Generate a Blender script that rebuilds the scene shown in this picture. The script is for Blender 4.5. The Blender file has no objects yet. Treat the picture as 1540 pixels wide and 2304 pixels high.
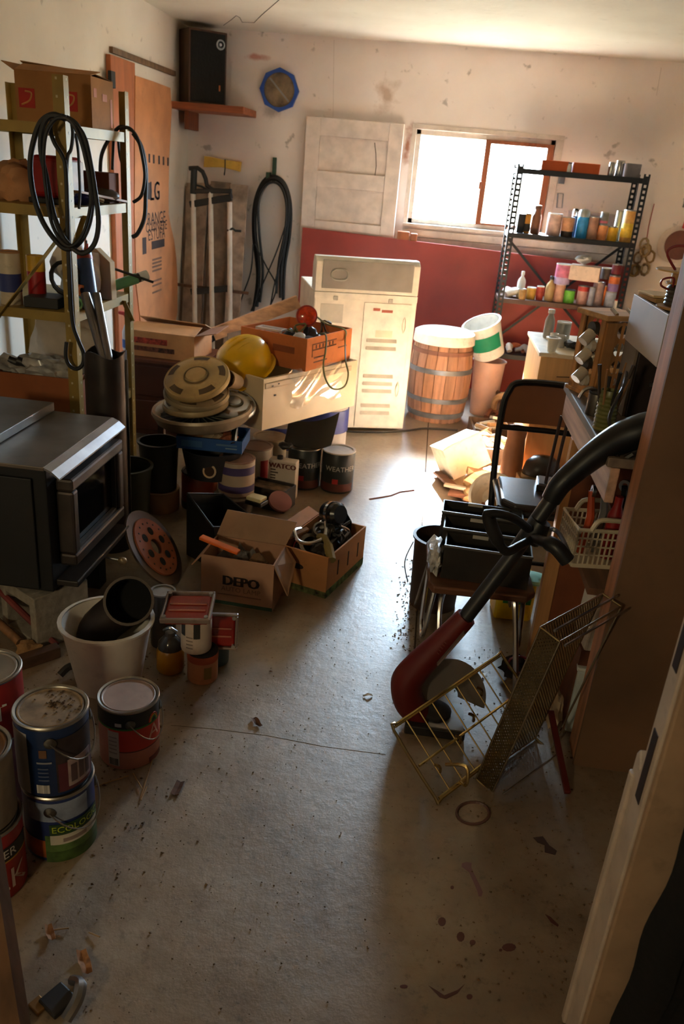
import bpy, bmesh, math, random
from math import sin, cos, pi, radians as rad
from mathutils import Vector, Matrix, Euler

# ---------------------------------------------------------------- camera, light, exposure
SC = bpy.context.scene
COL = SC.collection
F_PX, YAW, PITCH, ROLL, CAM_H = 1812.0, rad(4.72), rad(23.1), rad(4.9), 1.46
_f = Vector((-sin(YAW) * cos(PITCH), cos(YAW) * cos(PITCH), -sin(PITCH)))
_r0 = Vector((cos(YAW), sin(YAW), 0)); _u0 = _r0.cross(_f)
_r = cos(ROLL) * _r0 + sin(ROLL) * _u0; _u = -sin(ROLL) * _r0 + cos(ROLL) * _u0
CAM_O = Vector((0, 0, CAM_H))
cd = bpy.data.cameras.new('camera'); cam = bpy.data.objects.new('camera', cd); COL.objects.link(cam)
cam.matrix_world = Matrix(((_r.x, _u.x, -_f.x, 0), (_r.y, _u.y, -_f.y, 0), (_r.z, _u.z, -_f.z, CAM_H), (0, 0, 0, 1)))
cd.sensor_fit = 'VERTICAL'; cd.sensor_height = 23.5; cd.sensor_width = 15.7
cd.lens = F_PX / 2304 * 23.5; cd.clip_start = 0.05
cd.dof.use_dof = True; cd.dof.focus_distance = 2.1; cd.dof.aperture_fstop = 4.0
SC.camera = cam

W = bpy.data.worlds.new('world'); SC.world = W; W.use_nodes = True
wn = W.node_tree; bg = wn.nodes['Background']
# hazy bright sky above, sunlit grass and gravel below the horizon
_tc = wn.nodes.new('ShaderNodeTexCoord'); _sx = wn.nodes.new('ShaderNodeSeparateXYZ'); wn.links.new(_tc.outputs['Generated'], _sx.inputs[0])
_rp = wn.nodes.new('ShaderNodeValToRGB'); wn.links.new(_sx.outputs['Z'], _rp.inputs[0])
_rp.color_ramp.elements[0].position = 0.0; _rp.color_ramp.elements[0].color = (0.15, 0.16, 0.13, 1)
_rp.color_ramp.elements[1].position = 0.02; _rp.color_ramp.elements[1].color = (0.62, 0.81, 1.0, 1)
wn.links.new(_rp.outputs[0], bg.inputs['Color']); bg.inputs['Strength'].default_value = 84.0

sl = bpy.data.lights.new('sun', 'SUN'); sun = bpy.data.objects.new('sun', sl); COL.objects.link(sun)
sl.energy = 165.0; sl.color = (1.0, 0.93, 0.86); sl.angle = rad(0.6)
_sd = Vector((0.10, -1.0, -0.565)).normalized()
sun.rotation_euler = _sd.to_track_quat('-Z', 'Y').to_euler()

SC.view_settings.view_transform = 'Standard'; SC.view_settings.look = 'None'
SC.view_settings.exposure = 0.68; SC.view_settings.gamma = 1.0; SC.view_settings.use_curve_mapping = False
SC.cycles.max_bounces = 10; SC.cycles.diffuse_bounces = 6; SC.cycles.glossy_bounces = 4
SC.cycles.transparent_max_bounces = 16; SC.cycles.caustics_refractive = False; SC.cycles.caustics_reflective = False
SC.cycles.sample_clamp_indirect = 40.0

# ---------------------------------------------------------------- helpers
RND = random.Random(7)
def at(x, y, X=None, Y=None, Z=None):
    "where the sight line through a pixel meets a plane of the room"
    d = _f * F_PX + _r * (x - 770) - _u * (y - 1152)
    if X is not None: t = X / d.x
    elif Y is not None: t = Y / d.y
    else: t = (Z - CAM_H) / d.z
    return CAM_O + d * t

def lin(c):
    c = c / 255.0
    return c / 12.92 if c <= 0.04045 else ((c + 0.055) / 1.055) ** 2.4

_mats = {}
def C(r, g, b, rough=0.55, metal=0.0, var=0.12, scale=9.0, bump=0.0, dirt=0.0, coat=0.0, spec=0.5, stretch=None):
    key = (r, g, b, rough, metal, var, scale, bump, dirt, coat, spec, stretch)
    if key in _mats: return _mats[key]
    m = bpy.data.materials.new('mat_%d_%d_%d' % (r, g, b)); m.use_nodes = True
    nt = m.node_tree; N = nt.nodes; L = nt.links; p = N['Principled BSDF']
    base = (lin(r), lin(g), lin(b))
    p.inputs['Roughness'].default_value = rough; p.inputs['Metallic'].default_value = metal
    p.inputs['Specular IOR Level'].default_value = spec
    if coat: p.inputs['Coat Weight'].default_value = coat; p.inputs['Coat Roughness'].default_value = 0.15
    if var or dirt or bump:
        tc = N.new('ShaderNodeTexCoord'); mp = N.new('ShaderNodeMapping'); L.new(tc.outputs['Object'], mp.inputs[0])
        if stretch: mp.inputs['Scale'].default_value = stretch
        no = N.new('ShaderNodeTexNoise'); no.inputs['Scale'].default_value = scale; no.inputs['Detail'].default_value = 5
        L.new(mp.outputs[0], no.inputs['Vector'])
        rp = N.new('ShaderNodeValToRGB'); L.new(no.outputs['Fac'], rp.inputs[0])
        rp.color_ramp.elements[0].position = 0.3; rp.color_ramp.elements[1].position = 0.7
        rp.color_ramp.elements[0].color = (*[max(0, c * (1 - 2 * var)) for c in base], 1)
        rp.color_ramp.elements[1].color = (*[min(1, c * (1 + var)) for c in base], 1)
        out = rp.outputs[0]
        if dirt:
            n2 = N.new('ShaderNodeTexNoise'); n2.inputs['Scale'].default_value = scale * 1.7; n2.inputs['Detail'].default_value = 8
            n2.inputs['Roughness'].default_value = 0.7; L.new(tc.outputs['Object'], n2.inputs['Vector'])
            r2 = N.new('ShaderNodeValToRGB'); L.new(n2.outputs['Fac'], r2.inputs[0])
            r2.color_ramp.elements[0].position = 0.55; r2.color_ramp.elements[1].position = 0.72
            r2.color_ramp.elements[1].color = (dirt, dirt, dirt, 1)
            mx = N.new('ShaderNodeMix'); mx.data_type = 'RGBA'
            L.new(r2.outputs[0], mx.inputs['Factor']); L.new(out, mx.inputs['A']); mx.inputs['B'].default_value = (0.09, 0.06, 0.035, 1)
            out = mx.outputs['Result']
        L.new(out, p.inputs['Base Color'])
        if bump:
            bp = N.new('ShaderNodeBump'); bp.inputs['Strength'].default_value = bump; bp.inputs['Distance'].default_value = 0.01
            L.new(no.outputs['Fac'], bp.inputs['Height']); L.new(bp.outputs[0], p.inputs['Normal'])
    else:
        p.inputs['Base Color'].default_value = (*base, 1)
    _mats[key] = m
    return m

def wood(r, g, b, rough=0.6, axis='z', dirt=0.2, var=0.2):
    st = {'x': (0.6, 9, 9), 'y': (9, 0.6, 9), 'z': (9, 9, 0.6)}[axis]
    return C(r, g, b, rough, var=var, scale=4, bump=0.15, dirt=dirt, stretch=st)
def paint(r, g, b, rough=0.45, dirt=0.35): return C(r, g, b, rough, var=0.08, scale=14, dirt=dirt)
def card(r=176, g=128, b=84): return C(r, g, b, 0.85, var=0.1, scale=6, dirt=0.25, bump=0.1)
def plastic(r, g, b, rough=0.4, dirt=0.2): return C(r, g, b, rough, var=0.06, scale=10, dirt=dirt)
def metal(r, g, b, rough=0.35, dirt=0.2): return C(r, g, b, rough, metal=1.0, var=0.1, scale=14, dirt=dirt)

def glass(name, tint=(1, 1, 1), gl=0.12, rough=0.05):
    if name in _mats: return _mats[name]
    m = bpy.data.materials.new(name); m.use_nodes = True; nt = m.node_tree; N = nt.nodes; L = nt.links
    N.remove(N['Principled BSDF']); o = N['Material Output']
    t = N.new('ShaderNodeBsdfTransparent'); t.inputs[0].default_value = (*tint, 1)
    g = N.new('ShaderNodeBsdfGlossy'); g.inputs['Roughness'].default_value = rough
    mx = N.new('ShaderNodeMixShader'); mx.inputs[0].default_value = gl
    L.new(t.outputs[0], mx.inputs[1]); L.new(g.outputs[0], mx.inputs[2]); L.new(mx.outputs[0], o.inputs[0])
    _mats[name] = m
    return m

class MB:
    def __init__(s, M=None): s.v = []; s.f = []; s.M = M or Matrix()
    def add(s, vs, fs):
        n = len(s.v); s.v += [tuple(s.M @ Vector(v)) for v in vs]; s.f += [tuple(i + n for i in f) for f in fs]; return s
    def box(s, c, d, rz=0, R=None):
        x, y, z = d[0] / 2, d[1] / 2, d[2] / 2
        R = R or Matrix.Rotation(rz, 3, 'Z'); c = Vector(c)
        return s.add([c + R @ Vector(p) for p in ((-x, -y, -z), (x, -y, -z), (x, y, -z), (-x, y, -z), (-x, -y, z), (x, -y, z), (x, y, z), (-x, y, z))],
              [(0, 3, 2, 1), (4, 5, 6, 7), (0, 1, 5, 4), (1, 2, 6, 5), (2, 3, 7, 6), (3, 0, 4, 7)])
    def bb(s, x0, x1, y0, y1, z0, z1): return s.box(((x0 + x1) / 2, (y0 + y1) / 2, (z0 + z1) / 2), (abs(x1 - x0), abs(y1 - y0), abs(z1 - z0)))
    def bar(s, a, b, w, t, up=(0, 0, 1)):
        a = Vector(a); b = Vector(b); d = (b - a); l = d.length; d.normalize(); up = Vector(up)
        sx = d.cross(up)
        if sx.length < 1e-4: sx = d.cross(Vector((1, 0, 0)))
        sx.normalize(); sz = sx.cross(d)
        return s.box((a + b) / 2, (w, l, t), R=Matrix((sx, d, sz)).transposed())
    def slab(s, p, t):
        "quad p0..p3 thickened by t along its normal"
        p = [Vector(q) for q in p]; n = (p[1] - p[0]).cross(p[3] - p[0]).normalized() * t
        return s.add(p + [q + n for q in p], [(3, 2, 1, 0), (4, 5, 6, 7), (0, 1, 5, 4), (1, 2, 6, 5), (2, 3, 7, 6), (3, 0, 4, 7)])
    def tube(s, pts, r, n=8, closed=False, cap=True):
        pts = [Vector(p) for p in pts]; k = len(pts); vs = []; fs = []; ref = None
        for i, p in enumerate(pts):
            if closed: t = pts[(i + 1) % k] - pts[i - 1]
            else: t = pts[min(i + 1, k - 1)] - pts[max(i - 1, 0)]
            t.normalize()
            if ref is None:
                ref = t.cross(Vector((0, 0, 1)))
                if ref.length < 0.05: ref = t.cross(Vector((1, 0, 0)))
            ref = (ref - t * ref.dot(t)); ref.normalize(); b = t.cross(ref)
            rr = r[i] if isinstance(r, (list, tuple)) else r
            vs += [p + ref * (rr * cos(2 * pi * j / n)) + b * (rr * sin(2 * pi * j / n)) for j in range(n)]
        for i in range(k if closed else k - 1):
            a = i * n; c = ((i + 1) % k) * n
            fs += [(a + j, a + (j + 1) % n, c + (j + 1) % n, c + j) for j in range(n)]
        if cap and not closed: fs += [tuple(range(n - 1, -1, -1)), tuple(range((k - 1) * n, k * n))]
        return s.add(vs, fs)
    def lathe(s, prof, n=28, c=(0, 0, 0), axis=None, a0=0, a1=2 * pi, capb=True, capt=True, sc=(1, 1)):
        R = Matrix.Identity(3) if axis is None else Vector((0, 0, 1)).rotation_difference(Vector(axis).normalized()).to_matrix()
        if prof[0] == prof[-1]: capb = capt = False
        c = Vector(c); full = abs(a1 - a0 - 2 * pi) < 1e-6; m = n if full else n + 1; vs = []; fs = []
        for r, z in prof:
            for j in range(m):
                a = a0 + (a1 - a0) * j / n
                vs.append(c + R @ Vector((r * cos(a) * sc[0], r * sin(a) * sc[1], z)))
        for i in range(len(prof) - 1):
            for j in range(n if full else n):
                k = (j + 1) % m
                fs.append((i * m + j, i * m + k, (i + 1) * m + k, (i + 1) * m + j))
        if full and capb and prof[0][0] > 1e-5: fs.append(tuple(range(m - 1, -1, -1)))
        if full and capt and prof[-1][0] > 1e-5: fs.append(tuple(range((len(prof) - 1) * m, len(prof) * m)))
        return s.add(vs, fs)
    def cyl(s, a, b, r, r2=None, n=16):
        a = Vector(a); b = Vector(b); return s.lathe([(r, 0), (r if r2 is None else r2, (b - a).length)], n, a, b - a)
    def prism(s, poly, t0, t1, plane='xy'):
        k = len(poly)
        mk = {'xy': lambda p, t: (p[0], p[1], t), 'xz': lambda p, t: (p[0], t, p[1]), 'yz': lambda p, t: (t, p[0], p[1])}[plane]
        fs = [tuple(range(k - 1, -1, -1)), tuple(range(k, 2 * k))] + [(i, (i + 1) % k, k + (i + 1) % k, k + i) for i in range(k)]
        return s.add([mk(p, t0) for p in poly] + [mk(p, t1) for p in poly], fs)
    def ring(s, cx, cy, r, x0, x1, y0, y1, t0, t1, plane='xz', n=16):
        "rectangular plate with a round hole"
        mk = {'xy': lambda a, b, t: (a, b, t), 'xz': lambda a, b, t: (a, t, b), 'yz': lambda a, b, t: (t, a, b)}[plane]
        ins = []; out = []
        for j in range(n):
            a = 2 * pi * (j + 0.5) / n; ins.append((cx + r * cos(a), cy + r * sin(a)))
            dx, dy = cos(a), sin(a)
            tx = ((x1 - cx) / dx if dx > 0 else (x0 - cx) / dx) if abs(dx) > 1e-6 else 9
            ty = ((y1 - cy) / dy if dy > 0 else (y0 - cy) / dy) if abs(dy) > 1e-6 else 9
            # snap the diagonal samples onto the corners
            t = min(tx, ty); out.append((cx + dx * t, cy + dy * t))
        for k, (X, Y) in enumerate(((x1, y1), (x0, y1), (x0, y0), (x1, y0))):
            i = min(range(n), key=lambda q: (out[q][0] - X) ** 2 + (out[q][1] - Y) ** 2); out[i] = (X, Y)
        vs = []
        for t in (t0, t1): vs += [mk(*p, t) for p in ins] + [mk(*p, t) for p in out]
        fs = []
        for j in range(n):
            k = (j + 1) % n
            fs += [(j, k, n + k, n + j), (2 * n + k, 2 * n + j, 3 * n + j, 3 * n + k), (k, j, 2 * n + j, 2 * n + k), (n + j, n + k, 3 * n + k, 3 * n + j)]
        return s.add(vs, fs)
    def blob(s, c, r, seed=0, amp=0.25, sub=2, R=None):
        bm = bmesh.new(); bmesh.ops.create_icosphere(bm, subdivisions=sub, radius=1); q = random.Random(seed)
        ph = [(q.uniform(2, 5), q.uniform(0, 6), Vector((q.uniform(-1, 1), q.uniform(-1, 1), q.uniform(-1, 1)))) for _ in range(5)]
        vs = []
        for v in bm.verts:
            k = 1 + amp * sum(sin(f * v.co.dot(d) * 2 + o) for f, o, d in ph) / 3
            p = Vector((v.co.x * k * r[0], v.co.y * k * r[1], v.co.z * k * r[2]))
            vs.append(Vector(c) + (R @ p if R else p))
        fs = [tuple(v.index for v in f.verts) for f in bm.faces]; bm.free()
        return s.add(vs, fs)
    def grid(s, fn, nu, nv, t=0.0):
        vs = [fn(i / nu, j / nv) for j in range(nv + 1) for i in range(nu + 1)]
        q = nu + 1; fs = [(j * q + i, j * q + i + 1, (j + 1) * q + i + 1, (j + 1) * q + i) for j in range(nv) for i in range(nu)]
        if t:
            k = len(vs); nrm = (Vector(vs[1]) - Vector(vs[0])).cross(Vector(vs[q]) - Vector(vs[0])).normalized() * t
            vs = [Vector(v) for v in vs] + [Vector(v) - nrm for v in vs]
            fs = fs + [tuple(k + i for i in reversed(f)) for f in fs]
            b = [i for i in range(q)] + [j * q + nu for j in range(1, nv + 1)] + [nv * q + i for i in range(nu - 1, -1, -1)] + [j * q for j in range(nv - 1, 0, -1)]
            fs += [(b[(i + 1) % len(b)], b[i], k + b[i], k + b[(i + 1) % len(b)]) for i in range(len(b))]
        return s.add(vs, fs)
    def mesh(s, name):
        me = bpy.data.meshes.new(name); me.from_pydata(s.v, [], s.f); me.update(); return me
    def build(s, name, mat, parent=None, smooth=False, bev=0, kind=None, label=None, seg=2):
        me = s.mesh(name); me.materials.append(mat)
        if smooth: me.shade_smooth(); me.set_sharp_from_angle(angle=rad(38))
        o = bpy.data.objects.new(name, me); COL.objects.link(o)
        if parent: o.parent = parent
        if bev:
            b = o.modifiers.new('bevel', 'BEVEL'); b.width = bev; b.segments = seg; b.limit_method = 'ANGLE'; b.angle_limit = rad(40)
        if kind: o['kind'] = kind
        if label: o['label'] = label
        return o

def thing(name, label, cat, loc=(0, 0, 0), rz=0, group=None, R=None):
    o = bpy.data.objects.new(name, None); COL.objects.link(o); o.empty_display_size = 0.05
    o.location = loc
    o.rotation_euler = R.to_euler() if R else (0, 0, rz)
    o['label'] = label; o['category'] = cat
    if group: o['group'] = group
    return o
def tag(o, label, cat, group=None, kind=None):
    o['label'] = label; o['category'] = cat
    if group: o['group'] = group
    if kind: o['kind'] = kind
    return o
def struct(name, label, cat): 
    o = bpy.data.objects.new(name, None); COL.objects.link(o); tag(o, label, cat, kind='structure'); return o

_txt = {}
def text_geo(s, size):
    "outline letters as triangles in the xy plane, centred"
    if s not in _txt:
        cu = bpy.data.curves.new('t', 'FONT'); cu.body = s; cu.align_x = 'CENTER'; cu.align_y = 'CENTER'; cu.resolution_u = 2
        ob = bpy.data.objects.new('t', cu); COL.objects.link(ob)
        dg = bpy.context.evaluated_depsgraph_get(); me = ob.evaluated_get(dg).to_mesh()
        _txt[s] = ([tuple(v.co) for v in me.vertices], [tuple(p.vertices) for p in me.polygons])
        bpy.data.objects.remove(ob); bpy.data.curves.remove(cu)
    v, f = _txt[s]
    return [(x * size, y * size, 0) for x, y, z in v], f
def text_flat(s, size, M, mat, parent, name='lettering', bold=0):
    v, f = text_geo(s, size); m = MB(M); m.add(v, f)
    if bold:
        for dx in (-bold, bold): m.add([(x + dx, y, 0.0001) for x, y, z in v], f)
    return m.build(name, mat, parent)
def text_round(s, size, r, ang, z, mat, parent, name='lettering', sx=1.0):
    v, f = text_geo(s, size); m = MB()
    m.add([((r) * cos(ang + x * sx / r), r * sin(ang + x * sx / r), z + y) for x, y, q in v], f)
    return m.build(name, mat, parent)
def patch(r, a0, a1, z0, z1, n=14, t=0.0006):
    return MB().lathe([(r, z0), (r + t, z0), (r + t, z1), (r, z1)], n, a0=a0, a1=a1)
def frame(o, x, y=None):
    "matrix at o with local x along x and z up-ish"
    o = Vector(o); x = Vector(x).normalized()
    y = Vector(y) if y is not None else Vector((0, 0, 1)); y = (y - x * y.dot(x)).normalized(); z = x.cross(y)
    return Matrix(((x.x, y.x, z.x, o.x), (x.y, y.y, z.y, o.y), (x.z, y.z, z.z, o.z), (0, 0, 0, 1)))

def lerp_r(a, n):
    out = []
    for i in range(n):
        f = i / (n - 1) * (len(a) - 1); k = min(int(f), len(a) - 2); out.append(a[k] + (a[k + 1] - a[k]) * (f - k))
    return out
BLACK = plastic(26, 26, 28, 0.4); STEEL = metal(150, 150, 152); CHROME = metal(205, 205, 208, 0.18, 0.1)
DARK = C(34, 30, 28, 0.6); RUST = C(120, 62, 38, 0.8, var=0.3, scale=18, bump=0.2)
WHITEP = plastic(226, 222, 214, 0.45)
# ---------------------------------------------------------------- the room
XL, XR, YB, YF, ZC = -1.85, 2.3, 6.2, -1.6, 2.26
WX0, WX1, WZ0, WZ1 = -0.22, 0.74, 1.13, 1.745

def wall_mat(name, base, stains, spots=0.5):
    m = bpy.data.materials.new(name); m.use_nodes = True; nt = m.node_tree; N = nt.nodes; L = nt.links; p = N['Principled BSDF']
    p.inputs['Roughness'].default_value = 0.75
    g = N.new('ShaderNodeNewGeometry')
    n1 = N.new('ShaderNodeTexNoise'); n1.inputs['Scale'].default_value = 1.6; n1.inputs['Detail'].default_value = 6; L.new(g.outputs['Position'], n1.inputs['Vector'])
    r1 = N.new('ShaderNodeValToRGB'); L.new(n1.outputs['Fac'], r1.inputs[0])
    b = [lin(c) for c in base]
    r1.color_ramp.elements[0].position = 0.3; r1.color_ramp.elements[0].color = (b[0] * .86, b[1] * .83, b[2] * .80, 1)
    r1.color_ramp.elements[1].position = 0.65; r1.color_ramp.elements[1].color = (*b, 1)
    out = r1.outputs[0]
    n2 = N.new('ShaderNodeTexNoise'); n2.inputs['Scale'].default_value = 13; n2.inputs['Detail'].default_value = 4; L.new(g.outputs['Position'], n2.inputs['Vector'])
    r2 = N.new('ShaderNodeValToRGB'); L.new(n2.outputs['Fac'], r2.inputs[0])
    r2.color_ramp.elements[0].position = 0.66; r2.color_ramp.elements[1].position = 0.74; r2.color_ramp.elements[1].color = (spots,) * 3 + (1,)
    mx = N.new('ShaderNodeMix'); mx.data_type = 'RGBA'; L.new(r2.outputs[0], mx.inputs['Factor']); L.new(out, mx.inputs['A']); mx.inputs['B'].default_value = (0.13, 0.09, 0.06, 1)
    out = mx.outputs['Result']
    for (c, s, col, amt) in stains:
        sb = N.new('ShaderNodeVectorMath'); sb.operation = 'SUBTRACT'; L.new(g.outputs['Position'], sb.inputs[0]); sb.inputs[1].default_value = c
        dv = N.new('ShaderNodeVectorMath'); dv.operation = 'DIVIDE'; L.new(sb.outputs[0], dv.inputs[0]); dv.inputs[1].default_value = s
        ln = N.new('ShaderNodeVectorMath'); ln.operation = 'LENGTH'; L.new(dv.outputs[0], ln.inputs[0])
        nn = N.new('ShaderNodeTexNoise'); nn.inputs['Scale'].default_value = 14; nn.inputs['Detail'].default_value = 6; L.new(g.outputs['Position'], nn.inputs['Vector'])
        ad = N.new('ShaderNodeMath'); ad.operation = 'MULTIPLY_ADD'; L.new(nn.outputs['Fac'], ad.inputs[0]); ad.inputs[1].default_value = 2.2; L.new(ln.outputs['Value'], ad.inputs[2])
        rr = N.new('ShaderNodeValToRGB'); sc_ = N.new('ShaderNodeMath'); sc_.operation = 'MULTIPLY'; sc_.inputs[1].default_value = 0.4; L.new(ad.outputs[0], sc_.inputs[0]); L.new(sc_.outputs[0], rr.inputs[0])
        rr.color_ramp.elements[0].position = 0.48; rr.color_ramp.elements[0].color = (amt,) * 3 + (1,)
        rr.color_ramp.elements[1].position = 0.82; rr.color_ramp.elements[1].color = (0, 0, 0, 1)
        m2 = N.new('ShaderNodeMix'); m2.data_type = 'RGBA'; L.new(rr.outputs[0], m2.inputs['Factor']); L.new(out, m2.inputs['A'])
        m2.inputs['B'].default_value = (*[lin(q) for q in col], 1); out = m2.outputs['Result']
    L.new(out, p.inputs['Base Color'])
    bp = N.new('ShaderNodeBump'); bp.inputs['Strength'].default_value = 0.12; bp.inputs['Distance'].default_value = 0.02
    L.new(n2.outputs['Fac'], bp.inputs['Height']); L.new(bp.outputs[0], p.inputs['Normal'])
    return m

def floor_mat():
    m = bpy.data.materials.new('concrete'); m.use_nodes = True; nt = m.node_tree; N = nt.nodes; L = nt.links; p = N['Principled BSDF']
    g = N.new('ShaderNodeNewGeometry')
    def noise(s, d=6, ro=0.6):
        n = N.new('ShaderNodeTexNoise'); n.inputs['Scale'].default_value = s; n.inputs['Detail'].default_value = d; n.inputs['Roughness'].default_value = ro
        L.new(g.outputs['Position'], n.inputs['Vector']); return n.outputs['Fac']
    a = noise(2.2, 8, 0.65)
    r1 = N.new('ShaderNodeValToRGB'); L.new(a, r1.inputs[0]); e = r1.color_ramp.elements
    e[0].position = 0.3; e[0].color = (lin(104), lin(86), lin(66), 1); e[1].position = 0.7; e[1].color = (lin(164), lin(149), lin(130), 1)
    k = e.new(0.5); k.color = (lin(138), lin(119), lin(97), 1)
    b = noise(38, 6, 0.75)
    r2 = N.new('ShaderNodeValToRGB'); L.new(b, r2.inputs[0]); r2.color_ramp.elements[0].position = 0.54; r2.color_ramp.elements[1].position = 0.70
    r2.color_ramp.elements[1].color = (0.7, 0.7, 0.7, 1)
    mx = N.new('ShaderNodeMix'); mx.data_type = 'RGBA'; L.new(r2.outputs[0], mx.inputs['Factor']); L.new(r1.outputs[0], mx.inputs['A']); mx.inputs['B'].default_value = (0.06, 0.042, 0.028, 1)
    d = noise(5.5, 7, 0.7)
    r4 = N.new('ShaderNodeValToRGB'); L.new(d, r4.inputs[0]); r4.color_ramp.elements[0].position = 0.52; r4.color_ramp.elements[1].position = 0.74; r4.color_ramp.elements[1].color = (0.6, 0.6, 0.6, 1)
    mx2 = N.new('ShaderNodeMix'); mx2.data_type = 'RGBA'; L.new(r4.outputs[0], mx2.inputs['Factor']); L.new(mx.outputs['Result'], mx2.inputs['A']); mx2.inputs['B'].default_value = (lin(92), lin(66), lin(42), 1)
    L.new(mx2.outputs['Result'], p.inputs['Base Color'])
    r3 = N.new('ShaderNodeMapRange'); L.new(a, r3.inputs[0]); r3.inputs[1].default_value = 0.3; r3.inputs[2].default_value = 0.7; r3.inputs[3].default_value = 0.30; r3.inputs[4].default_value = 0.52
    L.new(r3.outputs[0], p.inputs['Roughness']); p.inputs['Specular IOR Level'].default_value = 0.85; p.inputs['Coat Weight'].default_value = 0.6; p.inputs['Coat Roughness'].default_value = 0.42
    c = noise(26, 6, 0.7); ad = N.new('ShaderNodeMath'); ad.operation = 'ADD'; L.new(c, ad.inputs[0]); L.new(a, ad.inputs[1])
    bp = N.new('ShaderNodeBump'); bp.inputs['Strength'].default_value = 0.22; bp.inputs['Distance'].default_value = 0.012
    L.new(ad.outputs[0], bp.inputs['Height']); L.new(bp.outputs[0], p.inputs['Normal'])
    return m

WALLC = (236, 225, 219)
st = at(872, 215, Y=YB); st2 = at(917, 330, Y=YB); st3 = at(610, 255, Y=YB); st4 = at(575, 128, Y=YB)
wb = wall_mat('plaster_back', WALLC, [((st.x, st.y, st.z), (.09, 1, .14), (150, 108, 66), .6), ((st2.x, st2.y, st2.z), (.035, 1, .16), (150, 86, 50), .9),
     ((st3.x, st3.y, st3.z), (.10, 1, .06), (120, 104, 88), .5), ((st4.x, st4.y, st4.z), (.1, 1, .022), (190, 120, 100), .8)])
m = MB(); T = 0.14
m.bb(XL - T, WX0, YB, YB + T, 0, ZC); m.bb(WX1, XR + T, YB, YB + T, 0, ZC); m.bb(WX0, WX1, YB, YB + T, 0, WZ0); m.bb(WX0, WX1, YB, YB + T, WZ1, ZC)
o = m.build('wall_back', wb); tag(o, 'off-white stained plaster wall with the window in it', 'wall', kind='structure')
wall_back = o
wl = wall_mat('plaster_side', (238, 231, 218), [], 0.3)
o = MB().bb(XL - T, XL, YF - T, YB, 0, ZC).build('wall_left', wl); tag(o, 'pale plaster wall behind the olive shelving', 'wall', kind='structure')
o = MB().bb(XR, XR + T, YF - T, YB, 0, ZC).build('wall_right', wl); tag(o, 'pale plaster wall beyond the workbench', 'wall', kind='structure')
m = MB(); OX0, OX1, OZ0, OZ1 = -1.46, -1.1, 1.55, 1.9     # unseen opening, added behind the photographer as a fill light
m.bb(XL, OX0, YF - T, YF, 0, ZC); m.bb(OX1, XR, YF - T, YF, 0, ZC); m.bb(OX0, OX1, YF - T, YF, OZ1, ZC); m.bb(OX0, OX1, YF - T, YF, 0, OZ0)
o = m.build('wall_front', wall_mat('plaster_front', (206, 176, 140), [], 0.3)); tag(o, 'tan wall behind the camera with an added amber fill opening', 'wall', kind='structure')
w2 = struct('fill_opening', 'unseen amber pane added behind the camera for warm fill', 'window'); MB().bb(OX0, OX1, YF - .08, YF - .075, OZ0, OZ1).build('pane', glass('amber_fill_glass', (1.0, .80, .56), .06), w2)  # made-up pane, tinted amber to warm the fill on camera-facing sides
o = MB().bb(XL - T, XR + T, YF - T, YB + T, ZC, ZC + .12).build('ceiling', wall_mat('plaster_ceiling', (228, 222, 208), [], 0.12)); ceiling = tag(o, 'off-white ceiling with a thin wandering crack', 'ceiling', kind='structure')
o = MB().bb(XL - T, XR + T, YF - T, YB + T, -.12, 0).build('floor', floor_mat()); floor = tag(o, 'worn brown-grey concrete floor with dust and paint drips', 'floor', kind='structure')

# ceiling crack, wall seams
crack = C(70, 55, 42, 0.9)
pts = [at(x, y, Z=ZC - .0006) for x, y in ((503, 57), (520, 45), (532, 35), (540, 40), (545, 50), (572, 51), (590, 33), (612, 14), (628, 0), (640, -12))]
MB().tube(pts, 0.002, 5).build('crack', crack, ceiling)
for x0, y0, x1, y1 in ((1489, 152, 1478, 215), (752, 90, 750, 262), (250, 122, 386, 173)):
    if x0 == 250: continue
    MB().tube([at(x0, y0, Y=YB - .0005), at(x1, y1, Y=YB - .0005)], 0.0007, 4).build('seam', C(150, 130, 116, .9), wall_back)

# window
win = struct('window_1', 'bright sliding window with a white fixed pane and a brown wooden sash', 'window')
wf = paint(205, 192, 178, 0.5); sash = wood(150, 84, 50)
m = MB(); fw = 0.035
m.bb(WX0, WX0 + fw, YB + .01, YB + .09, WZ0, WZ1); m.bb(WX0, WX1, YB + .01, YB + .09, WZ1 - fw, WZ1); m.bb(WX0, WX1, YB + .01, YB + .09, WZ0, WZ0 + fw); m.bb(WX1 - fw, WX1, YB + .01, YB + .09, WZ0, WZ1)
m.build('window_frame', wf, win, bev=.004)
XM = 0.265
m = MB(); m.bb(XM, XM + .04, YB - .005, YB + .035, WZ0 + .03, WZ1 - .03); m.build('sash_stile', sash, win, bev=.003)
MB().bb(WX1 - .05, WX1 - .005, YB - .005, YB + .035, WZ0 + .03, WZ1 - .03).build('sash_stile', sash, win, bev=.003)
MB().bb(XM + .04, WX1 - .05, YB - .005, YB + .035, WZ1 - .055, WZ1 - .03).build('sash_rail', sash, win, bev=.003)
MB().bb(XM + .04, WX1 - .05, YB - .005, YB + .035, WZ0 + .03, WZ0 + .045).build('sash_rail', sash, win, bev=.003)
MB().box((XM + .0, YB - .012, 1.42), (.02, .02, .05)).build('latch', sash, win, bev=.003)
gl = glass('window_glass', (.97, .98, .98), .06)
MB().bb(WX0 + fw, XM + .02, YB + .05, YB + .054, WZ0 + fw, WZ1 - fw).build('pane', gl, win)
MB().bb(XM + .04, WX1 - .05, YB + .014, YB + .018, WZ0 + .045, WZ1 - .055).build('pane', gl, win)
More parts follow.
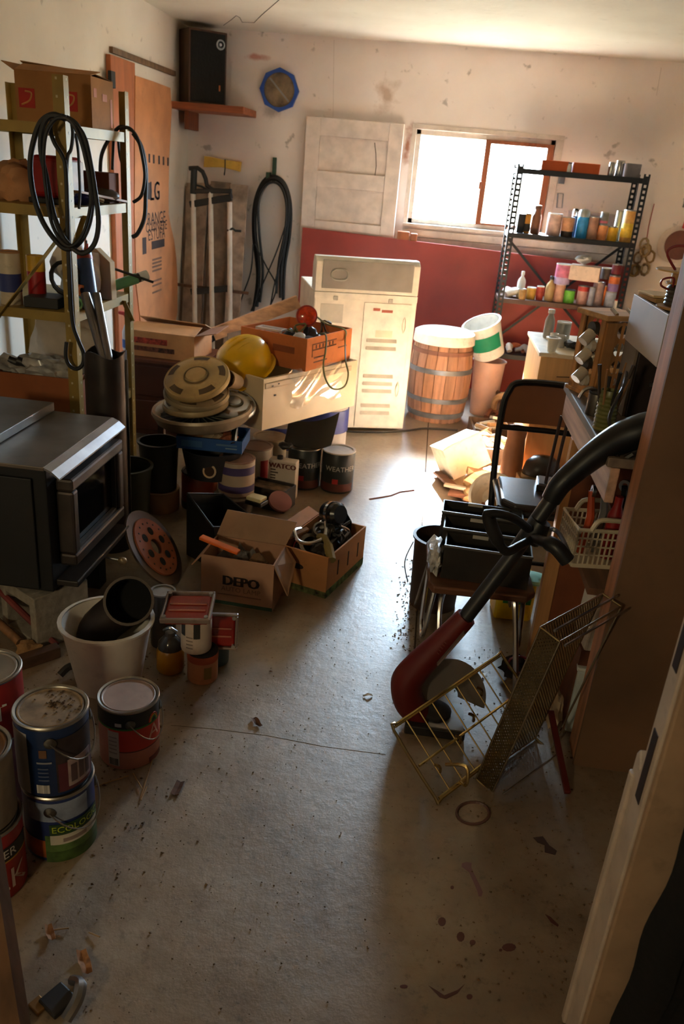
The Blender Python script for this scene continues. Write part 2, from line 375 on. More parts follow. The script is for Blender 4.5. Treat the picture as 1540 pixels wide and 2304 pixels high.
m = MB(); m.bb(WX0 - .03, WX1 + .05, YB - .014, YB, WZ1, WZ1 + .03); m.bb(WX0 - .03, WX0, YB - .014, YB, WZ0 - .02, WZ1); m.bb(WX1, WX1 + .05, YB - .014, YB, WZ0 - .02, WZ1)
m.build('casing', paint(214, 200, 186), win, bev=.002)
MB().bb(WX0 - .03, WX1 + .08, YB - .03, YB + .02, WZ0 - .025, WZ0).build('window_sill', paint(216, 206, 194), win, bev=.004)
# painted boards of the low wainscot between the window and the red board
ws = struct('trim_1', 'white horizontal boards under the window', 'trim')
for i in range(2):
    MB().bb(-.25, 1.45, YB - .022, YB, .985 + i * .055, .985 + i * .055 + .051).build('board', paint(205, 196, 186), ws, bev=.003)
# portal so that sky light through the openings is sampled well
for nm, loc, sx, sy, rot in (('window_portal', ((WX0 + WX1) / 2, YB + .12, (WZ0 + WZ1) / 2), WX1 - WX0, WZ1 - WZ0, (rad(-90), 0, 0)), ('rear_portal', ((OX0 + OX1) / 2, YF - .1, (OZ0 + OZ1) / 2), OX1 - OX0, OZ1 - OZ0, (rad(90), 0, 0))):
    ld = bpy.data.lights.new(nm, 'AREA'); ld.shape = 'RECTANGLE'; ld.size = sx; ld.size_y = sy; ld.cycles.is_portal = True
    lo = bpy.data.objects.new(nm, ld); COL.objects.link(lo); lo.location = loc; lo.rotation_euler = rot

# slab joint, cracks, paint spills on the floor
jm = C(60, 44, 30, 0.95)
MB().bb(.088, .094, 2.0, 6.1, 0, .0006).build('slab_joint', jm, floor)
MB().tube([at(x, y, Z=.0) for x, y in ((385, 1632), (480, 1640), (600, 1655), (730, 1680), (868, 1698))], .0008, 4).build('crack', C(84, 68, 52, .95), floor)
MB().tube([at(x, y, Z=.0) for x, y in ((832, 1124), (858, 1120), (880, 1116), (900, 1108), (932, 1104))], .006, 4).build('crack', C(110, 62, 40, .95), floor)
sp = C(92, 52, 50, 0.35, var=.1)
def spill(pix, mat=sp):
    q = [at(x, y, Z=0) for x, y in pix]; MB().prism([(p.x, p.y) for p in q], -.001, .0009).build('paint_spill', mat, floor)
def oval(x, y, a, b, n=10, rot=0): return [(x + a * cos(rot) * cos(2 * pi * i / n) - b * sin(rot) * sin(2 * pi * i / n), y + a * sin(rot) * cos(2 * pi * i / n) + b * cos(rot) * sin(2 * pi * i / n)) for i in range(n)]
for e in ((995, 2074, 9, 10), (1037, 2108, 9, 11), (1064, 2121, 7, 6), (1146, 2132, 16, 9), (1127, 2138, 4, 3), (1057, 2243, 7, 6), (1018, 1997, 4, 4), (909, 2220, 9, 4)): spill(oval(*e))
spill([(1040, 1943), (1050, 1940), (1062, 1942), (1061, 1952), (1068, 1968), (1079, 1990), (1087, 2008), (1084, 2017), (1077, 2017), (1075, 2006), (1066, 1985), (1056, 1962), (1046, 1955), (1039, 1950)], C(126, 92, 100, .4, var=.05))
spill([(965, 2218), (985, 2230), (1000, 2240), (1030, 2228), (1046, 2215), (1030, 2235), (1004, 2248), (990, 2244)])
spill([(1227, 2057), (1240, 2064), (1258, 2082), (1256, 2086), (1240, 2076)])
spill([(1200, 1885), (1222, 1882), (1236, 1902), (1254, 1915), (1250, 1924), (1226, 1918), (1226, 1902), (1210, 1896)], C(70, 52, 50, .5))
pr = [at(*q, Z=0) for q in oval(1065, 1830, 37, 25, 22)]; MB().tube([(p.x, p.y, 0) for p in pr], .0045, 5, closed=True).build('paint_ring', C(96, 66, 58, .5), floor)

# dust, leaf crumbs and straw too small to count
q = random.Random(3); m = MB()
def chip(x, y, s):
    a = q.uniform(0, 6.3); h = q.uniform(.001, .004); k = q.randint(3, 4)
    m.add([(x + s * cos(a + i * 2 * pi / k) * q.uniform(.5, 1), y + s * sin(a + i * 2 * pi / k) * q.uniform(.4, 1), h * q.uniform(.2, 1)) for i in range(k)] + [(x, y, h + s * .3)], [tuple((i, (i + 1) % k, k)) for i in range(k)])
for _ in range(800): chip(q.gauss(-.45, .35), q.uniform(.85, 2.4), q.uniform(.001, .004))
for _ in range(500): chip(q.gauss(.4, .12), q.uniform(1.1, 2.4), q.uniform(.0015, .006))
for _ in range(500): chip(q.gauss(-.85, .22), q.uniform(1.2, 2.1), q.uniform(.002, .008))
for _ in range(250): chip(q.gauss(.06, .03), q.uniform(2.3, 3.0), q.uniform(.002, .007))
o = m.build('floor_debris', C(112, 88, 62, .9, var=.3, scale=40)); tag(o, 'dry leaf crumbs and dust strewn over the concrete floor', 'debris', kind='stuff')
m = MB()
for x0, y0, x1, y1 in ((316, 1800, 346, 1700), (300, 1740, 320, 1775), (330, 1770, 318, 1800), (118, 2093, 155, 2088), (200, 2098, 225, 2108), (215, 1770, 290, 1745)):
    m.tube([at(x0, y0, Z=.003), at(x1, y1, Z=.006)], .0016, 5)
tag(m.build('straw', C(176, 140, 96, .8)), 'dry straw stalks lying in front of the pink paint can', 'straw', kind='stuff')
for i, (x, y, s, lb) in enumerate(((190, 2170, .022, 'curled dry leaf on the floor near the lower left corner'), (113, 2103, .016, 'small dry leaf with a stalk near the leaning plank'), (400, 1776, .02, 'flat brown chip on the floor right of the pink can'), (577, 1628, .018, 'dark crumbled leaf in the middle of the floor'), (828, 1567, .012, 'pale paper scrap in the middle of the floor'))):
    p = at(x, y, Z=0); c0 = (168, 120, 82) if i < 2 else ((104, 70, 48) if i < 4 else (220, 214, 206))
    mm = MB(); w = s * 1.1; rz = q.uniform(0, 3)
    mm.grid(lambda u, v: (p.x + (u - .5) * 2.2 * w * cos(rz) - (v - .5) * s * sin(rz), p.y + (u - .5) * 2.2 * w * sin(rz) + (v - .5) * s * cos(rz) * (1 - 1.2 * abs(u - .5)), .002 + .3 * s * (sin(u * 7 + i) * .5 + .5) * (1 if i != 2 else .2) + abs(v - .5) * s * .5), 6, 4, .0008)
    tag(mm.build('dry_leaf' if i < 4 else 'paper_scrap', C(*c0, .85, var=.25, scale=60), smooth=True), lb, 'leaf' if i < 4 else 'paper')
# ---------------------------------------------------------------- on and against the back wall
def rot_thing(name, label, cat, loc, rz=0, group=None): return thing(name, label, cat, loc, rz, group)

# speaker in the corner on its shelf
p = at(472, 236, Y=5.93); zs = p.z
t = thing('wall_shelf', 'orange-brown wooden plank shelf in the corner under the black speaker', 'shelf', (0, 0, 0))
r_ = at(548, 250, Y=5.8)
MB().bb(XL, r_.x, 5.8, YB, zs - .045, zs - .001).build('plank', wood(168, 92, 52, axis='x'), t, bev=.004)
MB().bb(XL + .05, XL + .08, 5.95, YB, zs - .16, zs - .046).build('bracket', wood(150, 84, 50), t, bev=.003)
t = thing('loudspeaker', 'black-grilled wooden loudspeaker high in the corner under the ceiling', 'speaker', (p.x - .075, p.y + .085, zs), rad(38))
wn_ = wood(84, 54, 36, axis='z')
MB().bb(-.135, .135, -.09, .09, 0, .44).build('cabinet', wn_, t, bev=.004)
MB().bb(-.122, .122, -.097, -.09, .014, .426).build('grille', C(16, 15, 15, .85, scale=60, bump=.2), t, bev=.002)
MB().lathe([(.031, 0), (.031, .006), (.022, .007), (.022, 0)], 24, (.085, -.097, .365), (0, -1, 0)).build('tweeter_ring', metal(170, 175, 180), t, True)
MB().lathe([(.009, 0), (.009, .006), (0, .008)], 16, (.085, -.097, .365), (0, -1, 0)).build('tweeter_dome', metal(200, 205, 210), t, True)
MB().bb(.078, .088, -.1, -.097, .09, .125).build('badge', C(190, 110, 60, .4, metal=.6), t)

# blue octagon frame
p = at(630, 203, Y=YB); t = thing('octagon_frame', 'blue octagonal frame with a brown round centre hung on the wall', 'frame', (p.x, YB, p.z))
m = MB(); oc = [(cos(a) * .138, sin(a) * .138) for a in [rad(22.5 * 0 + 45 * i + 4) for i in range(8)]]
vs = []; n = 40
inner = [(.108 * cos(2 * pi * i / n), .108 * sin(2 * pi * i / n)) for i in range(n)]
def octr(a):
    a = (a + 1e-6) % (pi / 4) - pi / 8; return .138 * cos(pi / 8) / cos(a)
outer = [(octr(2 * pi * i / n) * cos(2 * pi * i / n), octr(2 * pi * i / n) * sin(2 * pi * i / n)) for i in range(n)]
for y in (0, -.03): vs += [(a, y, b) for a, b in inner] + [(a, y, b) for a, b in outer]
fs = []
for i in range(n):
    k = (i + 1) % n; fs += [(2 * n + i, 3 * n + i, 3 * n + k, 2 * n + k), (n + i, n + k, 3 * n + k, 3 * n + i), (i, 2 * n + i, 2 * n + k, k), (i, k, n + k, n + i)]
m.add(vs, fs).build('rim', plastic(38, 82, 168, .4), t)
MB().lathe([(.11, 0), (.11, .012), (0, .016)], 32, (0, 0, 0), (0, -1, 0)).build('disc', C(140, 118, 92, .6, var=.3, scale=14, dirt=.4), t, True)
MB().bar((-.07, -.017, .07), (.07, -.017, -.07), .012, .004, (0, 1, 0)).build('bar', STEEL, t)

# yellow block with a hook
p = at(503, 368, Y=YB); t = thing('wooden_block', 'yellow bow-tie shaped block with a hook above the leaning boards', 'block', (p.x, YB, p.z), 0)
MB().prism([(-.14, -.035), (-.04, -.028), (.0, -.026), (.13, -.045), (.137, .022), (.0, .026), (-.05, .033), (-.135, .04)], -.03, 0, 'xz').build('block', paint(222, 178, 74), t, bev=.004)
MB().tube([(.02, -.031, .03), (.022, -.034, -.03), (.02, -.036, -.06), (.02, -.045, -.075), (.02, -.05, -.06)], .004, 6).build('hook', BLACK, t)

# belts on a green hook
p = at(617, 395, Y=YB); t = thing('belt_hook', 'dark green metal bar hook holding the black belts', 'hook', (p.x, YB, p.z))
MB().bb(-.012, .016, -.02, -.001, -.04, .12).build('bar', C(38, 70, 48, .5), t, bev=.003)
MB().bb(-.045, -.02, -.075, -.001, -.055, .02).build('peg', C(38, 70, 48, .5), t, bev=.003)
t = thing('drive_belts', 'bundle of long black rubber belts hanging from the green wall hook', 'belts', (0, 0, 0))
def wl_(pix, Y): return [at(x, y, Y=Y) for x, y in pix]
def spl(P, n=6):
    "catmull-rom through points"
    P = [Vector(p) for p in P]; out = []
    for i in range(len(P) - 1):
        a = P[max(i - 1, 0)]; b = P[i]; c = P[i + 1]; d = P[min(i + 2, len(P) - 1)]
        for k in range(n):
            u = k / n; out.append(.5 * ((2 * b) + (c - a) * u + (2 * a - 5 * b + 4 * c - d) * u * u + (3 * b - a - 3 * c + d) * u ** 3))
    return out + [P[-1]]
rub = C(24, 24, 26, .55, var=.1)
for k, (pix, Y, r) in enumerate((
    ([(578, 690), (583, 600), (574, 520), (577, 450), (592, 415), (615, 402), (637, 415), (650, 455), (646, 520), (634, 600), (632, 670)], 6.13, .015),
    ([(570, 700), (580, 620), (571, 530), (573, 460), (590, 412), (614, 396), (640, 412), (654, 460), (652, 530), (641, 600), (637, 690)], 6.155, .012),
    ([(585, 680), (592, 610), (584, 530), (582, 460), (596, 422), (615, 410), (634, 422), (645, 460), (642, 520), (628, 590), (622, 660)], 6.10, .01))):
    MB().tube(spl(wl_(pix, Y)), r, 6).build('belt', rub, t, True)
for pix, Y in (([(573, 548), (600, 600), (622, 645), (608, 690)], 6.08), ([(645, 500), (625, 560), (600, 620), (565, 700)], 6.07), ([(638, 560), (618, 640), (608, 690), (600, 700)], 6.06), ([(570, 550), (565, 610), (548, 660), (533, 705)], 6.06), ([(583, 640), (570, 700)], 6.05)):
    MB().tube(spl(wl_(pix, Y)), .0055, 6).build('belt', rub, t, True)

# leaning boards in the corner
for i, (x0, x1, y0, Yt, lb, cc) in enumerate(((421, 470, 412, 6.14, 'grey weathered board leaning in the corner behind the white tubes', (166, 142, 122)), (476, 522, 408, 6.15, 'dark speckled board leaning between the tubes and the corner board', (146, 124, 104)), (520, 560, 414, 6.13, 'pale grey panel leaning nearest the hanging belts', (184, 162, 144)))):
    a = at(x0, y0, Y=Yt); b = at(x1, y0 + (4 if i else 0), Y=Yt); yb = Yt - .22
    t = thing('leaning_board', lb, 'board', (0, 0, 0), group='boards leaning in the back corner')
    MB().slab([(a.x + .01, yb, 0), (b.x + .0, yb, 0), (b.x, Yt, b.z), (a.x, Yt, a.z)], .02).build('board', C(*cc, .7, var=.25, scale=12, dirt=.3, bump=.1), t, bev=.004)
    MB().bar((a.x + .012, yb - .016, .03), (a.x + .005, Yt - .016, a.z - .02), .018, .012).build('edge_strip', wood(104, 80, 60), t)

# folding cart with three white tubes
t = thing('folding_cart', 'black and white folding cart frame standing in front of the corner boards', 'cart', (0, 0, 0))
YC = 5.86
wt = plastic(232, 226, 216, .3)
bot = {}
for xt, yt, xb, yb in ((435, 435, 439, 745), (474, 432, 478, 745), (517, 455, 518, 735)):
    a = at(xt, yt, Y=YC); b = at(xb, yb, Y=YC - .05)
    b = b + (b - a) * (b.z / (a.z - b.z))
    MB().cyl(b, a, .018, n=12).build('tube', wt, t, True)
bk = plastic(34, 36, 36, .5)
def band(pix0, pix1, h, Y, nm='clamp_band'):
    a = at(*pix0, Y=Y); b = at(*pix1, Y=Y)
    MB().bar(a, b, .035, h).build(nm, bk, t, bev=.005)
band((428, 460), (522, 444), .045, YC); band((430, 656), (524, 648), .045, YC - .02); band((434, 430), (522, 430), .03, YC + .0)
MB().tube([at(x, y, Y=YC) for x, y in ((435, 436), (436, 405), (437, 380))], .022, 10).build('grip', bk, t, True)
MB().tube([at(x, y, Y=YC) for x, y in ((426, 379), (445, 378), (456, 386), (463, 402), (466, 418), (480, 428), (505, 430), (518, 432), (520, 446))], .015, 8).build('handle', bk, t, True)
MB().tube([at(x, y, Y=YC) for x, y in ((437, 415), (455, 420), (474, 432))], .008, 6).build('brace', bk, t, True)
MB().tube([at(x, y, Y=YC - .02) for x, y in ((512, 519), (524, 514), (530, 519), (543, 520))], .009, 6).build('clip', bk, t, True)
band((474, 765), (520, 737), .04, YC - .1, 'base_bar'); band((436, 775), (478, 762), .04, YC - .12, 'base_bar')
MB().bar(at(400, 640, Y=YC + .03), at(560, 660, Y=YC + .03), .02, .02).build('cross_rod', wood(110, 76, 54), t)

# old panel door leaning on the wall
DL, DR, DT = -.985, -.305, 1.765
t = thing('panel_door', 'old white panelled door leaning on the wall left of the window', 'door', (0, 0, 0))
dm = paint(222, 206, 196, .55, .08); YD = 6.12
MB().bb(DL, DL + .1, YD, YD + .04, 0, DT).build('stile', dm, t, bev=.003); MB().bb(DR - .1, DR, YD, YD + .04, 0, DT).build('stile', dm, t, bev=.003)
zz = DT - .115; MB().bb(DL + .1, DR - .1, YD, YD + .04, zz, DT).build('rail', dm, t, bev=.003)
for i in range(5):
    ph = .225
    MB().bb(DL + .1, DR - .1, YD + .026, YD + .034, zz - ph, zz).build('panel', dm, t, bev=.002)
    r0 = max(zz - ph - .105, 0)
    MB().bb(DL + .1, DR - .1, YD, YD + .04, r0, zz - ph).build('rail', dm, t, bev=.003); zz = r0
    if zz <= .25: break
MB().tube([(-.50, YD + .025, DT - .13), (-.485, YD + .025, DT - .2), (-.475, YD + .025, DT - .28), (-.478, YD + .025, DT - .34)], .0025, 5).build('crack', crack, t)

# red board
t = thing('red_board', 'long dark red board standing along the wall under the window', 'board', (0, 0, 0))
MB().slab([(-.965, 6.055, 0), (1.38, 6.055, 0), (1.38, 6.085, .975), (-.965, 6.085, 1.04)], -.024).build('board', C(160, 54, 44, .5, var=.12, scale=3, dirt=.12), t, bev=.003)
RBZ = lambda x: 1.04 - (x + .965) / 2.345 * .065
for x0, x1, lb in ((895, 922, 'brown wooden block on the ledge below the old door corner'), (925, 940, 'small rusty wooden block beside the window corner')):
    a = at(x0, 525, Y=6.06); b = at(x1, 525, Y=6.06)
    o = MB().bb(a.x, b.x, 6.05, 6.1, RBZ(a.x) - .0, RBZ(a.x) + (.055 if x0 < 900 else .05)).build('wood_block', wood(158, 88, 50), None, bev=.004); tag(o, lb, 'block')

# bits hung on the wall right of the window
t = thing('wall_ledge', 'narrow white ledge on the wall behind the shelf of tins', 'ledge', (0, 0, 0))
a = at(1282, 462, Y=YB)
MB().bb(a.x, a.x + .5, YB - .06, YB, a.z - .05, a.z - .03).build('board', paint(202, 190, 182), t, bev=.003); MB().bb(a.x, a.x + .5, YB - .02, YB, a.z - .12, a.z - .05).build('backing', paint(196, 186, 180), t, bev=.003)
t = thing('wall_bracket', 'small grey metal bracket on the wall beside the window sash', 'bracket', (0, 0, 0))
a = at(1265, 398, Y=YB); MB().box((a.x, YB - .012, a.z), (.04, .022, .09)).build('plate', STEEL, t, bev=.003)
q4 = [at(x, y, Y=YB - .012) for x, y in ((1256, 435), (1268, 436), (1265, 468), (1253, 467))]; MB().tube(q4, .004, 6, closed=True).build('loop', STEEL, t)
p = at(1520, 550, Y=YB)
t = thing('frying_pan', 'brown round pan with a red handle hanging on the wall at right', 'pan', (p.x, YB, p.z))
MB().lathe([(.092, 0), (.125, .045), (.12, .045), (.088, .006), (0, .006)], 32, (0, -.06, 0), (0, 1, 0)).build('pan_body', paint(214, 200, 190), t, True)
MB().lathe([(.098, 0), (.098, .004), (0, .005)], 32, (.01, -.062, .0), (0, -1, 0)).build('pan_base', C(112, 66, 52, .6, var=.15), t, True)
MB().bar((.025, -.03, .11), (.04, -.03, .25), .026, .014, (0, 1, 0)).build('handle', plastic(190, 44, 36), t, bev=.004)
p = at(1450, 560, Y=YB)
t = thing('hanging_tools', 'tangle of brass and tan fittings hanging on a red cord', 'tools', (p.x, YB, p.z))
MB().tube([(.0, -.012, .3), (-.005, -.012, .15), (.0, -.02, .05)], .003, 5).build('cord', plastic(180, 70, 70), t)
q = random.Random(5)
for i in range(9):
    c = Vector((q.uniform(-.05, .05), -.035, q.uniform(-.16, .05)))
    MB().tube([c + Vector((.028 * cos(a), q.uniform(-.012, .012), .028 * sin(a) * 1.4)) for a in [rad(40 * k) for k in range(9)]], .008, 6, closed=True).build('fitting', C(*((150, 120, 70), (120, 92, 60), (176, 150, 110))[i % 3], .45, metal=.3), t, True)
p = at(1538, 455, Y=YB); t = thing('wall_hook', 'small chrome hook on the wall above the red pan handle', 'hook', (p.x, YB, p.z)); MB().tube([(0, -.002, .02), (0, -.02, .02), (0, -.03, -.01), (0, -.02, -.03)], .007, 6).build('hook', CHROME, t, True)

# ---------------------------------------------------------------- left wall: blocked doorway
a = at(249, 122, X=XL + .03); b = at(304, 146, X=XL + .03)
t = thing('door_plank', 'orange-brown wooden board standing upright beside the cardboard sheet', 'board', (0, 0, 0))
MB().bb(XL + .002, XL + .03, a.y, b.y, 0, a.z).build('board', wood(186, 108, 62, axis='z', var=.12), t, bev=.003)
MB().bb(XL + .03, XL + .05, a.y - .05, a.y + .01, a.z - .16, a.z - .08).build('hinge', DARK, t, bev=.002)
XC = XL + .035
cp = [at(x, y, X=XC) for x, y in ((305, 170), (345, 183), (384, 198), (387, 245), (384, 300), (381, 360), (380, 430), (380, 480), (384, 505), (392, 540), (397, 580), (400, 630), (400, 700), (396, 722), (360, 728), (318, 735), (307, 640), (303, 480), (304, 300))]
t = thing('cardboard_sheet', 'tall printed cardboard sheet with a torn edge covering the doorway', 'cardboard', (0, 0, 0))
MB().prism([(p.y, p.z) for p in cp], XL + .002, XC, 'yz').build('sheet', card(198, 134, 88), t)
ink = C(58, 40, 32, .8)
def wtext(s, x, y, size, mat=ink, name='print', bold=0): return text_flat(s, size, frame(at(x, y, X=XC + .0012), (0, 1, 0)), mat, t, name, bold)
wtext('LG', 349, 432, .16, bold=.006); p = at(336, 430, X=XC + .0012)
MB().lathe([(.05, 0), (.05, .001)], 20, (XC + .0002, p.y, p.z), (1, 0, 0)).build('print', C(70, 56, 50, .8), t)
wtext('RANGE', 353, 492, .11); wtext('CUISINIERE', 353, 510, .085); wtext('ESTUFA', 353, 527, .1)
for x, y, w, h in ((356, 549, .26, .05), (358, 360, .03, .05), (368, 362, .03, .05), (378, 364, .03, .05), (346, 358, .03, .05), (336, 356, .03, .05), (325, 553, .07, .1)):
    p = at(x, y, X=XC); MB().bb(XC, XC + .0012, p.y - w / 2, p.y + w / 2, p.z - h / 2, p.z + h / 2).build('print', ink, t)
for i, yy in enumerate((582, 590, 598, 607, 630, 640, 655)):
    p = at(354, yy, X=XC); MB().bb(XC, XC + .001, p.y - .1, p.y + .09, p.z - .006, p.z + .006).build('print', C(120, 84, 62, .8), t)
o = MB().bb(XL, XL + .02, 4.75, 5.86, at(386, 172, X=XL).z + .005, at(386, 172, X=XL).z + .035).build('trim_2', wood(120, 92, 66)); tag(o, 'dark strip of wood over the blocked doorway', 'trim', kind='structure')
# ---------------------------------------------------------------- generic containers
AF = -pi / 2   # angle that faces the camera side
def tin(name, label, cat, loc, r, h, col, lid=None, band=None, group=None, txt=None, rz=0, open_=False):
    t = thing(name, label, cat, loc, rz, group)
    MB().lathe([(r * .97, 0), (r, .004), (r, h - .004), (r * .97, h)], 20).build('body', col, t, True)
    lid = lid or metal(170, 166, 158)
    MB().lathe([(r * .99, h - .002), (r * 1.02, h + .001), (r * 1.0, h + .005), (r * .86, h + .004), (r * .84, h + .0005), (0, h + .001)], 20, capb=False).build('lid', lid, t, True)
    if band: 
        z0, z1, c = band; MB().lathe([(r + .0003, h * z0), (r + .0009, h * z0), (r + .0009, h * z1), (r + .0003, h * z1)], 20, capb=False, capt=False).build('label_band', c, t, True)
    if txt: text_round(txt[0], txt[1], r + .0015, AF - rz + (txt[3] if len(txt) > 3 else 0), h * .5, txt[2], t)
    return t
def bottle(name, label, cat, loc, r, h, col, cap, group=None, neck=.35, capc=None):
    t = thing(name, label, cat, loc, 0, group)
    MB().lathe([(r * .9, 0), (r, .006), (r, h * .58), (r * .85, h * .68), (r * neck, h * .8), (r * neck, h * .9)], 18).build('body', col, t, True)
    MB().lathe([(r * neck * 1.25, h * .86), (r * neck * 1.25, h * .98), (r * neck, h)], 14).build('cap', cap, t, True)
    return t
def spray(name, label, cat, loc, r, h, col, cap, group=None):
    t = thing(name, label, cat, loc, 0, group)
    MB().lathe([(r * .95, 0), (r, .004), (r, h * .72), (r * .8, h * .76)], 18).build('body', col, t, True)
    MB().lathe([(r * .97, h * .72), (r * .97, h * .88), (r * .8, h * .96), (r * .4, h)], 18).build('cap', cap, t, True)
    return t
def open_box(t, L_, W_, H_, mat, th=.006, floor_=True, nm='body'):
    "open carton with its origin at the centre of its base"
    m = MB(); a, b = L_ / 2, W_ / 2
    m.bb(-a, a, -b, -b + th, 0, H_); m.bb(-a, a, b - th, b, 0, H_); m.bb(-a, -a + th, -b + th, b - th, 0, H_); m.bb(a - th, a, -b + th, b - th, 0, H_); m.bb(-a + th, a - th, -b + th, b - th, 0, th)
    return m.build(nm, mat, t)
def bucket(name, label, cat, loc, r0, r1, h, col, group=None, rz=0, R=None, rim=True, th=.004, inner=None):
    t = thing(name, label, cat, loc, rz, group, R)
    MB().lathe([(0, th * 2), (r0 - th, th * 2), (r1 - th, h), (r1, h), (r0, 0), (0, 0)], 30).build('body', col, t, True)
    if rim: MB().lathe([(r1 - th, h - .004), (r1 + .007, h - .004), (r1 + .008, h + .004), (r1 - th, h + .005)], 30, capb=False, capt=False).build('rim', col, t, True)
    return t

# ---------------------------------------------------------------- black steel rack with tins
G_ = 'tins and jars on the black rack'
SX0, SX1, SY0, SY1 = .462, 1.288, 5.66, 5.98
SZ = (1.545, 1.155, .735, .36)
t = thing('steel_rack', 'black slotted steel shelf rack in front of the window', 'shelf rack', (0, 0, 0))
bm_ = C(30, 32, 36, .45, metal=.3, var=.1)
for x, sx in ((SX0, 1), (SX1, -1)):
    for y, sy in ((SY0, 1), (SY1, -1)):
        m = MB(); w = .04; tk = .0025; pitch = .0335; n = int(1.56 / pitch)
        for f in (0, 1):
            def bx(a0, a1, z0, z1):
                if f == 0: m.bb(x + sx * a0, x + sx * a1, y, y + sy * tk, z0, z1)
                else: m.bb(x, x + sx * tk, y + sy * a0, y + sy * a1, z0, z1)
            bx(0, .012, 0, 1.57); bx(.028, w, 0, 1.57)
            for k in range(n + 1): bx(.012, .028, k * pitch, min(k * pitch + .0165, 1.57))
        m.build('post', bm_, t)
for z in SZ:
    m = MB(); m.bb(SX0 + .003, SX1 - .003, SY0 + .003, SY1 - .003, z - .004, z); m.bb(SX0 + .003, SX1 - .003, SY0 + .003, SY0 + .006, z - .03, z - .004); m.bb(SX0 + .003, SX1 - .003, SY1 - .006, SY1 - .003, z - .03, z - .004); m.bb(SX0 + .003, SX0 + .006, SY0 + .006, SY1 - .006, z - .03, z - .004); m.bb(SX1 - .006, SX1 - .003, SY0 + .006, SY1 - .006, z - .03, z - .004)
    m.build('shelf', bm_ if z != .735 else C(92, 62, 48, .6), t)
for a, b in (((SX0, 1.13), (SX1, .36)), ((SX1, 1.13), (SX0, .36))):
    MB().bar((a[0], SY1 + .004, a[1]), (b[0], SY1 + .004, b[1]), .003, .018).build('cross_brace', bm_, t)

def shelf_x(px, z, Y=5.75): return at(px, 600, Y=Y).x if 0 else None
def onshelf(px, z, Y):
    "x on the shelf at height z below pixel column px"
    P = None
    lo, hi = 300, 900
    for _ in range(30):
        mid = (lo + hi) / 2; P = at(px, mid, Y=Y)
        if P.z > z: lo = mid
        else: hi = mid
    return P.x
def C6(x, y): return (1080 + x * .2987, 330 + y * .2987)
def it(kind, x0, x1, ytop, ybot, z, label, col, Y=5.76, **k):
    "an item of the rack from its box in the picture"
    px0 = 1080 + x0 * .2987; px1 = 1080 + x1 * .2987
    xa = onshelf(px0, z, Y); xb = onshelf(px1, z, Y); r = (xb - xa) / 2; h = (ybot - ytop) * .2987 / 343
    loc = ((xa + xb) / 2, Y, z)
    if kind == 'tin': return tin(k.get('name', 'paint_tin'), label, 'tin', loc, r, h, col, k.get('lid'), k.get('band'), G_)
    if kind == 'bottle': return bottle('bottle', label, 'bottle', loc, r, h, col, k.get('cap', BLACK), G_, k.get('neck', .35))
    if kind == 'spray': return spray('spray_can', label, 'spray can', loc, r, h, col, k.get('cap', WHITEP), G_)
    if kind == 'box':
        t = thing('carton', label, 'box', loc, k.get('rz', 0), G_); d = k.get('d', .1)
        MB().bb(-r, r, -d / 2, d / 2, 0, h).build('body', col, t, bev=.003)
        if k.get('band'): MB().bb(-r * .8, r * .8, -d / 2 - .001, -d / 2, h * .3, h * .8).build('label', k['band'], t)
        return t
z2 = SZ[1]; pk = lambda *c: C(*c, .5, var=.18, scale=25)
it('box', 270, 322, 497, 632, z2, 'small black box at the left end of the tin shelf', BLACK, Y=5.8)
it('tin', 326, 372, 500, 635, z2, 'orange and black tin next to the small black box', pk(200, 140, 50), lid=plastic(40, 36, 34), band=(.1, .5, pk(60, 50, 40)))
it('bottle', 375, 448, 432, 637, z2, 'round-shouldered brown bottle lit against the window', C(130, 84, 58, .3), cap=C(110, 74, 54, .4), neck=.6)
it('tin', 492, 600, 500, 652, z2, 'big pinkish white tin standing in front of the window frame', pk(206, 172, 160), lid=paint(240, 236, 230))
it('tin', 604, 698, 525, 660, z2, 'black tin with a peach label beside the blue spray can', pk(64, 52, 44), band=(.3, 1, pk(206, 150, 110)))
it('spray', 668, 718, 448, 650, z2, 'chrome-capped dark spray can behind the blue one', pk(60, 60, 64), cap=CHROME, Y=5.88)
it('spray', 712, 800, 458, 665, z2, 'bright blue spray can with a silver dome', pk(40, 140, 206), cap=metal(190, 194, 190))
it('tin', 795, 876, 528, 682, z2, 'rusty pink-brown tin right of the blue spray can', pk(176, 130, 106))
it('tin', 874, 948, 585, 690, z2, 'low peach-orange tin under a grey jar', pk(226, 148, 90))
ox = onshelf(1080 + 908 * .2987, z2, 5.76)
tin('grey_jar', 'grey jar with pink stripe stacked on the peach tin', 'jar', (ox, 5.76, z2 + 105 * .2987 / 343 + .006), .026, .07, pk(120, 118, 116), None, (.1, .3, pk(200, 100, 120)), G_)
it('tin', 952, 1026, 600, 697, z2, 'squat yellow tin near the right end of the tin shelf', pk(226, 176, 40))
it('tin', 990, 1042, 472, 680, z2, 'tall silver tin behind the squat yellow one', metal(190, 190, 180), Y=5.87)
it('tin', 1042, 1090, 470, 690, z2, 'dark green-grey tall tin at the rear right of the tin shelf', metal(110, 120, 116), Y=5.89)
it('tin', 1046, 1142, 480, 702, z2, 'tall tan and yellow tin at the right end of its shelf', pk(214, 160, 84), band=(.15, .6, pk(226, 190, 60)))
z3 = SZ[2]
bb_ = thing('plastic_bag', 'sunlit crumpled white bag at the left end of the lower tin shelf', 'bag', (onshelf(1147, z3, 5.78), 5.78, z3), 0, None)
MB().blob((0, 0, .035), (.055, .06, .035), 3, .35).build('bag', WHITEP, bb_, True)
it('bottle', 268, 330, 925, 1122, z3, 'white plastic bottle beside the crumpled bag', WHITEP, cap=WHITEP, Y=5.82)
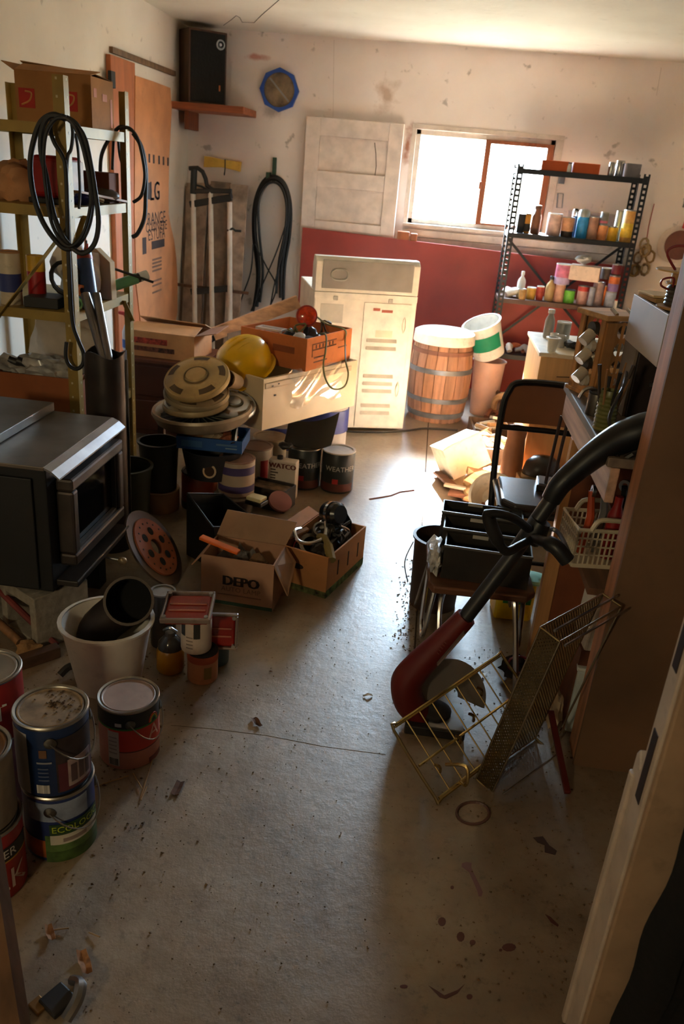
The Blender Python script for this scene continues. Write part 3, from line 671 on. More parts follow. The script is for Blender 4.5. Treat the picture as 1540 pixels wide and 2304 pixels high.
it('tin', 288, 342, 1050, 1125, z3, 'short amber jar in front of the white bottle', pk(176, 130, 70), Y=5.70)
it('tin', 345, 414, 1045, 1130, z3, 'mustard yellow tin with a white lid', pk(206, 160, 70), lid=WHITEP)
it('tin', 418, 472, 1035, 1135, z3, 'small red tin left of the tan bottle', pk(180, 64, 50), lid=WHITEP)
it('bottle', 482, 550, 960, 1148, z3, 'tan plastic bottle with a dark cap', plastic(190, 160, 110), cap=plastic(60, 60, 58))
it('tin', 552, 628, 1022, 1152, z3, 'peach pink tin with another tin stacked on it', pk(214, 164, 140), lid=paint(200, 180, 190))
ox = onshelf(1080 + 590 * .2987, z3, 5.76)
tin('paint_tin', 'pink and lilac tin stacked above the peach one', 'tin', (ox, 5.76, z3 + 130 * .2987 / 343 + .006), .052, .125, pk(214, 120, 150), WHITEP, (.0, .35, pk(190, 170, 210)), G_)
it('tin', 620, 706, 1065, 1160, z3, 'lime green jar with a dark lid', pk(110, 190, 60), lid=plastic(50, 40, 36))
it('tin', 722, 802, 1040, 1172, z3, 'red-topped pinkish tin next to the lime jar', pk(200, 150, 140), band=(.75, 1, pk(206, 60, 50)))
it('tin', 806, 850, 1045, 1178, z3, 'slim grey-blue tin in front of the mauve one', pk(160, 160, 176), Y=5.72)
it('tin', 830, 915, 1010, 1180, z3, 'tall mauve tin under the white box', pk(176, 150, 150), Y=5.79)
tb = it('box', 640, 860, 925, 1035, z3, 'white and pink carton lying across the tins', paint(226, 200, 180), d=.13, rz=rad(-14))
tb.location.z = z3 + .155
it('tin', 862, 950, 935, 1015, z3, 'white-lidded dark jar on the mauve tin', pk(90, 80, 78), lid=WHITEP, Y=5.83).location.z = z3 + .17
o = MB().blob((onshelf(1295, z3, 5.8), 5.8, z3 + .255 + .032), (.05, .045, .03), 8, .4).build('plastic_bag', WHITEP, None, True); tag(o, 'small white bag resting on the pink carton', 'bag')
it('tin', 905, 940, 1040, 1185, z3, 'slim orange tin next to the purple stack', pk(220, 120, 50), Y=5.8)
it('tin', 932, 1012, 1080, 1190, z3, 'grey-blue tin carrying the purple and orange tin', pk(170, 180, 200))
ox = onshelf(1080 + 975 * .2987, z3, 5.76)
tin('paint_tin', 'purple and orange tin on top of the grey-blue tin', 'tin', (ox, 5.76, z3 + 110 * .2987 / 343 + .006), .035, .1, pk(150, 120, 180), None, (.5, .95, pk(226, 120, 60)), G_)
tin('paint_tin', 'dark red small tin topping the purple stack', 'tin', (ox, 5.76, z3 + 110 * .2987 / 343 + .118), .032, .06, pk(130, 40, 50), None, None, G_)
it('tin', 1005, 1052, 1135, 1196, z3, 'tiny white cup at the right end of the lower tin shelf', WHITEP, lid=pk(200, 60, 50), Y=5.70)
# top of the rack
z1 = SZ[0]
for x0, x1, lb in ((455, 655, 'long orange box on top of the rack, window side'), (690, 886, 'orange box on top of the rack next to the small white jar')):
    it('box', x0, x1, 112, 182, z1, lb, C(206, 92, 40, .6, var=.08), d=.12, Y=5.80)
it('bottle', 655, 690, 108, 175, z1, 'small white jar between the orange boxes', WHITEP, cap=plastic(90, 70, 80), Y=5.74, neck=.7)
it('box', 1080, 1185, 118, 212, z1, 'grey metal box at the right on top of the rack', metal(170, 164, 168), d=.14, Y=5.8)
it('tin', 960, 1005, 118, 205, z1, 'chrome tin at the left of the grey metal box', CHROME, Y=5.76)
it('tin', 1012, 1075, 105, 208, z1, 'wider chrome tin touching the grey metal box', CHROME, Y=5.78)
# bottom shelf scrap
q = random.Random(11)
for i in range(8):
    x = .50 + i * .05; t = thing('scrap_part', ['bluish rolled cloth on the lowest rack shelf', 'rusty orange part on the lowest rack shelf, far left', 'white plastic scrap on the lowest rack shelf', 'orange metal elbow on the lowest rack shelf', 'grey bent pipe piece on the lowest rack shelf', 'rusty bolt heap piece on the lowest rack shelf', 'brown fitting on the lowest rack shelf', 'pale ring on the lowest rack shelf near the cabinet'][i], 'scrap', (x, 5.72 + q.uniform(0, .12), SZ[3]), q.uniform(0, 3))
    cc = ((110, 120, 150), (176, 92, 50), (220, 214, 206), (190, 100, 60), (140, 140, 150), (120, 70, 50), (120, 80, 56), (200, 180, 160))[i]
    MB().tube(spl([(-.05, 0, .02), (-.01, .01, .03 + q.uniform(0, .04)), (.03, -.01, .035), (.06, .02, .02)], 4), [.02, .02, .022, .02, .018, .018, .018, .018, .016, .016, .014, .014, .012], 8).build('body', C(*cc, .6, var=.2), t, True)
# ---------------------------------------------------------------- dryer, washer, barrel
t = thing('clothes_dryer', 'white clothes dryer turned back side to the room with a grey control panel', 'dryer', (-.352, 4.69, 0), rad(16.5))
dw = paint(232, 222, 204, .4, .12); dg = C(150, 142, 132, .4, var=.08)
MB().bb(-.3, .3, .0, .62, .015, .81).build('cabinet', dw, t, bev=.006)
MB().prism([(0, .812), (0, .975), (.03, 1.0), (.1, 1.0), (.13, .95), (.13, .812)], -.3, .3, 'yz').build('console', dw, t, bev=.004)
MB().bb(-.262, .262, -.004, 0, .83, .985).build('console_back', dg, t, bev=.002)
MB().tube(spl([(-.19, -.006, .935), (-.14, -.006, .935), (-.12, -.006, .92), (-.12, -.006, .895), (-.14, -.006, .88), (-.19, -.006, .88), (-.21, -.006, .895), (-.21, -.006, .92), (-.19, -.006, .935)], 3), .006, 6).build('grip_recess', C(170, 164, 152, .4), t, True)
MB().bb(-.3, .3, -.003, 0, .775, .81).build('top_strip', dw, t, bev=.002)
for x in (-.19, .13): MB().bb(x, x + .024, -.01, -.003, .768, .79).build('clip', C(180, 172, 158, .4), t, bev=.002)
MB().bb(-.01, .27, -.006, -.0, .03, .765).build('rear_panel', dw, t, bev=.003)
for z in (.545, .50, .335, .29, .245, .155, .11):
    MB().prism([(-.006, z), (-.018, z - .004), (-.006, z + .016)], .02, .2, 'yz').build('louver', C(206, 196, 178, .45), t)
MB().bb(.07, .17, -.0075, -.006, .57, .61).build('sticker', C(222, 206, 176, .6), t)
for x0, x1, z in ((.045, .085, .72), (.095, .16, .712)): MB().bb(x0, x1, -.0075, -.006, z, z + .015).build('warning_label', C(170, 84, 60, .6), t)
MB().bb(-.075, -.03, -.0015, 0, .17, .215).build('warning_label', C(160, 84, 66, .6), t)
for z in (.64, .26): MB().tube(spl([(.225, -.008, z), (.235, -.008, z + .05), (.245, -.008, z), (.235, -.008, z - .04), (.225, -.008, z)], 3), .004, 5).build('embossed_slot', dw, t, True)
MB().bb(-.26, -.13, -.002, 0, .64, .745).build('data_plate', C(196, 188, 172, .5), t)
MB().lathe([(.052, 0), (.052, .03), (.046, .03), (.046, 0), (0, 0)], 28, (-.125, -.0, .085), (0, -1, 0)).build('vent_collar', C(206, 196, 178, .5), t, True)
MB().lathe([(.045, 0), (.045, .004), (0, .004)], 28, (-.125, -.003, .085), (0, -1, 0)).build('vent_hole', C(24, 20, 16, .9), t)
for x in (-.26, .26): MB().cyl((x, .06, 0), (x, .06, .015), .02, n=10).build('foot', DARK, t)
t = thing('extension_cable', 'black power cable running along the floor behind the dryer and barrel', 'cord')
MB().tube(spl([at(x, y, Z=.012) for x, y in ((757, 965), (790, 971), (860, 972), (915, 969), (960, 964), (1030, 968))]), .007, 6).build('cable', BLACK, t, True)
MB().tube(spl([at(757, 965, Z=.012), (-.60, 4.56, .06), (-.60, 4.57, .11), (-.57, 4.61, .16)]), .007, 6).build('cable', BLACK, t, True)

# barrel
cx, cy = .128, 5.19
t = thing('wooden_barrel', 'old wooden barrel with grey hoops and a white cover', 'barrel', (cx, cy, 0))
BH = .545; br = lambda z: .172 + .03 * (1 - ((z / BH - .5) / .5) ** 2)
wm = [wood(*c, axis='z', dirt=.25) for c in ((176, 124, 92), (186, 132, 100), (164, 116, 88), (180, 130, 104))]
NS = 18
for i in range(NS):
    a0 = 2 * pi * i / NS + .012; a1 = 2 * pi * (i + 1) / NS - .012
    prof = [(br(z) , z) for z in [BH * k / 8 for k in range(9)]]
    prof = [(r - .018, z) for r, z in prof][::-1]; outp = [(br(z), z) for z in [BH * k / 8 for k in range(9)]]
    m = MB().lathe(outp + prof, 3, a0=a0, a1=a1)
    o = m.build('stave', wm[i % 4], t, True)
for z, h in ((.05, .035), (.15, .03), (.335, .03), (.45, .025)):
    MB().lathe([(br(z - h / 2) + .001, z - h / 2), (br(z - h / 2) + .004, z - h / 2), (br(z + h / 2) + .004, z + h / 2), (br(z + h / 2) + .001, z + h / 2)], 36, capb=False, capt=False).build('hoop', C(130, 132, 138, .5, metal=.6, var=.2) if z < .44 else C(130, 84, 66, .7), t, True)
MB().lathe([(0, .02), (.15, .02), (.15, .05), (0, .05)], 30).build('bottom', wm[0], t)
MB().lathe([(.192, BH - .05), (.196, BH - .05), (.19, BH + .012), (.17, BH + .022), (0, BH + .026)], 36, capb=False).build('cover', paint(240, 234, 222, .6), t, True)
# pails beside the barrel
bucket('plastic_pail', 'dusty pinkish pail standing right of the barrel', 'pail', (.45, 5.40, 0), .085, .105, .36, plastic(206, 164, 146))
R_ = Matrix.Rotation(rad(-22), 3, 'Y') @ Matrix.Rotation(rad(12), 3, 'X')
t = bucket('paint_pail', 'white pail with a green label tipped onto another pail', 'pail', (.44, 5.39, .40), .1, .122, .23, paint(236, 232, 224), R=R_)
MB().lathe([(.1085, .07), (.1095, .07), (.1195, .17), (.1185, .17)], 20, a0=AF - 1.3, a1=AF + .9).build('label', C(30, 140, 104, .5, var=.1), t, True)
# scrap pile between the rack and pails
q = random.Random(21)
for i in range(9):
    x = .52 + q.uniform(0, .25); y = 5.0 + q.uniform(-.1, .35)
    t = thing('scrap_metal', ('rusty bent bar in the pile right of the barrel', 'brown coiled strip in the pile by the rack', 'dark rod sticking out of the scrap pile', 'bent orange strap in the scrap pile', 'grey curved offcut in the scrap pile', 'tangled brown wire in the scrap pile', 'broad rusty offcut at the bottom of the pile', 'short dark pipe in the scrap pile', 'pale tan offcut leaning in the scrap pile')[i], 'scrap', (x, y, 0), q.uniform(0, 6))
    z = .03 + .018 * i
    MB().tube(spl([(-.14, 0, .02), (-.04, q.uniform(-.06, .06), z), (.06, q.uniform(-.05, .05), z + .05), (.13, 0, .03 + z * .6)], 5), q.uniform(.012, .022), 7).build('bar', C(*((130, 80, 54), (110, 74, 54), (60, 48, 42), (166, 96, 56), (130, 124, 120), (120, 84, 60), (140, 76, 48), (64, 58, 54), (190, 150, 112))[i], .7, var=.25), t, True)

# crate of sunlit metal parts on the floor
p0 = at(1043, 925, Z=.12); 
t = thing('parts_tray', 'long dark tray heaped with sunlit metal parts', 'tray', (.50, 4.55, 0), rad(4))
open_box(t, .3, .62, .12, wood(96, 70, 54), .012)
q = random.Random(4)
for i in range(26):
    x, y = q.uniform(-.12, .12), q.uniform(-.28, .28); k = thing('metal_part', '', 'part', (.50 + x, 4.55 + y, .10 + q.uniform(0, .05)), q.uniform(0, 6), 'loose metal parts in the tray')
    k['label'] = ('one of the thick metal rings', 'one of the short round bars', 'one of the small flat plates')[i % 3] + ' in the sunlit long dark tray'; k['group'] = ('rings', 'bars', 'plates')[i % 3] + ' loose in the parts tray'; k.name = ('metal_ring', 'metal_bar', 'metal_plate')[i % 3]
    cc = ((200, 196, 188), (190, 150, 110), (220, 214, 206), (150, 120, 90))[i % 4]
    if i % 3 == 0: MB().lathe([(.02, 0), (.032, 0), (.032, .02), (.02, .02), (.02, 0)], 14, (0, 0, 0), (q.uniform(-1, 1), q.uniform(-1, 1), 1)).build('ring', C(*cc, .4, metal=.4), k, True)
    elif i % 3 == 1: MB().cyl((-.05, 0, .0), (.05, q.uniform(-.02, .02), q.uniform(-.01, .03)), .013, n=10).build('rod', C(*cc, .4, metal=.4), k, True)
    else: MB().box((0, 0, .01), (.07, .04, .018), R=Euler((q.uniform(-.4, .4), q.uniform(-.4, .4), 0)).to_matrix()).build('plate', C(*cc, .4, metal=.3), k, bev=.003)

# sunlit carton, bowl, scraps
c0 = Vector((.33, 4.07, 0))
R_ = Euler((rad(-14), rad(-24), rad(24))).to_matrix()
t = thing('white_carton', 'tipped white carton box glaring in the sun patch', 'box', (c0.x - .03, c0.y, .05), 0, None, R_)
open_box(t, .22, .2, .17, paint(244, 238, 226, .7), .006)
MB().slab([(-.11, -.1, .17), (.11, -.1, .17), (.13, -.19, .2), (-.1, -.19, .2)], .004).build('flap', paint(240, 226, 200, .7), t)
t = thing('paper_sack', 'crumpled brown paper sack beside the sunlit carton', 'sack', (.40, 3.80, 0), rad(20))
MB().blob((0, 0, .08), (.13, .1, .085), 13, .45, 3).build('sack', C(200, 156, 104, .8, var=.15, bump=.2), t, True)
bucket('enamel_bowl', 'white-rimmed bowl lying on its side in front of the sack', 'bowl', (.42, 3.62, .07), .06, .105, .09, paint(238, 232, 220), R=Euler((rad(58), rad(-22), 0)).to_matrix())
for i, (x0, y0, x1, y1, w, lb) in enumerate(((985, 1062, 1060, 1130, .05, 'dark stick lying from the sun patch toward the chair'), (1010, 1108, 1090, 1122, .06, 'rusty brown board scrap at the edge of the sun patch'), (1050, 1118, 1120, 1140, .07, 'orange-tan board scrap under the folding chair'), (1000, 1090, 1050, 1100, .03, 'pale twig across the sunlit scraps'))):
    a = at(x0, y0, Z=.02 + .012 * i); b = at(x1, y1, Z=.02 + .012 * i)
    o = MB().bar(a, b, w, .014).build('wood_scrap', wood(*((120, 78, 54), (140, 84, 56), (196, 132, 82), (214, 190, 160))[i], axis='x'), None, bev=.003); tag(o, lb, 'wood scrap')
t = thing('cardboard_carton', 'small tan carton standing under the dark helmet', 'box', (.60, 3.56, 0), rad(6)); MB().bb(-.1, .1, -.09, .09, 0, .23).build('body', card(196, 150, 104), t, bev=.003)
bucket('tan_bucket', 'low tan bucket on the floor under the folding chair', 'bucket', (.46, 3.33, 0), .085, .1, .15, plastic(206, 160, 92))
t = thing('clay_vase', 'tall brown vase standing behind the folding chair', 'vase', (.475, 3.63, 0)); MB().lathe([(.04, 0), (.05, .05), (.055, .16), (.05, .28), (.042, .38), (.048, .43), (.04, .43), (.035, .38)], 24).build('body', C(150, 96, 62, .5, var=.15), t, True)
t = thing('bike_helmet', 'dark rounded helmet lying behind the folding chair', 'helmet', (.60, 3.54, .232), rad(20))
MB().lathe([(.07, 0), (.076, .035), (.068, .07), (.045, .095), (0, .105)], 26, sc=(1.15, .95)).build('shell', C(58, 48, 42, .35), t, True)
MB().lathe([(.0745, .0), (.079, .0), (.079, .02), (.0745, .02)], 26, sc=(1.15, .95), capb=False, capt=False).build('rim', C(150, 120, 84, .5), t, True)

# ---------------------------------------------------------------- tan cabinet with clutter
KX0, KX1, KY0, KY1, KZ = .535, .98, 3.72, 4.25, .765
t = thing('low_cabinet', 'tan plywood cabinet with pencil scribbles behind the folding chair', 'cabinet', (0, 0, 0))
MB().bb(KX0, KX1, KY0, KY1, 0, KZ - .02).build('body', wood(214, 168, 112, axis='z', var=.08), t, bev=.003)
MB().bb(KX0 - .012, KX1 + .01, KY0 - .012, KY1, KZ - .018, KZ).build('top', paint(230, 214, 186), t, bev=.003)
sq = C(70, 50, 36, .8)
for pts in ([(.60, .60), (.61, .63), (.63, .60), (.64, .62), (.66, .605)], [(.61, .57), (.65, .58), (.68, .565)], [(.70, .50), (.702, .64)], [(.62, .66), (.69, .665)]): MB().tube([(x, KY0 - .0004, z) for x, z in pts], .002, 4).build('pencil_mark', sq, t)
def onk(px, py): return at(px, py, Z=KZ)
p = onk(1232, 760); bottle('squeeze_bottle', 'slim white-capped clear bottle at the cabinet edge', 'bottle', (p.x, p.y, KZ), .024, .14, plastic(170, 164, 154), WHITEP, neck=.55)
p = onk(1264, 765); tin('grey_tin', 'plain grey tin on the cabinet behind the cups', 'tin', (p.x, p.y, KZ), .035, .085, C(160, 158, 148, .4, metal=.3), WHITEP)
p = onk(1236, 770); tin('white_jar', 'small white jar in front of the slim bottle', 'jar', (p.x + .01, p.y - .06, KZ), .02, .05, WHITEP, WHITEP)
p = onk(1256, 775); tin('frosted_jar', 'frosted grey-white jar beside the small white jar', 'jar', (p.x, p.y - .06, KZ), .022, .05, plastic(196, 190, 178), plastic(200, 196, 186))
p = onk(1243, 794); bucket('plastic_cup', 'translucent white plastic cup at the front of the cabinet', 'cup', (p.x, p.y + .03, KZ), .018, .026, .06, plastic(236, 230, 216))
q = random.Random(9)
for i in range(5):
    p = (.69 + i * .035, 3.86 + q.uniform(-.06, .1), KZ)
    o = MB().blob((p[0], p[1], p[2] + .018), (.034, .028, .02), i, .5).build('clutter_piece', C(*((60, 56, 54), (90, 76, 66), (40, 40, 44), (200, 190, 176), (70, 60, 56))[i], .5), None, True)
    tag(o, ('black tangled clip on the tan cabinet', 'brown rag on the tan cabinet', 'dark plastic part on the cabinet near the spice rack', 'crumpled pale paper on the tan cabinet', 'dark cap on the cabinet behind the spice rack')[i], 'clutter')

# ---------------------------------------------------------------- workbench at the right
BX, BZ, BY0, BY1 = .49, .85, 1.965, 2.76
t = thing('workbench', 'narrow grey-topped workbench with a pale wooden apron', 'workbench', (0, 0, 0))
MB().bb(BX, 1.2, BY0, BY1, BZ - .025, BZ).build('top', wood(120, 104, 90, axis='y'), t, bev=.003)
MB().bb(BX + .012, BX + .035, BY0, BY1, BZ - .12, BZ - .026).build('apron', wood(196, 158, 134, axis='y'), t, bev=.003)
MB().bb(BX + .04, 1.15, BY1 - .26, BY1 - .22, 0, BZ - .026).build('end_panel', C(128, 72, 46, .6, var=.15), t)
MB().bb(BX + .012, BX + .04, BY1 - .26, BY1 - .22, 0, BZ - .121).build('leg', wood(200, 142, 88), t, bev=.002)
MB().bb(BX + .03, 1.15, BY0 + .03, BY1 - .26, .45, .47).build('lower_shelf', wood(120, 84, 60, axis='y'), t)
MB().bb(BX - .03, BX + .012, BY0 + .35, BY0 + .385, 0, .45).build('divider_edge', wood(206, 150, 96), t, bev=.002)
MB().bb(BX + .012, 1.15, BY0 + .355, BY0 + .38, 0, .45).build('divider', C(140, 78, 48, .6, var=.12), t)

# spice rack on the far end
sx, sy = .565, 2.655
t = thing('spice_rack', 'tall revolving wooden spice rack holding small glass jars', 'spice rack', (sx + .012, sy, BZ), rad(27))
ws_ = wood(190, 136, 80, axis='z', dirt=.1); S = .062; SHh = .245
MB().bb(-.072, .072, -.072, .072, 0, .014).build('base', ws_, t, bev=.003)
MB().bb(-.078, .078, -.078, .078, SHh, SHh + .016).build('top', wood(206, 160, 104, axis='x'), t, bev=.003)
jg = glass('jar_glass', (.86, .88, .86), .25, .1)
for k in range(4):
    M_ = Matrix.Rotation(k * pi / 2, 4, 'Z'); zc = [.045, .1, .155, .21]
    m = MB(M_)
    if k in (0, 2):
        for z in zc: m.ring(0, z, .0225, -S, S, z - .0275, z + .0275, -S - .006, -S, 'xz', 16)
        m.bb(-S, S, -S - .006, -S, .014, .0175); m.bb(-.004, .004, -S - .005, -S - .001, .02, .24)
    else:
        m.bb(-S, -S + .02, -S - .006, -S, .014, SHh); m.bb(S - .02, S, -S - .006, -S, .014, SHh); m.bb(-S, S, -S - .006, -S, .014, .03)
    m.build('side_panel', ws_, t)
for k, z in enumerate((.045, .1, .155, .21)):
    for s, a in ((-1, 0), (1, 0)):
        j = MB().cyl((s * .052, -.0, z), (s * .006, 0, z), .019, n=14).build('jar', jg, t, True)
        MB().cyl((s * .052, 0, z), (s * .068, 0, z), .0205, n=14).build('lid', plastic(60, 56, 52) if (k % 2) else plastic(210, 204, 194), j, True)
for s in (-1, 1): MB().cyl((s * .03, -.06, SHh + .017), (s * .03, -.03, SHh + .03), .006, n=8).build('peg', CHROME, t, True)
for k in range(3):
    o = MB().cyl((-.064, .0, .075 + k * .06), (-.095, -.004, .048 + k * .06), .018, n=14).build('jar', plastic(206, 194, 176), t, True)

# jars and tools on the bench
p = at(1352, 968, Z=BZ); t = thing('ribbed_jar', 'green ribbed jar full of pencils and brushes on the bench', 'jar', (p.x + .008, p.y + .01, BZ))
prof = [(0, .004), (.022, .004)] ; prof = [(.026, 0)]
for k in range(9): prof += [(.030, .004 + k * .0115), (.0275, .0095 + k * .0115)]
MB().lathe(prof + [(.026, .112), (.024, .112), (.024, .01), (0, .01)], 22).build('body', C(112, 112, 60, .35), t, True)
q = random.Random(2)
for i in range(8):
    a = i * .8; x, y = .014 * cos(a), .014 * sin(a); h = q.uniform(.125, .175)
    k = thing('pencil' if i % 2 else 'paint_brush', '', 'pencil' if i % 2 else 'brush', (p.x + .008 + x, p.y + .01 + y, BZ + .012), 0, 'tools in the green jar')
    k['label'] = 'one of the dark pencils sticking out of the green jar' if i % 2 else 'one of the worn brushes sticking out of the green jar'
    tip = Vector((x * 2.2, y * 2.2, h)); MB().tube([(0, 0, 0), tip * .75, tip], [.0035, .004, .0025] if i % 2 else [.0035, .004, .006], 6).build('shaft', wood(*((60, 44, 34), (150, 110, 70), (40, 36, 34), (120, 84, 50))[i % 4]), k, True)
p = at(1331, 932, Z=BZ); tin('tin_can', 'open grey tin with a bent chrome clip behind the green jar', 'tin', (p.x + .008, p.y, BZ), .027, .065, metal(110, 104, 96), DARK)
p = at(1318, 900, Z=BZ); t = thing('chrome_clip', 'bright bent chrome clip on the bench near the spice rack', 'clip', (p.x + .01, p.y, BZ)); MB().tube(spl([(-.03, 0, .005), (-.02, 0, .03), (.005, .0, .04), (.03, 0, .02), (.02, 0, .0)], 4), .006, 6).build('wire', CHROME, t, True)
t = thing('black_cable', 'black cable draped from the bench clutter beside the green jar', 'cable')
MB().tube(spl([at(x, y, Y=Y) for x, y, Y in ((1410, 838, 2.3), (1404, 870, 2.22), (1385, 905, 2.15), (1372, 940, 2.1), (1375, 960, 2.08), (1388, 985, 2.05))]), .005, 6).build('cable', BLACK, t, True)
# dark cabinets on the bench
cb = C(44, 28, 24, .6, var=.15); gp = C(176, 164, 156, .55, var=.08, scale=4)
t = thing('parts_cabinet', 'dark brown wooden cabinet standing on the bench behind the post', 'cabinet', (0, 0, 0))
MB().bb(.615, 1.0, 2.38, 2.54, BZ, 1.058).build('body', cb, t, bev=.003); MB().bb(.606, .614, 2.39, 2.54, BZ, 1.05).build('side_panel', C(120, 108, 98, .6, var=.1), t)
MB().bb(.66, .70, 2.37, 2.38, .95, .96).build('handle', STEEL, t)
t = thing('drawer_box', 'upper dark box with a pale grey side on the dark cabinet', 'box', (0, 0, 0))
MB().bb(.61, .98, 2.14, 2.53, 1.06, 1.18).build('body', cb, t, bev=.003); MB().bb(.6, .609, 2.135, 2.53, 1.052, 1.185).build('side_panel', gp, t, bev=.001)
# wire spools
tn = C(190, 150, 96, .6, var=.1)
t = thing('wire_spool', 'dark wire spool with tan discs and a loose red wire', 'spool', (.672, 2.30, 1.181))
MB().lathe([(.0, 0), (.062, 0), (.062, .006), (.0, .006)], 26).build('disc', tn, t, True)
MB().lathe([(.036, .0065)] + [(.042 + .003 * (k % 2), .008 + k * .005) for k in range(11)] + [(.036, .063)], 24).build('winding', C(76, 66, 58, .5), t, True)
MB().lathe([(.0, .064), (.05, .064), (.05, .068), (.0, .068)], 26).build('disc', tn, t, True)
MB().lathe([(.0, .0685), (.04, .0685), (.04, .095), (0, .095)], 22).build('core', tn, t, True)
MB().lathe([(.0, .096), (.082, .096), (.082, .1), (.0, .1)], 28).build('disc', C(206, 170, 110, .6, var=.1), t, True)
MB().tube(spl([(-.04, -.02, .101), (-.065, 0, .14), (-.04, 0, .16), (.02, -.01, .155), (.06, -.01, .15)], 5), .0035, 6).build('wire', plastic(130, 30, 34), t, True)
MB().tube(spl([(-.045, -.02, .05), (-.07, -.03, .06), (-.065, -.02, .075), (-.04, -.02, .08), (-.042, -.04, .06)], 4), .0028, 6).build('wire', plastic(150, 60, 60), t, True)
t = thing('paper_pad', 'tan pad with a ragged bright edge on top of the pale-sided box', 'pad', (.65, 2.45, 1.181), rad(10)); MB().bb(-.035, .05, -.06, .06, 0, .012).build('pad', tn, t, bev=.002)
MB().bb(-.04, .045, -.055, .055, .013, .02).build('pad_sheet', paint(222, 196, 150), t, bev=.002)

# ---------------------------------------------------------------- partition end: stud and panel
PX, PY0, PY1 = .548, 1.842, 1.945
ps = struct('wall_partition', 'end of a rough partition wall with a bare stud and dark panel', 'wall')
MB().bb(PX, PX + .05, PY0 + .012, PY1, 0, ZC).build('stud', wood(176, 120, 84, axis='z', dirt=.35), ps, bev=.003)
MB().bb(PX - .003, XR, PY0, PY0 + .011, 0, ZC).build('panel', C(124, 92, 66, .75, var=.15, scale=3, dirt=.3), ps)
MB().bb(PX + .051, XR, PY0 + .012, PY1, 0, ZC).build('core', C(70, 60, 52, .8), ps)

# ---------------------------------------------------------------- under the bench
t = thing('laundry_basket', 'small cream lattice basket with a loop handle full of tools', 'basket', (.565, 2.20, .471), rad(8))
bk_ = plastic(222, 208, 180); bw, bd, bh = .085, .075, .115
m = MB()
for s in (-1, 1):
    m.bb(-bw, bw, s * bd - .003, s * bd + .003, 0, .012); m.bb(s * bw - .003, s * bw + .003, -bd, bd, 0, .012)
m.bb(-bw, bw, -bd, bd, 0, .005); m.build('base', bk_, t)
MB().tube([(-bw, -bd, bh), (bw, -bd, bh), (bw, bd, bh), (-bw, bd, bh)], .006, 6, closed=True).build('rim', bk_, t, True)
for s in (-1, 1):
    m = MB()
    for i in range(13): x = -bw + i * 2 * bw / 12; m.bb(x - .002, x + .002, s * bd - .002, s * bd + .002, .012, bh)
    for z in (.04, .065, .09): m.bb(-bw, bw, s * bd - .002, s * bd + .002, z - .002, z + .002)
    for i in range(11): y = -bd + i * 2 * bd / 10; m.bb(s * bw - .002, s * bw + .002, y - .002, y + .002, .012, bh)
    for z in (.04, .065, .09): m.bb(s * bw - .002, s * bw + .002, -bd, bd, z - .002, z + .002)
    m.build('lattice', bk_, t)
    MB().tube(spl([(-.05, s * bd, bh), (-.035, s * bd, bh + .03), (0, s * bd, bh + .034), (.035, s * bd, bh + .03), (.05, s * bd, bh)], 3), .007, 6).build('handle', bk_, t, True)
for i, (x, y, cc, lb) in enumerate(((-.04, 0, (200, 80, 40), 'orange-handled tool in the cream basket'), (.0, .02, (150, 150, 150), 'steel wrench poking out of the cream basket'), (.035, -.01, (150, 30, 30), 'red canister in the cream basket'), (.06, .02, (60, 60, 60), 'dark pliers at the right of the cream basket'))):
    t = thing('hand_tool', lb, 'tool', (.565 + x, 2.20 + y, .48), rad(20 * i)); h = .19 + .02 * (i % 2)
    if i == 2: MB().lathe([(.02, 0), (.022, .01), (.022, h * .7), (.012, h * .85), (.012, h)], 14).build('body', plastic(*cc), t, True)
    else: MB().tube([(0, 0, 0), (.01, 0, h * .6), (.0, .01, h)], [.01, .012, .009], 8).build('shank', C(*cc, .4, metal=.5 if i else 0), t, True); MB().lathe([(.009, 0), (.018, 0), (.018, .01), (.009, .01), (.009, 0)], 12, (0, .01, h), (1, 0, 0)).build('head', STEEL, t, True)
t = thing('white_crate', 'white plastic crate with slots standing under the basket', 'crate', (.60, 2.06, .272), rad(5))
MB().prism([(-.06, 0), (.07, 0), (.075, .16), (.03, .15), (.0, .143), (-.03, .16), (-.055, .165)], -.06, .06, 'xz').build('body', paint(226, 218, 206), t, bev=.006)
MB().bb(-.02, .06, -.062, -.06, .03, .12).build('label', C(196, 206, 196, .6), t)
for i in range(4): MB().bb(.01 + i * .012, .017 + i * .012, -.0635, -.062, .01, .026).build('slot', DARK, t)
MB().lathe([(.015, 0), (.02, 0), (.02, .004), (.015, .004)], 14, (.04, -.062, .12), (0, -1, 0)).build('ring', DARK, t)
t = thing('shelf_riser', 'rusty brown box standing on the floor under the white crate', 'box', (.6, 2.08, 0)); open_box(t, .12, .16, .27, C(120, 70, 46, .7, var=.2), .008)
t = thing('storage_box', 'pale blue-white plastic box on the floor behind the wire rack', 'box', (.565, 2.02, 0), rad(-8)); MB().bb(-.02, .02, -.035, .035, 0, .21).build('body', C(206, 214, 212, .4), t, bev=.006); MB().bb(-.024, .024, -.039, .039, .21, .222).build('lid', C(226, 230, 228, .4), t, bev=.004)
p = at(1275, 1570, Z=0); t = thing('cloth_rag', 'cream cotton rag stuffed against the foot of the post', 'rag', (.515, 2.0, 0)); MB().blob((-.012, 0, .06), (.022, .035, .06), 17, .35, 3).build('cloth', C(212, 190, 156, .9, bump=.2), t, True)
t = thing('red_stick', 'thin red stick leaning at the foot of the post', 'stick'); MB().bar(at(1278, 1785, Z=.008), at(1240, 1600, Z=.10), .016, .012).build('stick', paint(92, 24, 20), t, bev=.002)
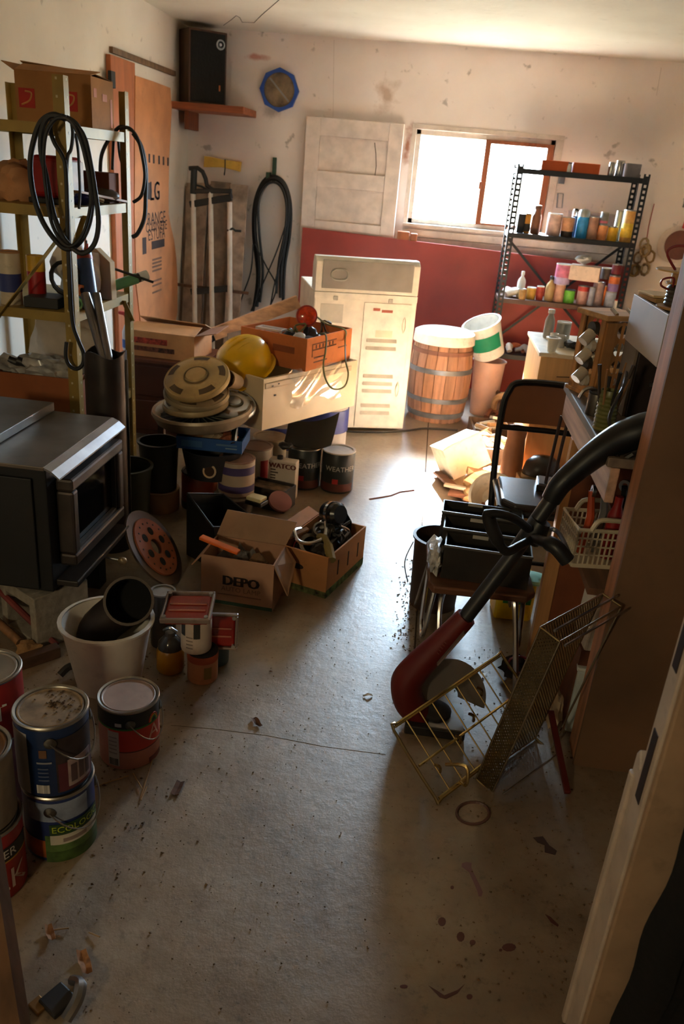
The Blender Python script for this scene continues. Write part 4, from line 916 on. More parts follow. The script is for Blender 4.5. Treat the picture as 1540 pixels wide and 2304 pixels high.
# ---------------------------------------------------------------- folding chair with the rod stand
cxl, cxr, cyb = .322, .66, 2.94
t = thing('folding_chair', 'black folding chair with a brown vinyl back and dark seat', 'chair', (0, 0, 0))
tm = C(24, 24, 26, .35, metal=.4)
MB().tube(spl([(cxl + .012, cyb - .12, .0), (cxl + .01, cyb - .06, .25), (cxl, cyb, .47), (cxl - .002, cyb + .03, .66), (cxl + .012, cyb + .04, .745), (cxl + .06, cyb + .045, .785), (cxr - .06, cyb + .045, .785), (cxr - .012, cyb + .04, .745), (cxr + .002, cyb + .03, .66), (cxr, cyb, .47), (cxr - .01, cyb - .06, .25), (cxr - .012, cyb - .12, 0)], 4), .0125, 8).build('back_frame', tm, t, True)
MB().grid(lambda u, v: (cxl + .01 + u * (cxr - cxl - .02), cyb + .032 + .02 * sin(u * pi) + .012 * v, .63 + v * .145 - .02 * (2 * u - 1) ** 4 * (1 if v > .5 else 0)), 12, 4, .012).build('backrest', C(132, 84, 52, .4, var=.06), t, True)
MB().tube([(cxl, cyb + .02, .615), ((cxl + cxr) / 2, cyb + .04, .612), (cxr, cyb + .02, .615)], .011, 8).build('back_rail', tm, t, True)
MB().prism([(cxl + .012, cyb - .06), (cxl + .008, cyb - .3), (cxl + .05, cyb - .345), (cxr - .05, cyb - .345), (cxr - .008, cyb - .3), (cxr - .012, cyb - .06)], .425, .452, 'xy').build('seat', C(52, 44, 40, .25, var=.05), t, bev=.01)
MB().tube([(cxl + .008, cyb - .04, .42), (cxl + .008, cyb - .3, .42), (cxl + .05, cyb - .35, .42), (cxr - .05, cyb - .35, .42), (cxr - .008, cyb - .3, .42), (cxr - .008, cyb - .04, .42)], .011, 8).build('seat_frame', tm, t, True)
for x in (cxl + .02, cxr - .02): MB().tube([(x, cyb - .28, .42), (x, cyb - .1, .2), (x, cyb + .08, .0)], .011, 8).build('leg', tm, t, True)
MB().tube([(cxl + .02, cyb + .04, .06), (cxr - .02, cyb + .04, .06)], .009, 8).build('stretcher', tm, t, True)
t = thing('rod_stand', 'flat black stand with two upright rods on the chair seat', 'stand', (.54, 2.80, .453), rad(-6))
MB().bb(-.075, .09, -.05, .05, 0, .022).build('base', C(40, 38, 38, .3), t, bev=.003)
MB().bb(-.068, .083, -.043, .043, .0225, .026).build('plate', C(150, 150, 152, .2, metal=.6), t)
for x, y, h in ((-.045, -.03, .275), (-.02, -.038, .30)): MB().cyl((x, y, .0), (x + .012, y + .01, h), .0058, n=8).build('rod', C(52, 34, 30, .5), t, True); 
MB().tube([(-.02, .01, .03), (.03, .0, .034), (.06, .012, .03)], .0025, 5).build('wire', STEEL, t)

# ---------------------------------------------------------------- stool with drawer bins
t = thing('tube_stool', 'low stool with bent chrome legs under the dark bins', 'stool', (.262, 2.40, 0), rad(2))
MB().prism([(-.165, -.13), (-.15, -.17), (.14, -.17), (.17, -.13), (.17, .16), (.14, .2), (-.15, .2), (-.165, .16)], .27, .295, 'xy').build('seat', wood(110, 70, 46, axis='x'), t, bev=.006)
for s in (-1, 1):
    MB().tube(spl([(s * .15 - .02, -.36, .0) if s > 0 else (-.10, -.25, 0), (s * .12, -.16, .2), (s * .11, -.12, .262)], 4), .009, 8).build('leg', CHROME, t, True)
    MB().tube(spl([(s * .17, .22, .0), (s * .15, .15, .2), (s * .14, .1, .262)], 4), .009, 8).build('leg', CHROME, t, True)
    MB().tube(spl([(s * .15, .1, .262), (s * .158, .02, .1), (s * .158, -.02, .06), (s * .155, -.1, .08), (s * .14, -.12, .262)], 4), .008, 8).build('side_loop', CHROME, t, True)
sm = C(58, 54, 50, .45, metal=.3, var=.12, dirt=.2)
for i in range(3):
    t = thing('drawer_bin', ('dark metal bin nearest the camera on the stool', 'middle dark metal bin on the stool', 'rearmost dark metal bin on the stool by the chair')[i], 'bin', (.277 - .006 * i, 2.335 + i * .108, .296), rad(-3), 'metal drawer bins on the stool')
    open_box(t, .27, .104, .115 + .012 * i, sm, .004)
    hh = .115 + .012 * i
    MB().bb(-.137, .137, -.055, -.052, hh - .006, hh + .001).build('front_lip', C(130, 126, 120, .4, metal=.5), t)
    MB().bb(-.05, .0, .047, .0525, hh - .01, hh + .001).build('label_card', paint(206, 200, 190), t)
t = thing('bubble_wrap', 'roll of clear bubble wrap beside the bins at the stool edge', 'bubble wrap', (.118, 2.36, .296))
MB().blob((0, 0, .045), (.022, .085, .05), 6, .35, 3).build('wrap', C(206, 206, 204, .25, var=.2, scale=60, bump=.5), t, True)
t = bucket('dark_bucket', 'dark brown bucket standing behind the stool', 'bucket', (.145, 2.66, 0), .085, .095, .27, C(62, 44, 36, .5))
MB().tube(spl([(-.097, 0, .24), (-.12, -.03, .17), (-.1, -.05, .1)], 4), .0025, 5).build('handle', STEEL, t)
t = thing('yellow_pail', 'square yellow pail with a green label under the stool', 'pail', (.432, 2.66, 0), rad(4))
MB().prism([(-.06, -.06), (.06, -.06), (.068, -.05), (.068, .06), (-.068, .06), (-.068, -.05)], 0, .155, 'xy').build('body', plastic(222, 186, 20, .35), t, bev=.008)
MB().bb(-.045, .055, -.0612, -.06, .07, .115).build('label', C(30, 120, 60, .5), t)
MB().bb(-.06, .06, -.06, .06, .156, .162).build('top_rim', plastic(230, 196, 40), t, bev=.002)
t = thing('mint_lid', 'pale mint plastic lid resting on the yellow pail', 'lid', (.478, 2.62, .164), 0, None, Euler((rad(-4), rad(4), rad(10))).to_matrix())
MB().lathe([(.075, 0), (.078, .006), (.07, .014), (.03, .022), (0, .024)], 26, sc=(1, .75)).build('lid', plastic(150, 206, 184, .35), t, True)

# ---------------------------------------------------------------- string trimmer
t = thing('string_trimmer', 'red and black string trimmer leaning on the bench', 'trimmer', (0, 0, 0))
tp = lambda x, y, Y: at(x, y, Y=Y)
H0 = tp(945, 1600, 1.93); H1 = tp(925, 1560, 1.93); 
redm = plastic(100, 24, 22, .45)
# head housing: a curved boot from the floor to the shaft
MB().tube(spl([tp(965, 1625, 1.94), tp(925, 1585, 1.935), tp(916, 1535, 1.93), tp(945, 1495, 1.93), tp(990, 1450, 1.93), tp(1050, 1388, 1.93)], 6), lerp_r([.034, .044, .046, .042, .036, .029], 31), 14).build('motor_housing', redm, t, True)
MB().bar(tp(985, 1490, 1.90), tp(1045, 1420, 1.90), .004, .034, (0, 1, 0)).build('side_vent', C(120, 104, 96, .5), t)
for k in range(5): MB().bar(tp(984 + k * 4, 1468 - k * 6, 1.885), tp(989 + k * 4, 1472 - k * 6, 1.885), .002, .0012, (0, 1, 0)).build('faded_lettering', C(120, 70, 62, .6), t)
sh = [tp(1045, 1393, 1.93), tp(1150, 1255, 1.96), tp(1250, 1112, 1.99)]
MB().tube(sh, [.021, .021, .021], 12).build('shaft', C(36, 36, 38, .4), t, True)
MB().tube(spl([tp(1240, 1125, 1.99), tp(1262, 1090, 1.99), tp(1300, 1055, 2.0), tp(1350, 1015, 2.01), tp(1400, 985, 2.02), tp(1450, 968, 2.02), tp(1500, 955, 2.03)], 5), lerp_r([.025, .028, .031, .036, .041, .045, .04], 31), 14).build('grip_housing', C(22, 22, 24, .4), t, True)
MB().tube(spl([tp(1385, 1025, 1.985), tp(1400, 1035, 1.985), tp(1425, 1022, 1.985)], 3), .007, 6).build('trigger', plastic(30, 28, 28), t, True)
c_ = tp(1205, 1195, 1.965)
MB().tube([tp(1190, 1215, 1.965), c_, tp(1218, 1172, 1.965)], [.03, .034, .028], 12).build('clamp', BLACK, t, True)
MB().tube(spl([tp(1190, 1190, 1.93), tp(1155, 1165, 1.86), tp(1110, 1155, 1.84), tp(1101, 1165, 1.84), tp(1115, 1205, 1.84), tp(1138, 1240, 1.85), tp(1170, 1228, 1.89), tp(1200, 1212, 1.94)], 4), [.011] * 10 + [.017] * 8 + [.012] * 11, 10).build('assist_handle', C(28, 27, 27, .5), t, True)
MB().tube(spl([tp(1200, 1210, 1.94), tp(1222, 1218, 1.9), tp(1250, 1230, 1.87), tp(1278, 1262, 1.86)], 4), [.014] * 6 + [.02] * 7, 10).build('side_knob', BLACK, t, True)
MB().tube(spl([tp(1215, 1205, 1.98), tp(1240, 1190, 2.0), tp(1262, 1205, 1.98), tp(1285, 1255, 1.9)], 4), .006, 6).build('loop_rod', STEEL, t, True)
# spool, guard
sc_ = tp(975, 1628, 1.96)
MB().lathe([(.045, 0), (.05, .012), (.05, .04), (.03, .055), (0, .056)], 22, (.155, 1.95, .003)).build('spool', C(30, 28, 28, .5), t, True)
g0 = Vector((.16, 1.975, .015))
MB().lathe([(.02, .0), (.098, .0), (.104, .004), (.1, .016), (.02, .012)], 28, (.20, 1.99, .075), (.15, -.7, .7), a0=-.2, a1=pi * 1.15).build('guard', plastic(112, 104, 96, .35), t, True)
MB().bb(.075, .245, 1.875, 1.9, .0, .03).build('guard_foot', C(34, 28, 26, .6), t, bev=.004)
MB().bb(.14, .24, 1.876, 2.0, .031, .036).build('guard_plate', metal(150, 146, 142), t)

# ---------------------------------------------------------------- wire rack
gd = metal(196, 170, 112, .25, .1)
B_ = at(985, 1803, Z=.006); A_ = at(882, 1636, Z=.15); D_ = at(1128, 1470, Y=2.02); E_ = D_ - A_; C_ = B_ + E_
t = thing('wire_rack', 'brass-coloured wire dish rack tipped against the perforated tray', 'wire rack', (0, 0, 0))
def lp(u, v): return A_ + E_ * u + (B_ - A_) * v
MB().tube(spl([lp(.04, 0), lp(0, .05), lp(0, .95), lp(.04, 1), lp(.5, 1), lp(.96, 1), lp(1, .95), lp(1, .05), lp(.96, 0), lp(.5, 0), lp(.04, 0)], 3), .0042, 6).build('frame_rod', gd, t, True)
for v in (.02, .55, .98): MB().tube([lp(.02, v), lp(.98, v)], .0038, 6).build('long_rod', gd, t, True)
for k in range(1, 9): MB().tube([lp(k / 9, 0), lp(k / 9, 1)], .0022, 5).build('cross_wire', gd, t)
nrm = E_.cross(B_ - A_).normalized()
if nrm.y > 0: nrm = -nrm
for u, v in ((.12, .75), (.35, .62), (.52, .5), (.68, .3)):
    p = lp(u, v); MB().tube(spl([p, p + nrm * .02 + Vector((-.012, 0, .01)), p + nrm * .03 + Vector((-.03, 0, .012))], 3), .0042, 6).build('hook', gd, t, True)
p = lp(.18, .72); MB().tube(spl([p, p + nrm * .045 + Vector((.03, 0, -.01)), p + nrm * .05 + Vector((.035, -.01, -.06)), lp(.2, .98)], 5), .0045, 6).build('leg_loop', gd, t, True)

# ---------------------------------------------------------------- perforated tray
P1 = at(1072, 1752, Z=.004); P2 = at(1205, 1660, Z=.004); P4 = at(1357, 1336, X=PX - .03); P3 = P4 - (P2 - P1)
t = thing('perforated_tray', 'perforated bronze metal tray with a wire rim leaning on the post', 'tray', (0, 0, 0))
def tq(u, v): return P1 + (P2 - P1) * u + (P3 - P1) * v
tn_ = (P2 - P1).cross(P3 - P1).normalized()
if tn_.y > 0: tn_ = -tn_
pm = metal(150, 132, 96, .35, .1)
def mesh_sheet(f, nu, nv, w, th=.0009):
    m = MB(); n0 = (f(1, 0) - f(0, 0)).cross(f(0, 1) - f(0, 0)).normalized()
    for k in range(-nv, nu):
        for sgn in (1, -1):
            u0 = k / nu if sgn > 0 else (k + nv) / nu; pts = []
            du = sgn * nv / nu
            v0 = 0; v1 = 1
            # clip the diagonal u = u0 + du*v to 0..1
            for lim in (0, 1):
                vv = (lim - u0) / du
                if du > 0: 
                    if lim == 0: v0 = max(v0, vv)
                    else: v1 = min(v1, vv)
                else:
                    if lim == 0: v1 = min(v1, vv)
                    else: v0 = max(v0, vv)
            if v1 - v0 < .01: continue
            m.bar(f(u0 + du * v0, v0), f(u0 + du * v1, v1), w, th, n0)
    return m
sd = tn_ * .055
mesh_sheet(lambda u, v: tq(u, v), 26, 40, .0036).build('perforated_sheet', pm, t, kind='stuff')
mesh_sheet(lambda u, v: P1 + (P3 - P1) * v + sd * u, 5, 48, .0042).build('perforated_side', pm, t, kind='stuff')
for off in (Vector(), sd):
    MB().tube([tq(0, 0) + off, tq(1, 0) + off, tq(1, 1) + off, tq(0, 1) + off], .003, 6, closed=True).build('rim_wire', metal(190, 180, 160, .2, .1), t, True)
for u in (0, 1):
    for v in (0, 1): MB().tube([tq(u, v), tq(u, v) + sd], .0028, 6).build('corner_wire', pm, t)
MB().tube([tq(0, 1.03) + sd * .6, tq(1.02, 1.03) + sd * .6], .0035, 6).build('top_rod', CHROME, t, True); MB().tube([tq(0, 1.0) + sd * 1.25, tq(1.0, 1.0) + sd * 1.25], .003, 6).build('top_rod', CHROME, t, True)
MB().tube([tq(.05, .02) + sd * 1.4, tq(1.0, .02) + sd * 1.4], .003, 6).build('bottom_rod', CHROME, t, True)

# dark clutter behind the racks
t = thing('dark_brush', 'dark bristly brush with a maroon ring near the stool legs', 'brush', (.42, 2.24, 0)); MB().blob((0, 0, .035), (.04, .03, .035), 5, .6, 3).build('bristles', C(34, 26, 22, .9, bump=.4), t, True)
MB().tube([(.035 * cos(a), -.02, .06 + .03 * sin(a)) for a in [rad(30 * k) for k in range(12)]], .004, 6, closed=True).build('ring', plastic(110, 24, 34), t, True)
o = MB().bar(at(1140, 1575, Z=.005), at(1170, 1590, Z=.005), .012, .008).build('red_clip', plastic(190, 60, 50), None, bev=.002); tag(o, 'small red clip on the floor behind the wire rack', 'clip')

# ---------------------------------------------------------------- open door edge and hanging coat at right
dm2 = paint(196, 180, 166, .5, .3); dm3 = paint(170, 142, 116, .6, .3)
t = thing('open_door', 'white painted door standing open edge-on at the right foreground', 'door')
JX = .413
m = MB(); m.prism([(1.055, 0), (1.10, 0), (1.10, .63), (1.09, .645), (1.07, .62), (1.055, .655)], JX + .006, JX + .05, 'yz'); m.build('stop_moulding', dm2, t, bev=.003)
MB().bb(JX, JX + .012, 1.08, 1.098, .0, .6).build('bead', dm2, t, bev=.004)
MB().bb(JX - .003, JX + .9, 1.0, 1.045, 0, 2.0).build('slab', dm2, t, bev=.003)
for z0, z1 in ((.60, .73), (.84, 1.0)): MB().bb(JX - .0045, JX - .003, 1.012, 1.033, z0, z1).build('mortise_plate', C(44, 30, 28, .6), t)
for x0, x1 in ((JX + .0, JX + .075), (JX + .80, JX + .9)): MB().bb(x0, x1, .985, .999, .01, 1.99).build('stile', dm3, t, bev=.003)
for k, (z0, z1) in enumerate(((.01, .2), (.62, .74), (1.2, 1.32), (1.85, 1.99))): MB().bb(JX + .076, JX + .799, .985, .999, z0, z1).build('rail', dm3, t, bev=.003)
for z0, z1 in ((.2, .62), (.74, 1.2), (1.32, 1.85)):
    MB().bb(JX + .088, JX + .787, .994, .999, z0 + .012, z1 - .012).build('panel', dm3, t)
    MB().bb(JX + .076, JX + .088, .988, .999, z0, z1).build('moulding', dm3, t, bev=.003); MB().bb(JX + .787, JX + .799, .988, .999, z0, z1).build('moulding', dm3, t, bev=.003)
t = thing('black_coat', 'black fuzzy coat hanging on the open door in the lower right corner', 'coat')
def tf(u, v):
    x0 = .462 + .012 * v + .004 * sin(17 * v)
    return (x0 + u * .4, .955 - .035 * sin(pi * min(1, u * 6)) ** .5 + .012 * sin(9 * u + 4 * v), .02 + .62 * v)
MB().grid(tf, 24, 20, -.03).build('cloth', C(12, 11, 11, .95, bump=.3, scale=40), t, True)
# ---------------------------------------------------------------- olive shelving at the left wall
UX0, UX1, UY0, UY1, UH = -1.80, -1.30, 2.92, 3.53, 1.67
ol = C(150, 122, 52, .5, metal=.15, var=.12, dirt=.25); olh = C(58, 46, 22, .8)
t = thing('steel_shelving', 'olive steel shelving unit against the left wall', 'shelving', (0, 0, 0))
for x, sx in ((UX0, 1), (UX1, -1)):
    for y, sy in ((UY0, 1), (UY1, -1)):
        m = MB(); m.bb(x, x + sx * .04, y, y + sy * .003, 0, UH); m.bb(x, x + sx * .003, y + sy * .003, y + sy * .04, 0, UH)
        o = m.build('post', ol, t)
        h = MB()
        for k in range(30):
            z = .06 + k * .055
            h.bb(x + sx * .022, x + sx * .029, y - sy * .0006, y, z, z + .008); h.bb(x - sx * .0006, x, y + sy * .02, y + sy * .027, z, z + .008)
        h.build('bolt_holes', C(205, 190, 150, .5) if x == UX1 else olh, o, kind='stuff')
UZ = (1.52, 1.25, .88, .45)
for z in UZ:
    m = MB(); m.bb(UX0 + .004, UX1 - .004, UY0 + .004, UY1 - .004, z - .004, z)
    for a in ((UX0 + .004, UX1 - .004, UY0 + .004, UY0 + .006), (UX0 + .004, UX1 - .004, UY1 - .006, UY1 - .004), (UX1 - .006, UX1 - .004, UY0 + .004, UY1 - .004), (UX0 + .004, UX0 + .006, UY0 + .004, UY1 - .004)): m.bb(*a, z - .036, z - .004)
    m.build('shelf', ol, t)
def gus(a, b, w=.022): MB().bar(a, b, .003, w, (0, 1, 0) if abs(a[1] - b[1]) < .01 else (1, 0, 0)).build('brace', ol, t)
gus((UX1 - .01, UY0 - .002, 1.19), (UX0 + .1, UY0 - .002, .72), .036)
gus((UX1 + .002, UY1 - .02, .76), (UX1 + .002, UY1 - .12, .86)); gus((UX1 + .002, UY0 + .02, 1.12), (UX1 + .002, UY0 + .12, 1.22))

# cardboard box on top
t = thing('cardboard_box', 'brown cardboard box with red logos on the top shelf of the olive unit', 'box', (-1.455, 3.285, UZ[0]), rad(2))
b1 = card(168, 118, 66)
open_box(t, .285, .235, .172, b1, .005)
MB().slab([(-.142, -.117, .172), (.142, -.117, .172), (.14, -.01, .192), (-.15, -.02, .2)], .003).build('flap', b1, t); MB().slab([(.142, .117, .172), (-.142, .117, .172), (-.17, .0, .21), (.1, .01, .19)], .003).build('flap', b1, t)
MB().slab([(-.142, .117, .173), (-.142, -.117, .173), (-.19, -.11, .2), (-.19, .11, .205)], .003).build('flap', b1, t)
rl = C(176, 40, 30, .7)
for x in (-.1, .06): 
    MB().bb(x - .03, x + .03, -.1195, -.1176, .05, .115).build('logo', rl, t); MB().tube(spl([(x - .02, -.12, .06), (x + .01, -.12, .075), (x + .018, -.12, .1), (x - .005, -.12, .105)], 4), .003, 4).build('logo_stroke', C(206, 150, 90, .7), t)
for y, z, w, h in ((-.08, .12, .03, .03), (.02, .11, .05, .025), (.09, .06, .02, .1)): MB().bb(.1428, .1438, y - w / 2, y + w / 2, z - h / 2, z + h / 2).build('print', C(206, 140, 120, .7), t)

# hoses and belts hanging on the posts
def hang(label, loops, X=None, Y=None, r=.007):
    t = thing('hanging_belts', label, 'belts')
    for i, (pix, dY, rr) in enumerate(loops):
        MB().tube(spl([at(x, y, Y=Y + dY) for x, y in pix], 5), rr, 7).build('belt', rub, t, True)
    return t
hang('black belts and hoses looped over the near olive post', (
    ([(148, 268), (120, 258), (92, 275), (75, 320), (68, 370), (74, 430), (92, 490), (120, 535), (150, 560), (180, 545), (200, 505), (208, 450), (204, 390), (190, 320), (172, 280), (150, 265)], -.05, .0095),
    ([(140, 262), (112, 262), (95, 290), (92, 340), (105, 400), (118, 470), (135, 520), (155, 550), (185, 570), (212, 550), (222, 500), (214, 430), (204, 370), (190, 310), (165, 275), (140, 262)], -.065, .009),
    ([(118, 270), (113, 290), (122, 320), (140, 350), (148, 380), (152, 480), (156, 600), (163, 720), (176, 765), (188, 795), (186, 820), (172, 830), (156, 822), (148, 800), (150, 770)], -.04, .0075),
    ([(150, 266), (125, 268), (104, 300), (98, 360), (104, 430), (116, 500), (140, 545), (165, 552), (190, 520), (204, 460), (200, 400), (186, 330), (168, 285), (150, 266)], -.08, .0065),
    ([(160, 270), (164, 300), (160, 335), (152, 355), (150, 420), (152, 540), (158, 700)], -.03, .006),
    ([(170, 300), (176, 340), (178, 380), (180, 430), (178, 470)], .02, .005)), Y=UY0)
hang('black belts looped over the far olive post', (
    ([(296, 292), (276, 285), (262, 292), (246, 312), (230, 345), (226, 380), (228, 420)], 0, .008),
    ([(300, 300), (318, 330), (328, 380), (328, 440), (325, 490), (310, 525), (298, 533)], -.04, .009),
    ([(270, 290), (290, 288), (310, 312), (322, 360), (326, 400), (318, 440), (300, 455)], -.06, .007),
    ([(256, 310), (254, 350), (253, 382)], .02, .006), ([(266, 310), (270, 350), (280, 385)], .02, .006)), Y=UY1)

# second shelf
z = UZ[1]; p = at(18, 440, Y=3.1)
t = thing('paper_bag', 'crumpled tan paper bag at the left of the second olive shelf', 'bag', (-1.58, 3.1, z)); MB().blob((0, 0, .075), (.075, .09, .075), 31, .3, 3).build('bag', card(196, 140, 96), t, True)
t = thing('tool_case', 'dark red box with a white side on the second olive shelf', 'box', (-1.435, 3.13, z), rad(-8)); MB().bb(-.07, .07, -.07, .07, .02, .165).build('body', C(150, 24, 22, .45), t, bev=.02, seg=3); MB().bb(.0705, .074, -.05, .06, .03, .15).build('side_panel', paint(220, 214, 206), t, bev=.004)
MB().bb(-.07, .07, -.09, .07, 0, .019).build('tray', DARK, t, bev=.004)
t = thing('flat_carton', 'long dark brown carton lying along the back of the second olive shelf', 'box', (-1.46, 3.42, z)); MB().bb(-.12, .13, -.05, .06, 0, .115).build('body', card(112, 62, 34), t, bev=.003)
t = thing('power_sander', 'rounded grey-black tool body near the far post', 'tool', (-1.36, 3.36, z), rad(40)); MB().blob((0, 0, .03), (.07, .035, .03), 2, .15, 3).build('body', C(70, 58, 54, .4), t, True); MB().cyl((-.09, 0, .02), (-.05, 0, .03), .012, n=8).build('nozzle', BLACK, t, True)
t = thing('blue_tool', 'dark blue tool with a shiny spot on the second olive shelf', 'tool', (-1.35, 3.14, z), rad(20)); MB().blob((0, 0, .022), (.055, .03, .022), 12, .2, 3).build('body', C(36, 46, 110, .3), t, True); MB().tube([(.04, 0, .03), (.08, .02, .02)], .008, 7).build('tip', CHROME, t, True)
t = thing('wood_lath', 'thin wooden lath lying across the second olive shelf', 'lath'); MB().bar((-1.34, 3.08, z + .05), (-1.315, 3.5, z + .006), .03, .008).build('lath', wood(176, 130, 76, axis='y'), t)

# third shelf
z = UZ[2]
tin('cardboard_tube', 'white and blue cardboard tube can at the left edge', 'can', (-1.585, 3.0, z), .04, .19, paint(206, 188, 160), card(), (.25, .6, C(50, 60, 120, .6)))
tin('red_canister', 'red canister with a yellow top beside the cardboard tube', 'canister', (-1.51, 3.06, z), .034, .175, paint(170, 30, 30), C(220, 170, 40, .4), (.7, 1, C(220, 170, 40, .5)))
t = thing('paper_stack', 'dark brown flat boxes on the third olive shelf', 'boxes', (-1.44, 3.02, z), rad(4)); MB().bb(-.08, .05, -.06, .07, 0, .04).build('box', DARK, t, bev=.003)
t = thing('wire_coil', 'black coil of cable standing on the third olive shelf', 'coil', (-1.395, 3.06, z + .02), 0)
for i in range(3): MB().tube([(.055 * cos(a) * (1 + .1 * i), .01 * i, .085 + .06 * sin(a)) for a in [rad(24 * k) for k in range(15)]], .008, 6, closed=True).build('loop', rub, t, True)
t = thing('white_bag', 'crumpled white plastic bag behind the black coil', 'bag', (-1.43, 3.24, z)); MB().blob((0, 0, .11), (.09, .07, .11), 44, .35, 3).build('bag', plastic(214, 206, 194), t, True)
a = at(188, 565, Y=3.2); b = at(232, 800, Y=3.05)
t = thing('blue_tube', 'dark blue tube with a red ring standing through the olive shelving', 'tube', (0, 0, 0))
a = at(187, 568, Y=3.12); b = at(205, 690, Y=3.05)
b = Vector((b.x, b.y, UZ[2] + .002)); MB().cyl(b, a, .032, n=16).build('tube', C(52, 76, 128, .4), t, True); MB().cyl(a - (a - b).normalized() * .03, a - (a - b).normalized() * .015, .033, n=16).build('ring', C(170, 60, 40, .5), t, True)
for i, (dx, lb, cc) in enumerate(((0, 'orange tape roll at the shelf edge beside the blue box', (226, 120, 30)), (-.0, 'green tape roll under the orange one', (120, 200, 130)))):
    p = at(179 - 8 * i, 682 + 18 * i, X=UX1 - .02); t = thing('tape_roll', lb, 'tape', (UX1 - .03, p.y + .03, z + .045 - .045 * i))
    MB().lathe([(.012, -.012), (.022, -.012), (.022, .012), (.012, .012), (.012, -.012)], 18, (0, 0, .023), (1, -.4, 0)).build('roll', plastic(*cc), t, True)
t = thing('blue_box', 'small blue box on the third olive shelf beside the tape rolls', 'box', (-1.345, 3.1, z), rad(10)); MB().bb(-.035, .035, -.03, .03, 0, .065).build('body', plastic(40, 120, 170), t, bev=.003)
t = thing('paper_sack_flat', 'folded beige paper packet standing by the blue tube', 'packet', (-1.345, 3.31, z), rad(-10)); MB().prism([(-.05, 0), (.05, 0), (.045, .15), (-.02, .2), (-.04, .19)], -.02, .02, 'xz').build('packet', card(206, 180, 140), t, bev=.003)
t = thing('caulk_tube', 'clear green caulk gun tube poking out of the olive shelving', 'caulk tube', (0, 0, 0)); a = Vector((-1.36, 3.36, z + .03)); b = at(308, 626, Y=3.45)
MB().cyl(a, b, .022, n=14).build('tube', C(90, 140, 100, .3), t, True); MB().cyl(b + (b - a).normalized() * .012, b + (b - a).normalized() * .05, .02, n=12).build('clear_cap', C(206, 206, 202, .2), t, True); MB().cyl(b, b + (b - a).normalized() * .012, .02, n=12).build('collar', BLACK, t, True)
MB().tube([at(258, 605, Y=3.38), at(345, 635, Y=3.46)], .006, 6).build('plunger_rod', DARK, t)
for i in range(3):
    t = thing('marker_pen', ('red marker standing on the third olive shelf', 'dark marker behind the beige packet', 'orange marker by the blue tube')[i], 'marker', (-1.36 - .012 * i, 3.2 + .02 * i, z)); MB().lathe([(.008, 0), (.008, .2), (.005, .21), (.004, .225 + .01 * i)], 10).build('barrel', plastic(*((190, 40, 30), (60, 50, 46), (206, 110, 50))[i]), t, True)

# lower shelf of the unit
z = UZ[3]
t = thing('cardboard_carton', 'open brown carton of plastic bags at the foot of the olive shelving', 'box', (-1.5, 3.07, z)); open_box(t, .34, .24, .17, card(150, 84, 44), .006)
t = thing('plastic_bags', 'crumpled clear plastic bags in the open carton', 'bags', (-1.5, 3.06, z + .10))
for i, (x, y) in enumerate(((-.09, -.03), (.02, -.05), (.10, -.02), (.0, .05))): MB().blob((x, y, .07), (.075, .055, .05), 50 + i, .5, 3).build('bag', C(176, 172, 168, .22, var=.25, scale=20), t, True)
t = thing('black_tubes', 'two short black tubes sticking out of the plastic bags', 'tubes', (0, 0, 0))
for dx in (0, .035): MB().cyl((-1.62 + dx, 3.0, z + .21), (-1.52 + dx, 3.03, z + .17), .017, n=10).build('tube', BLACK, t, True)
t = thing('white_tarp', 'folded dirty white sheet above the carton', 'sheet', (-1.52, 3.2, z)); MB().blob((0, .12, .23), (.17, .08, .12), 61, .3, 3).build('sheet', C(206, 190, 172, .8, var=.12), t, True)
MB().bb(-.12, .1, .04, .2, 0, .16).build('bundle', C(190, 172, 152, .8, var=.12), t, bev=.02)
# pipes and stovepipe
t = thing('metal_pipe', 'pair of grey metal pipes leaning behind the stovepipe', 'pipes')
for x0, y0, x1, y1, rr in ((200, 690, 232, 800, .018), (222, 690, 243, 800, .016)):
    a = at(x0, y0, Y=2.9); b = at(x1, y1, Y=2.82); d = (b - a).normalized(); MB().cyl(a - d * .05, b + d * .04, rr, n=12).build('pipe', metal(130, 126, 124), t, True)
p = at(237, 792, Y=2.80); t = thing('stove_pipe', 'dark open stovepipe standing upright behind the stove', 'pipe', (p.x, 2.80, 0))
n = 26; m = MB(); R0 = .076
vs = [];
for zz in (0, 1):
    for rr in (R0, R0 - .004):
        for k in range(n): a = 2 * pi * k / n; vs.append((rr * cos(a), rr * sin(a), (p.z + .012 * sin(3 * a + 1)) * zz))
fs = []
for k in range(n):
    j = (k + 1) % n; fs += [(k, j, 2 * n + j, 2 * n + k), (n + j, n + k, 3 * n + k, 3 * n + j), (2 * n + k, 2 * n + j, 3 * n + j, 3 * n + k)]
m.add(vs, fs).build('pipe', C(66, 58, 54, .4, metal=.6, var=.25, scale=6), t, True)
MB().bar((R0 + .001, 0, .02), (R0 + .001, 0, p.z - .02), .012, .003, (0, 1, 0)).build('seam', C(90, 84, 80, .4, metal=.6), t)

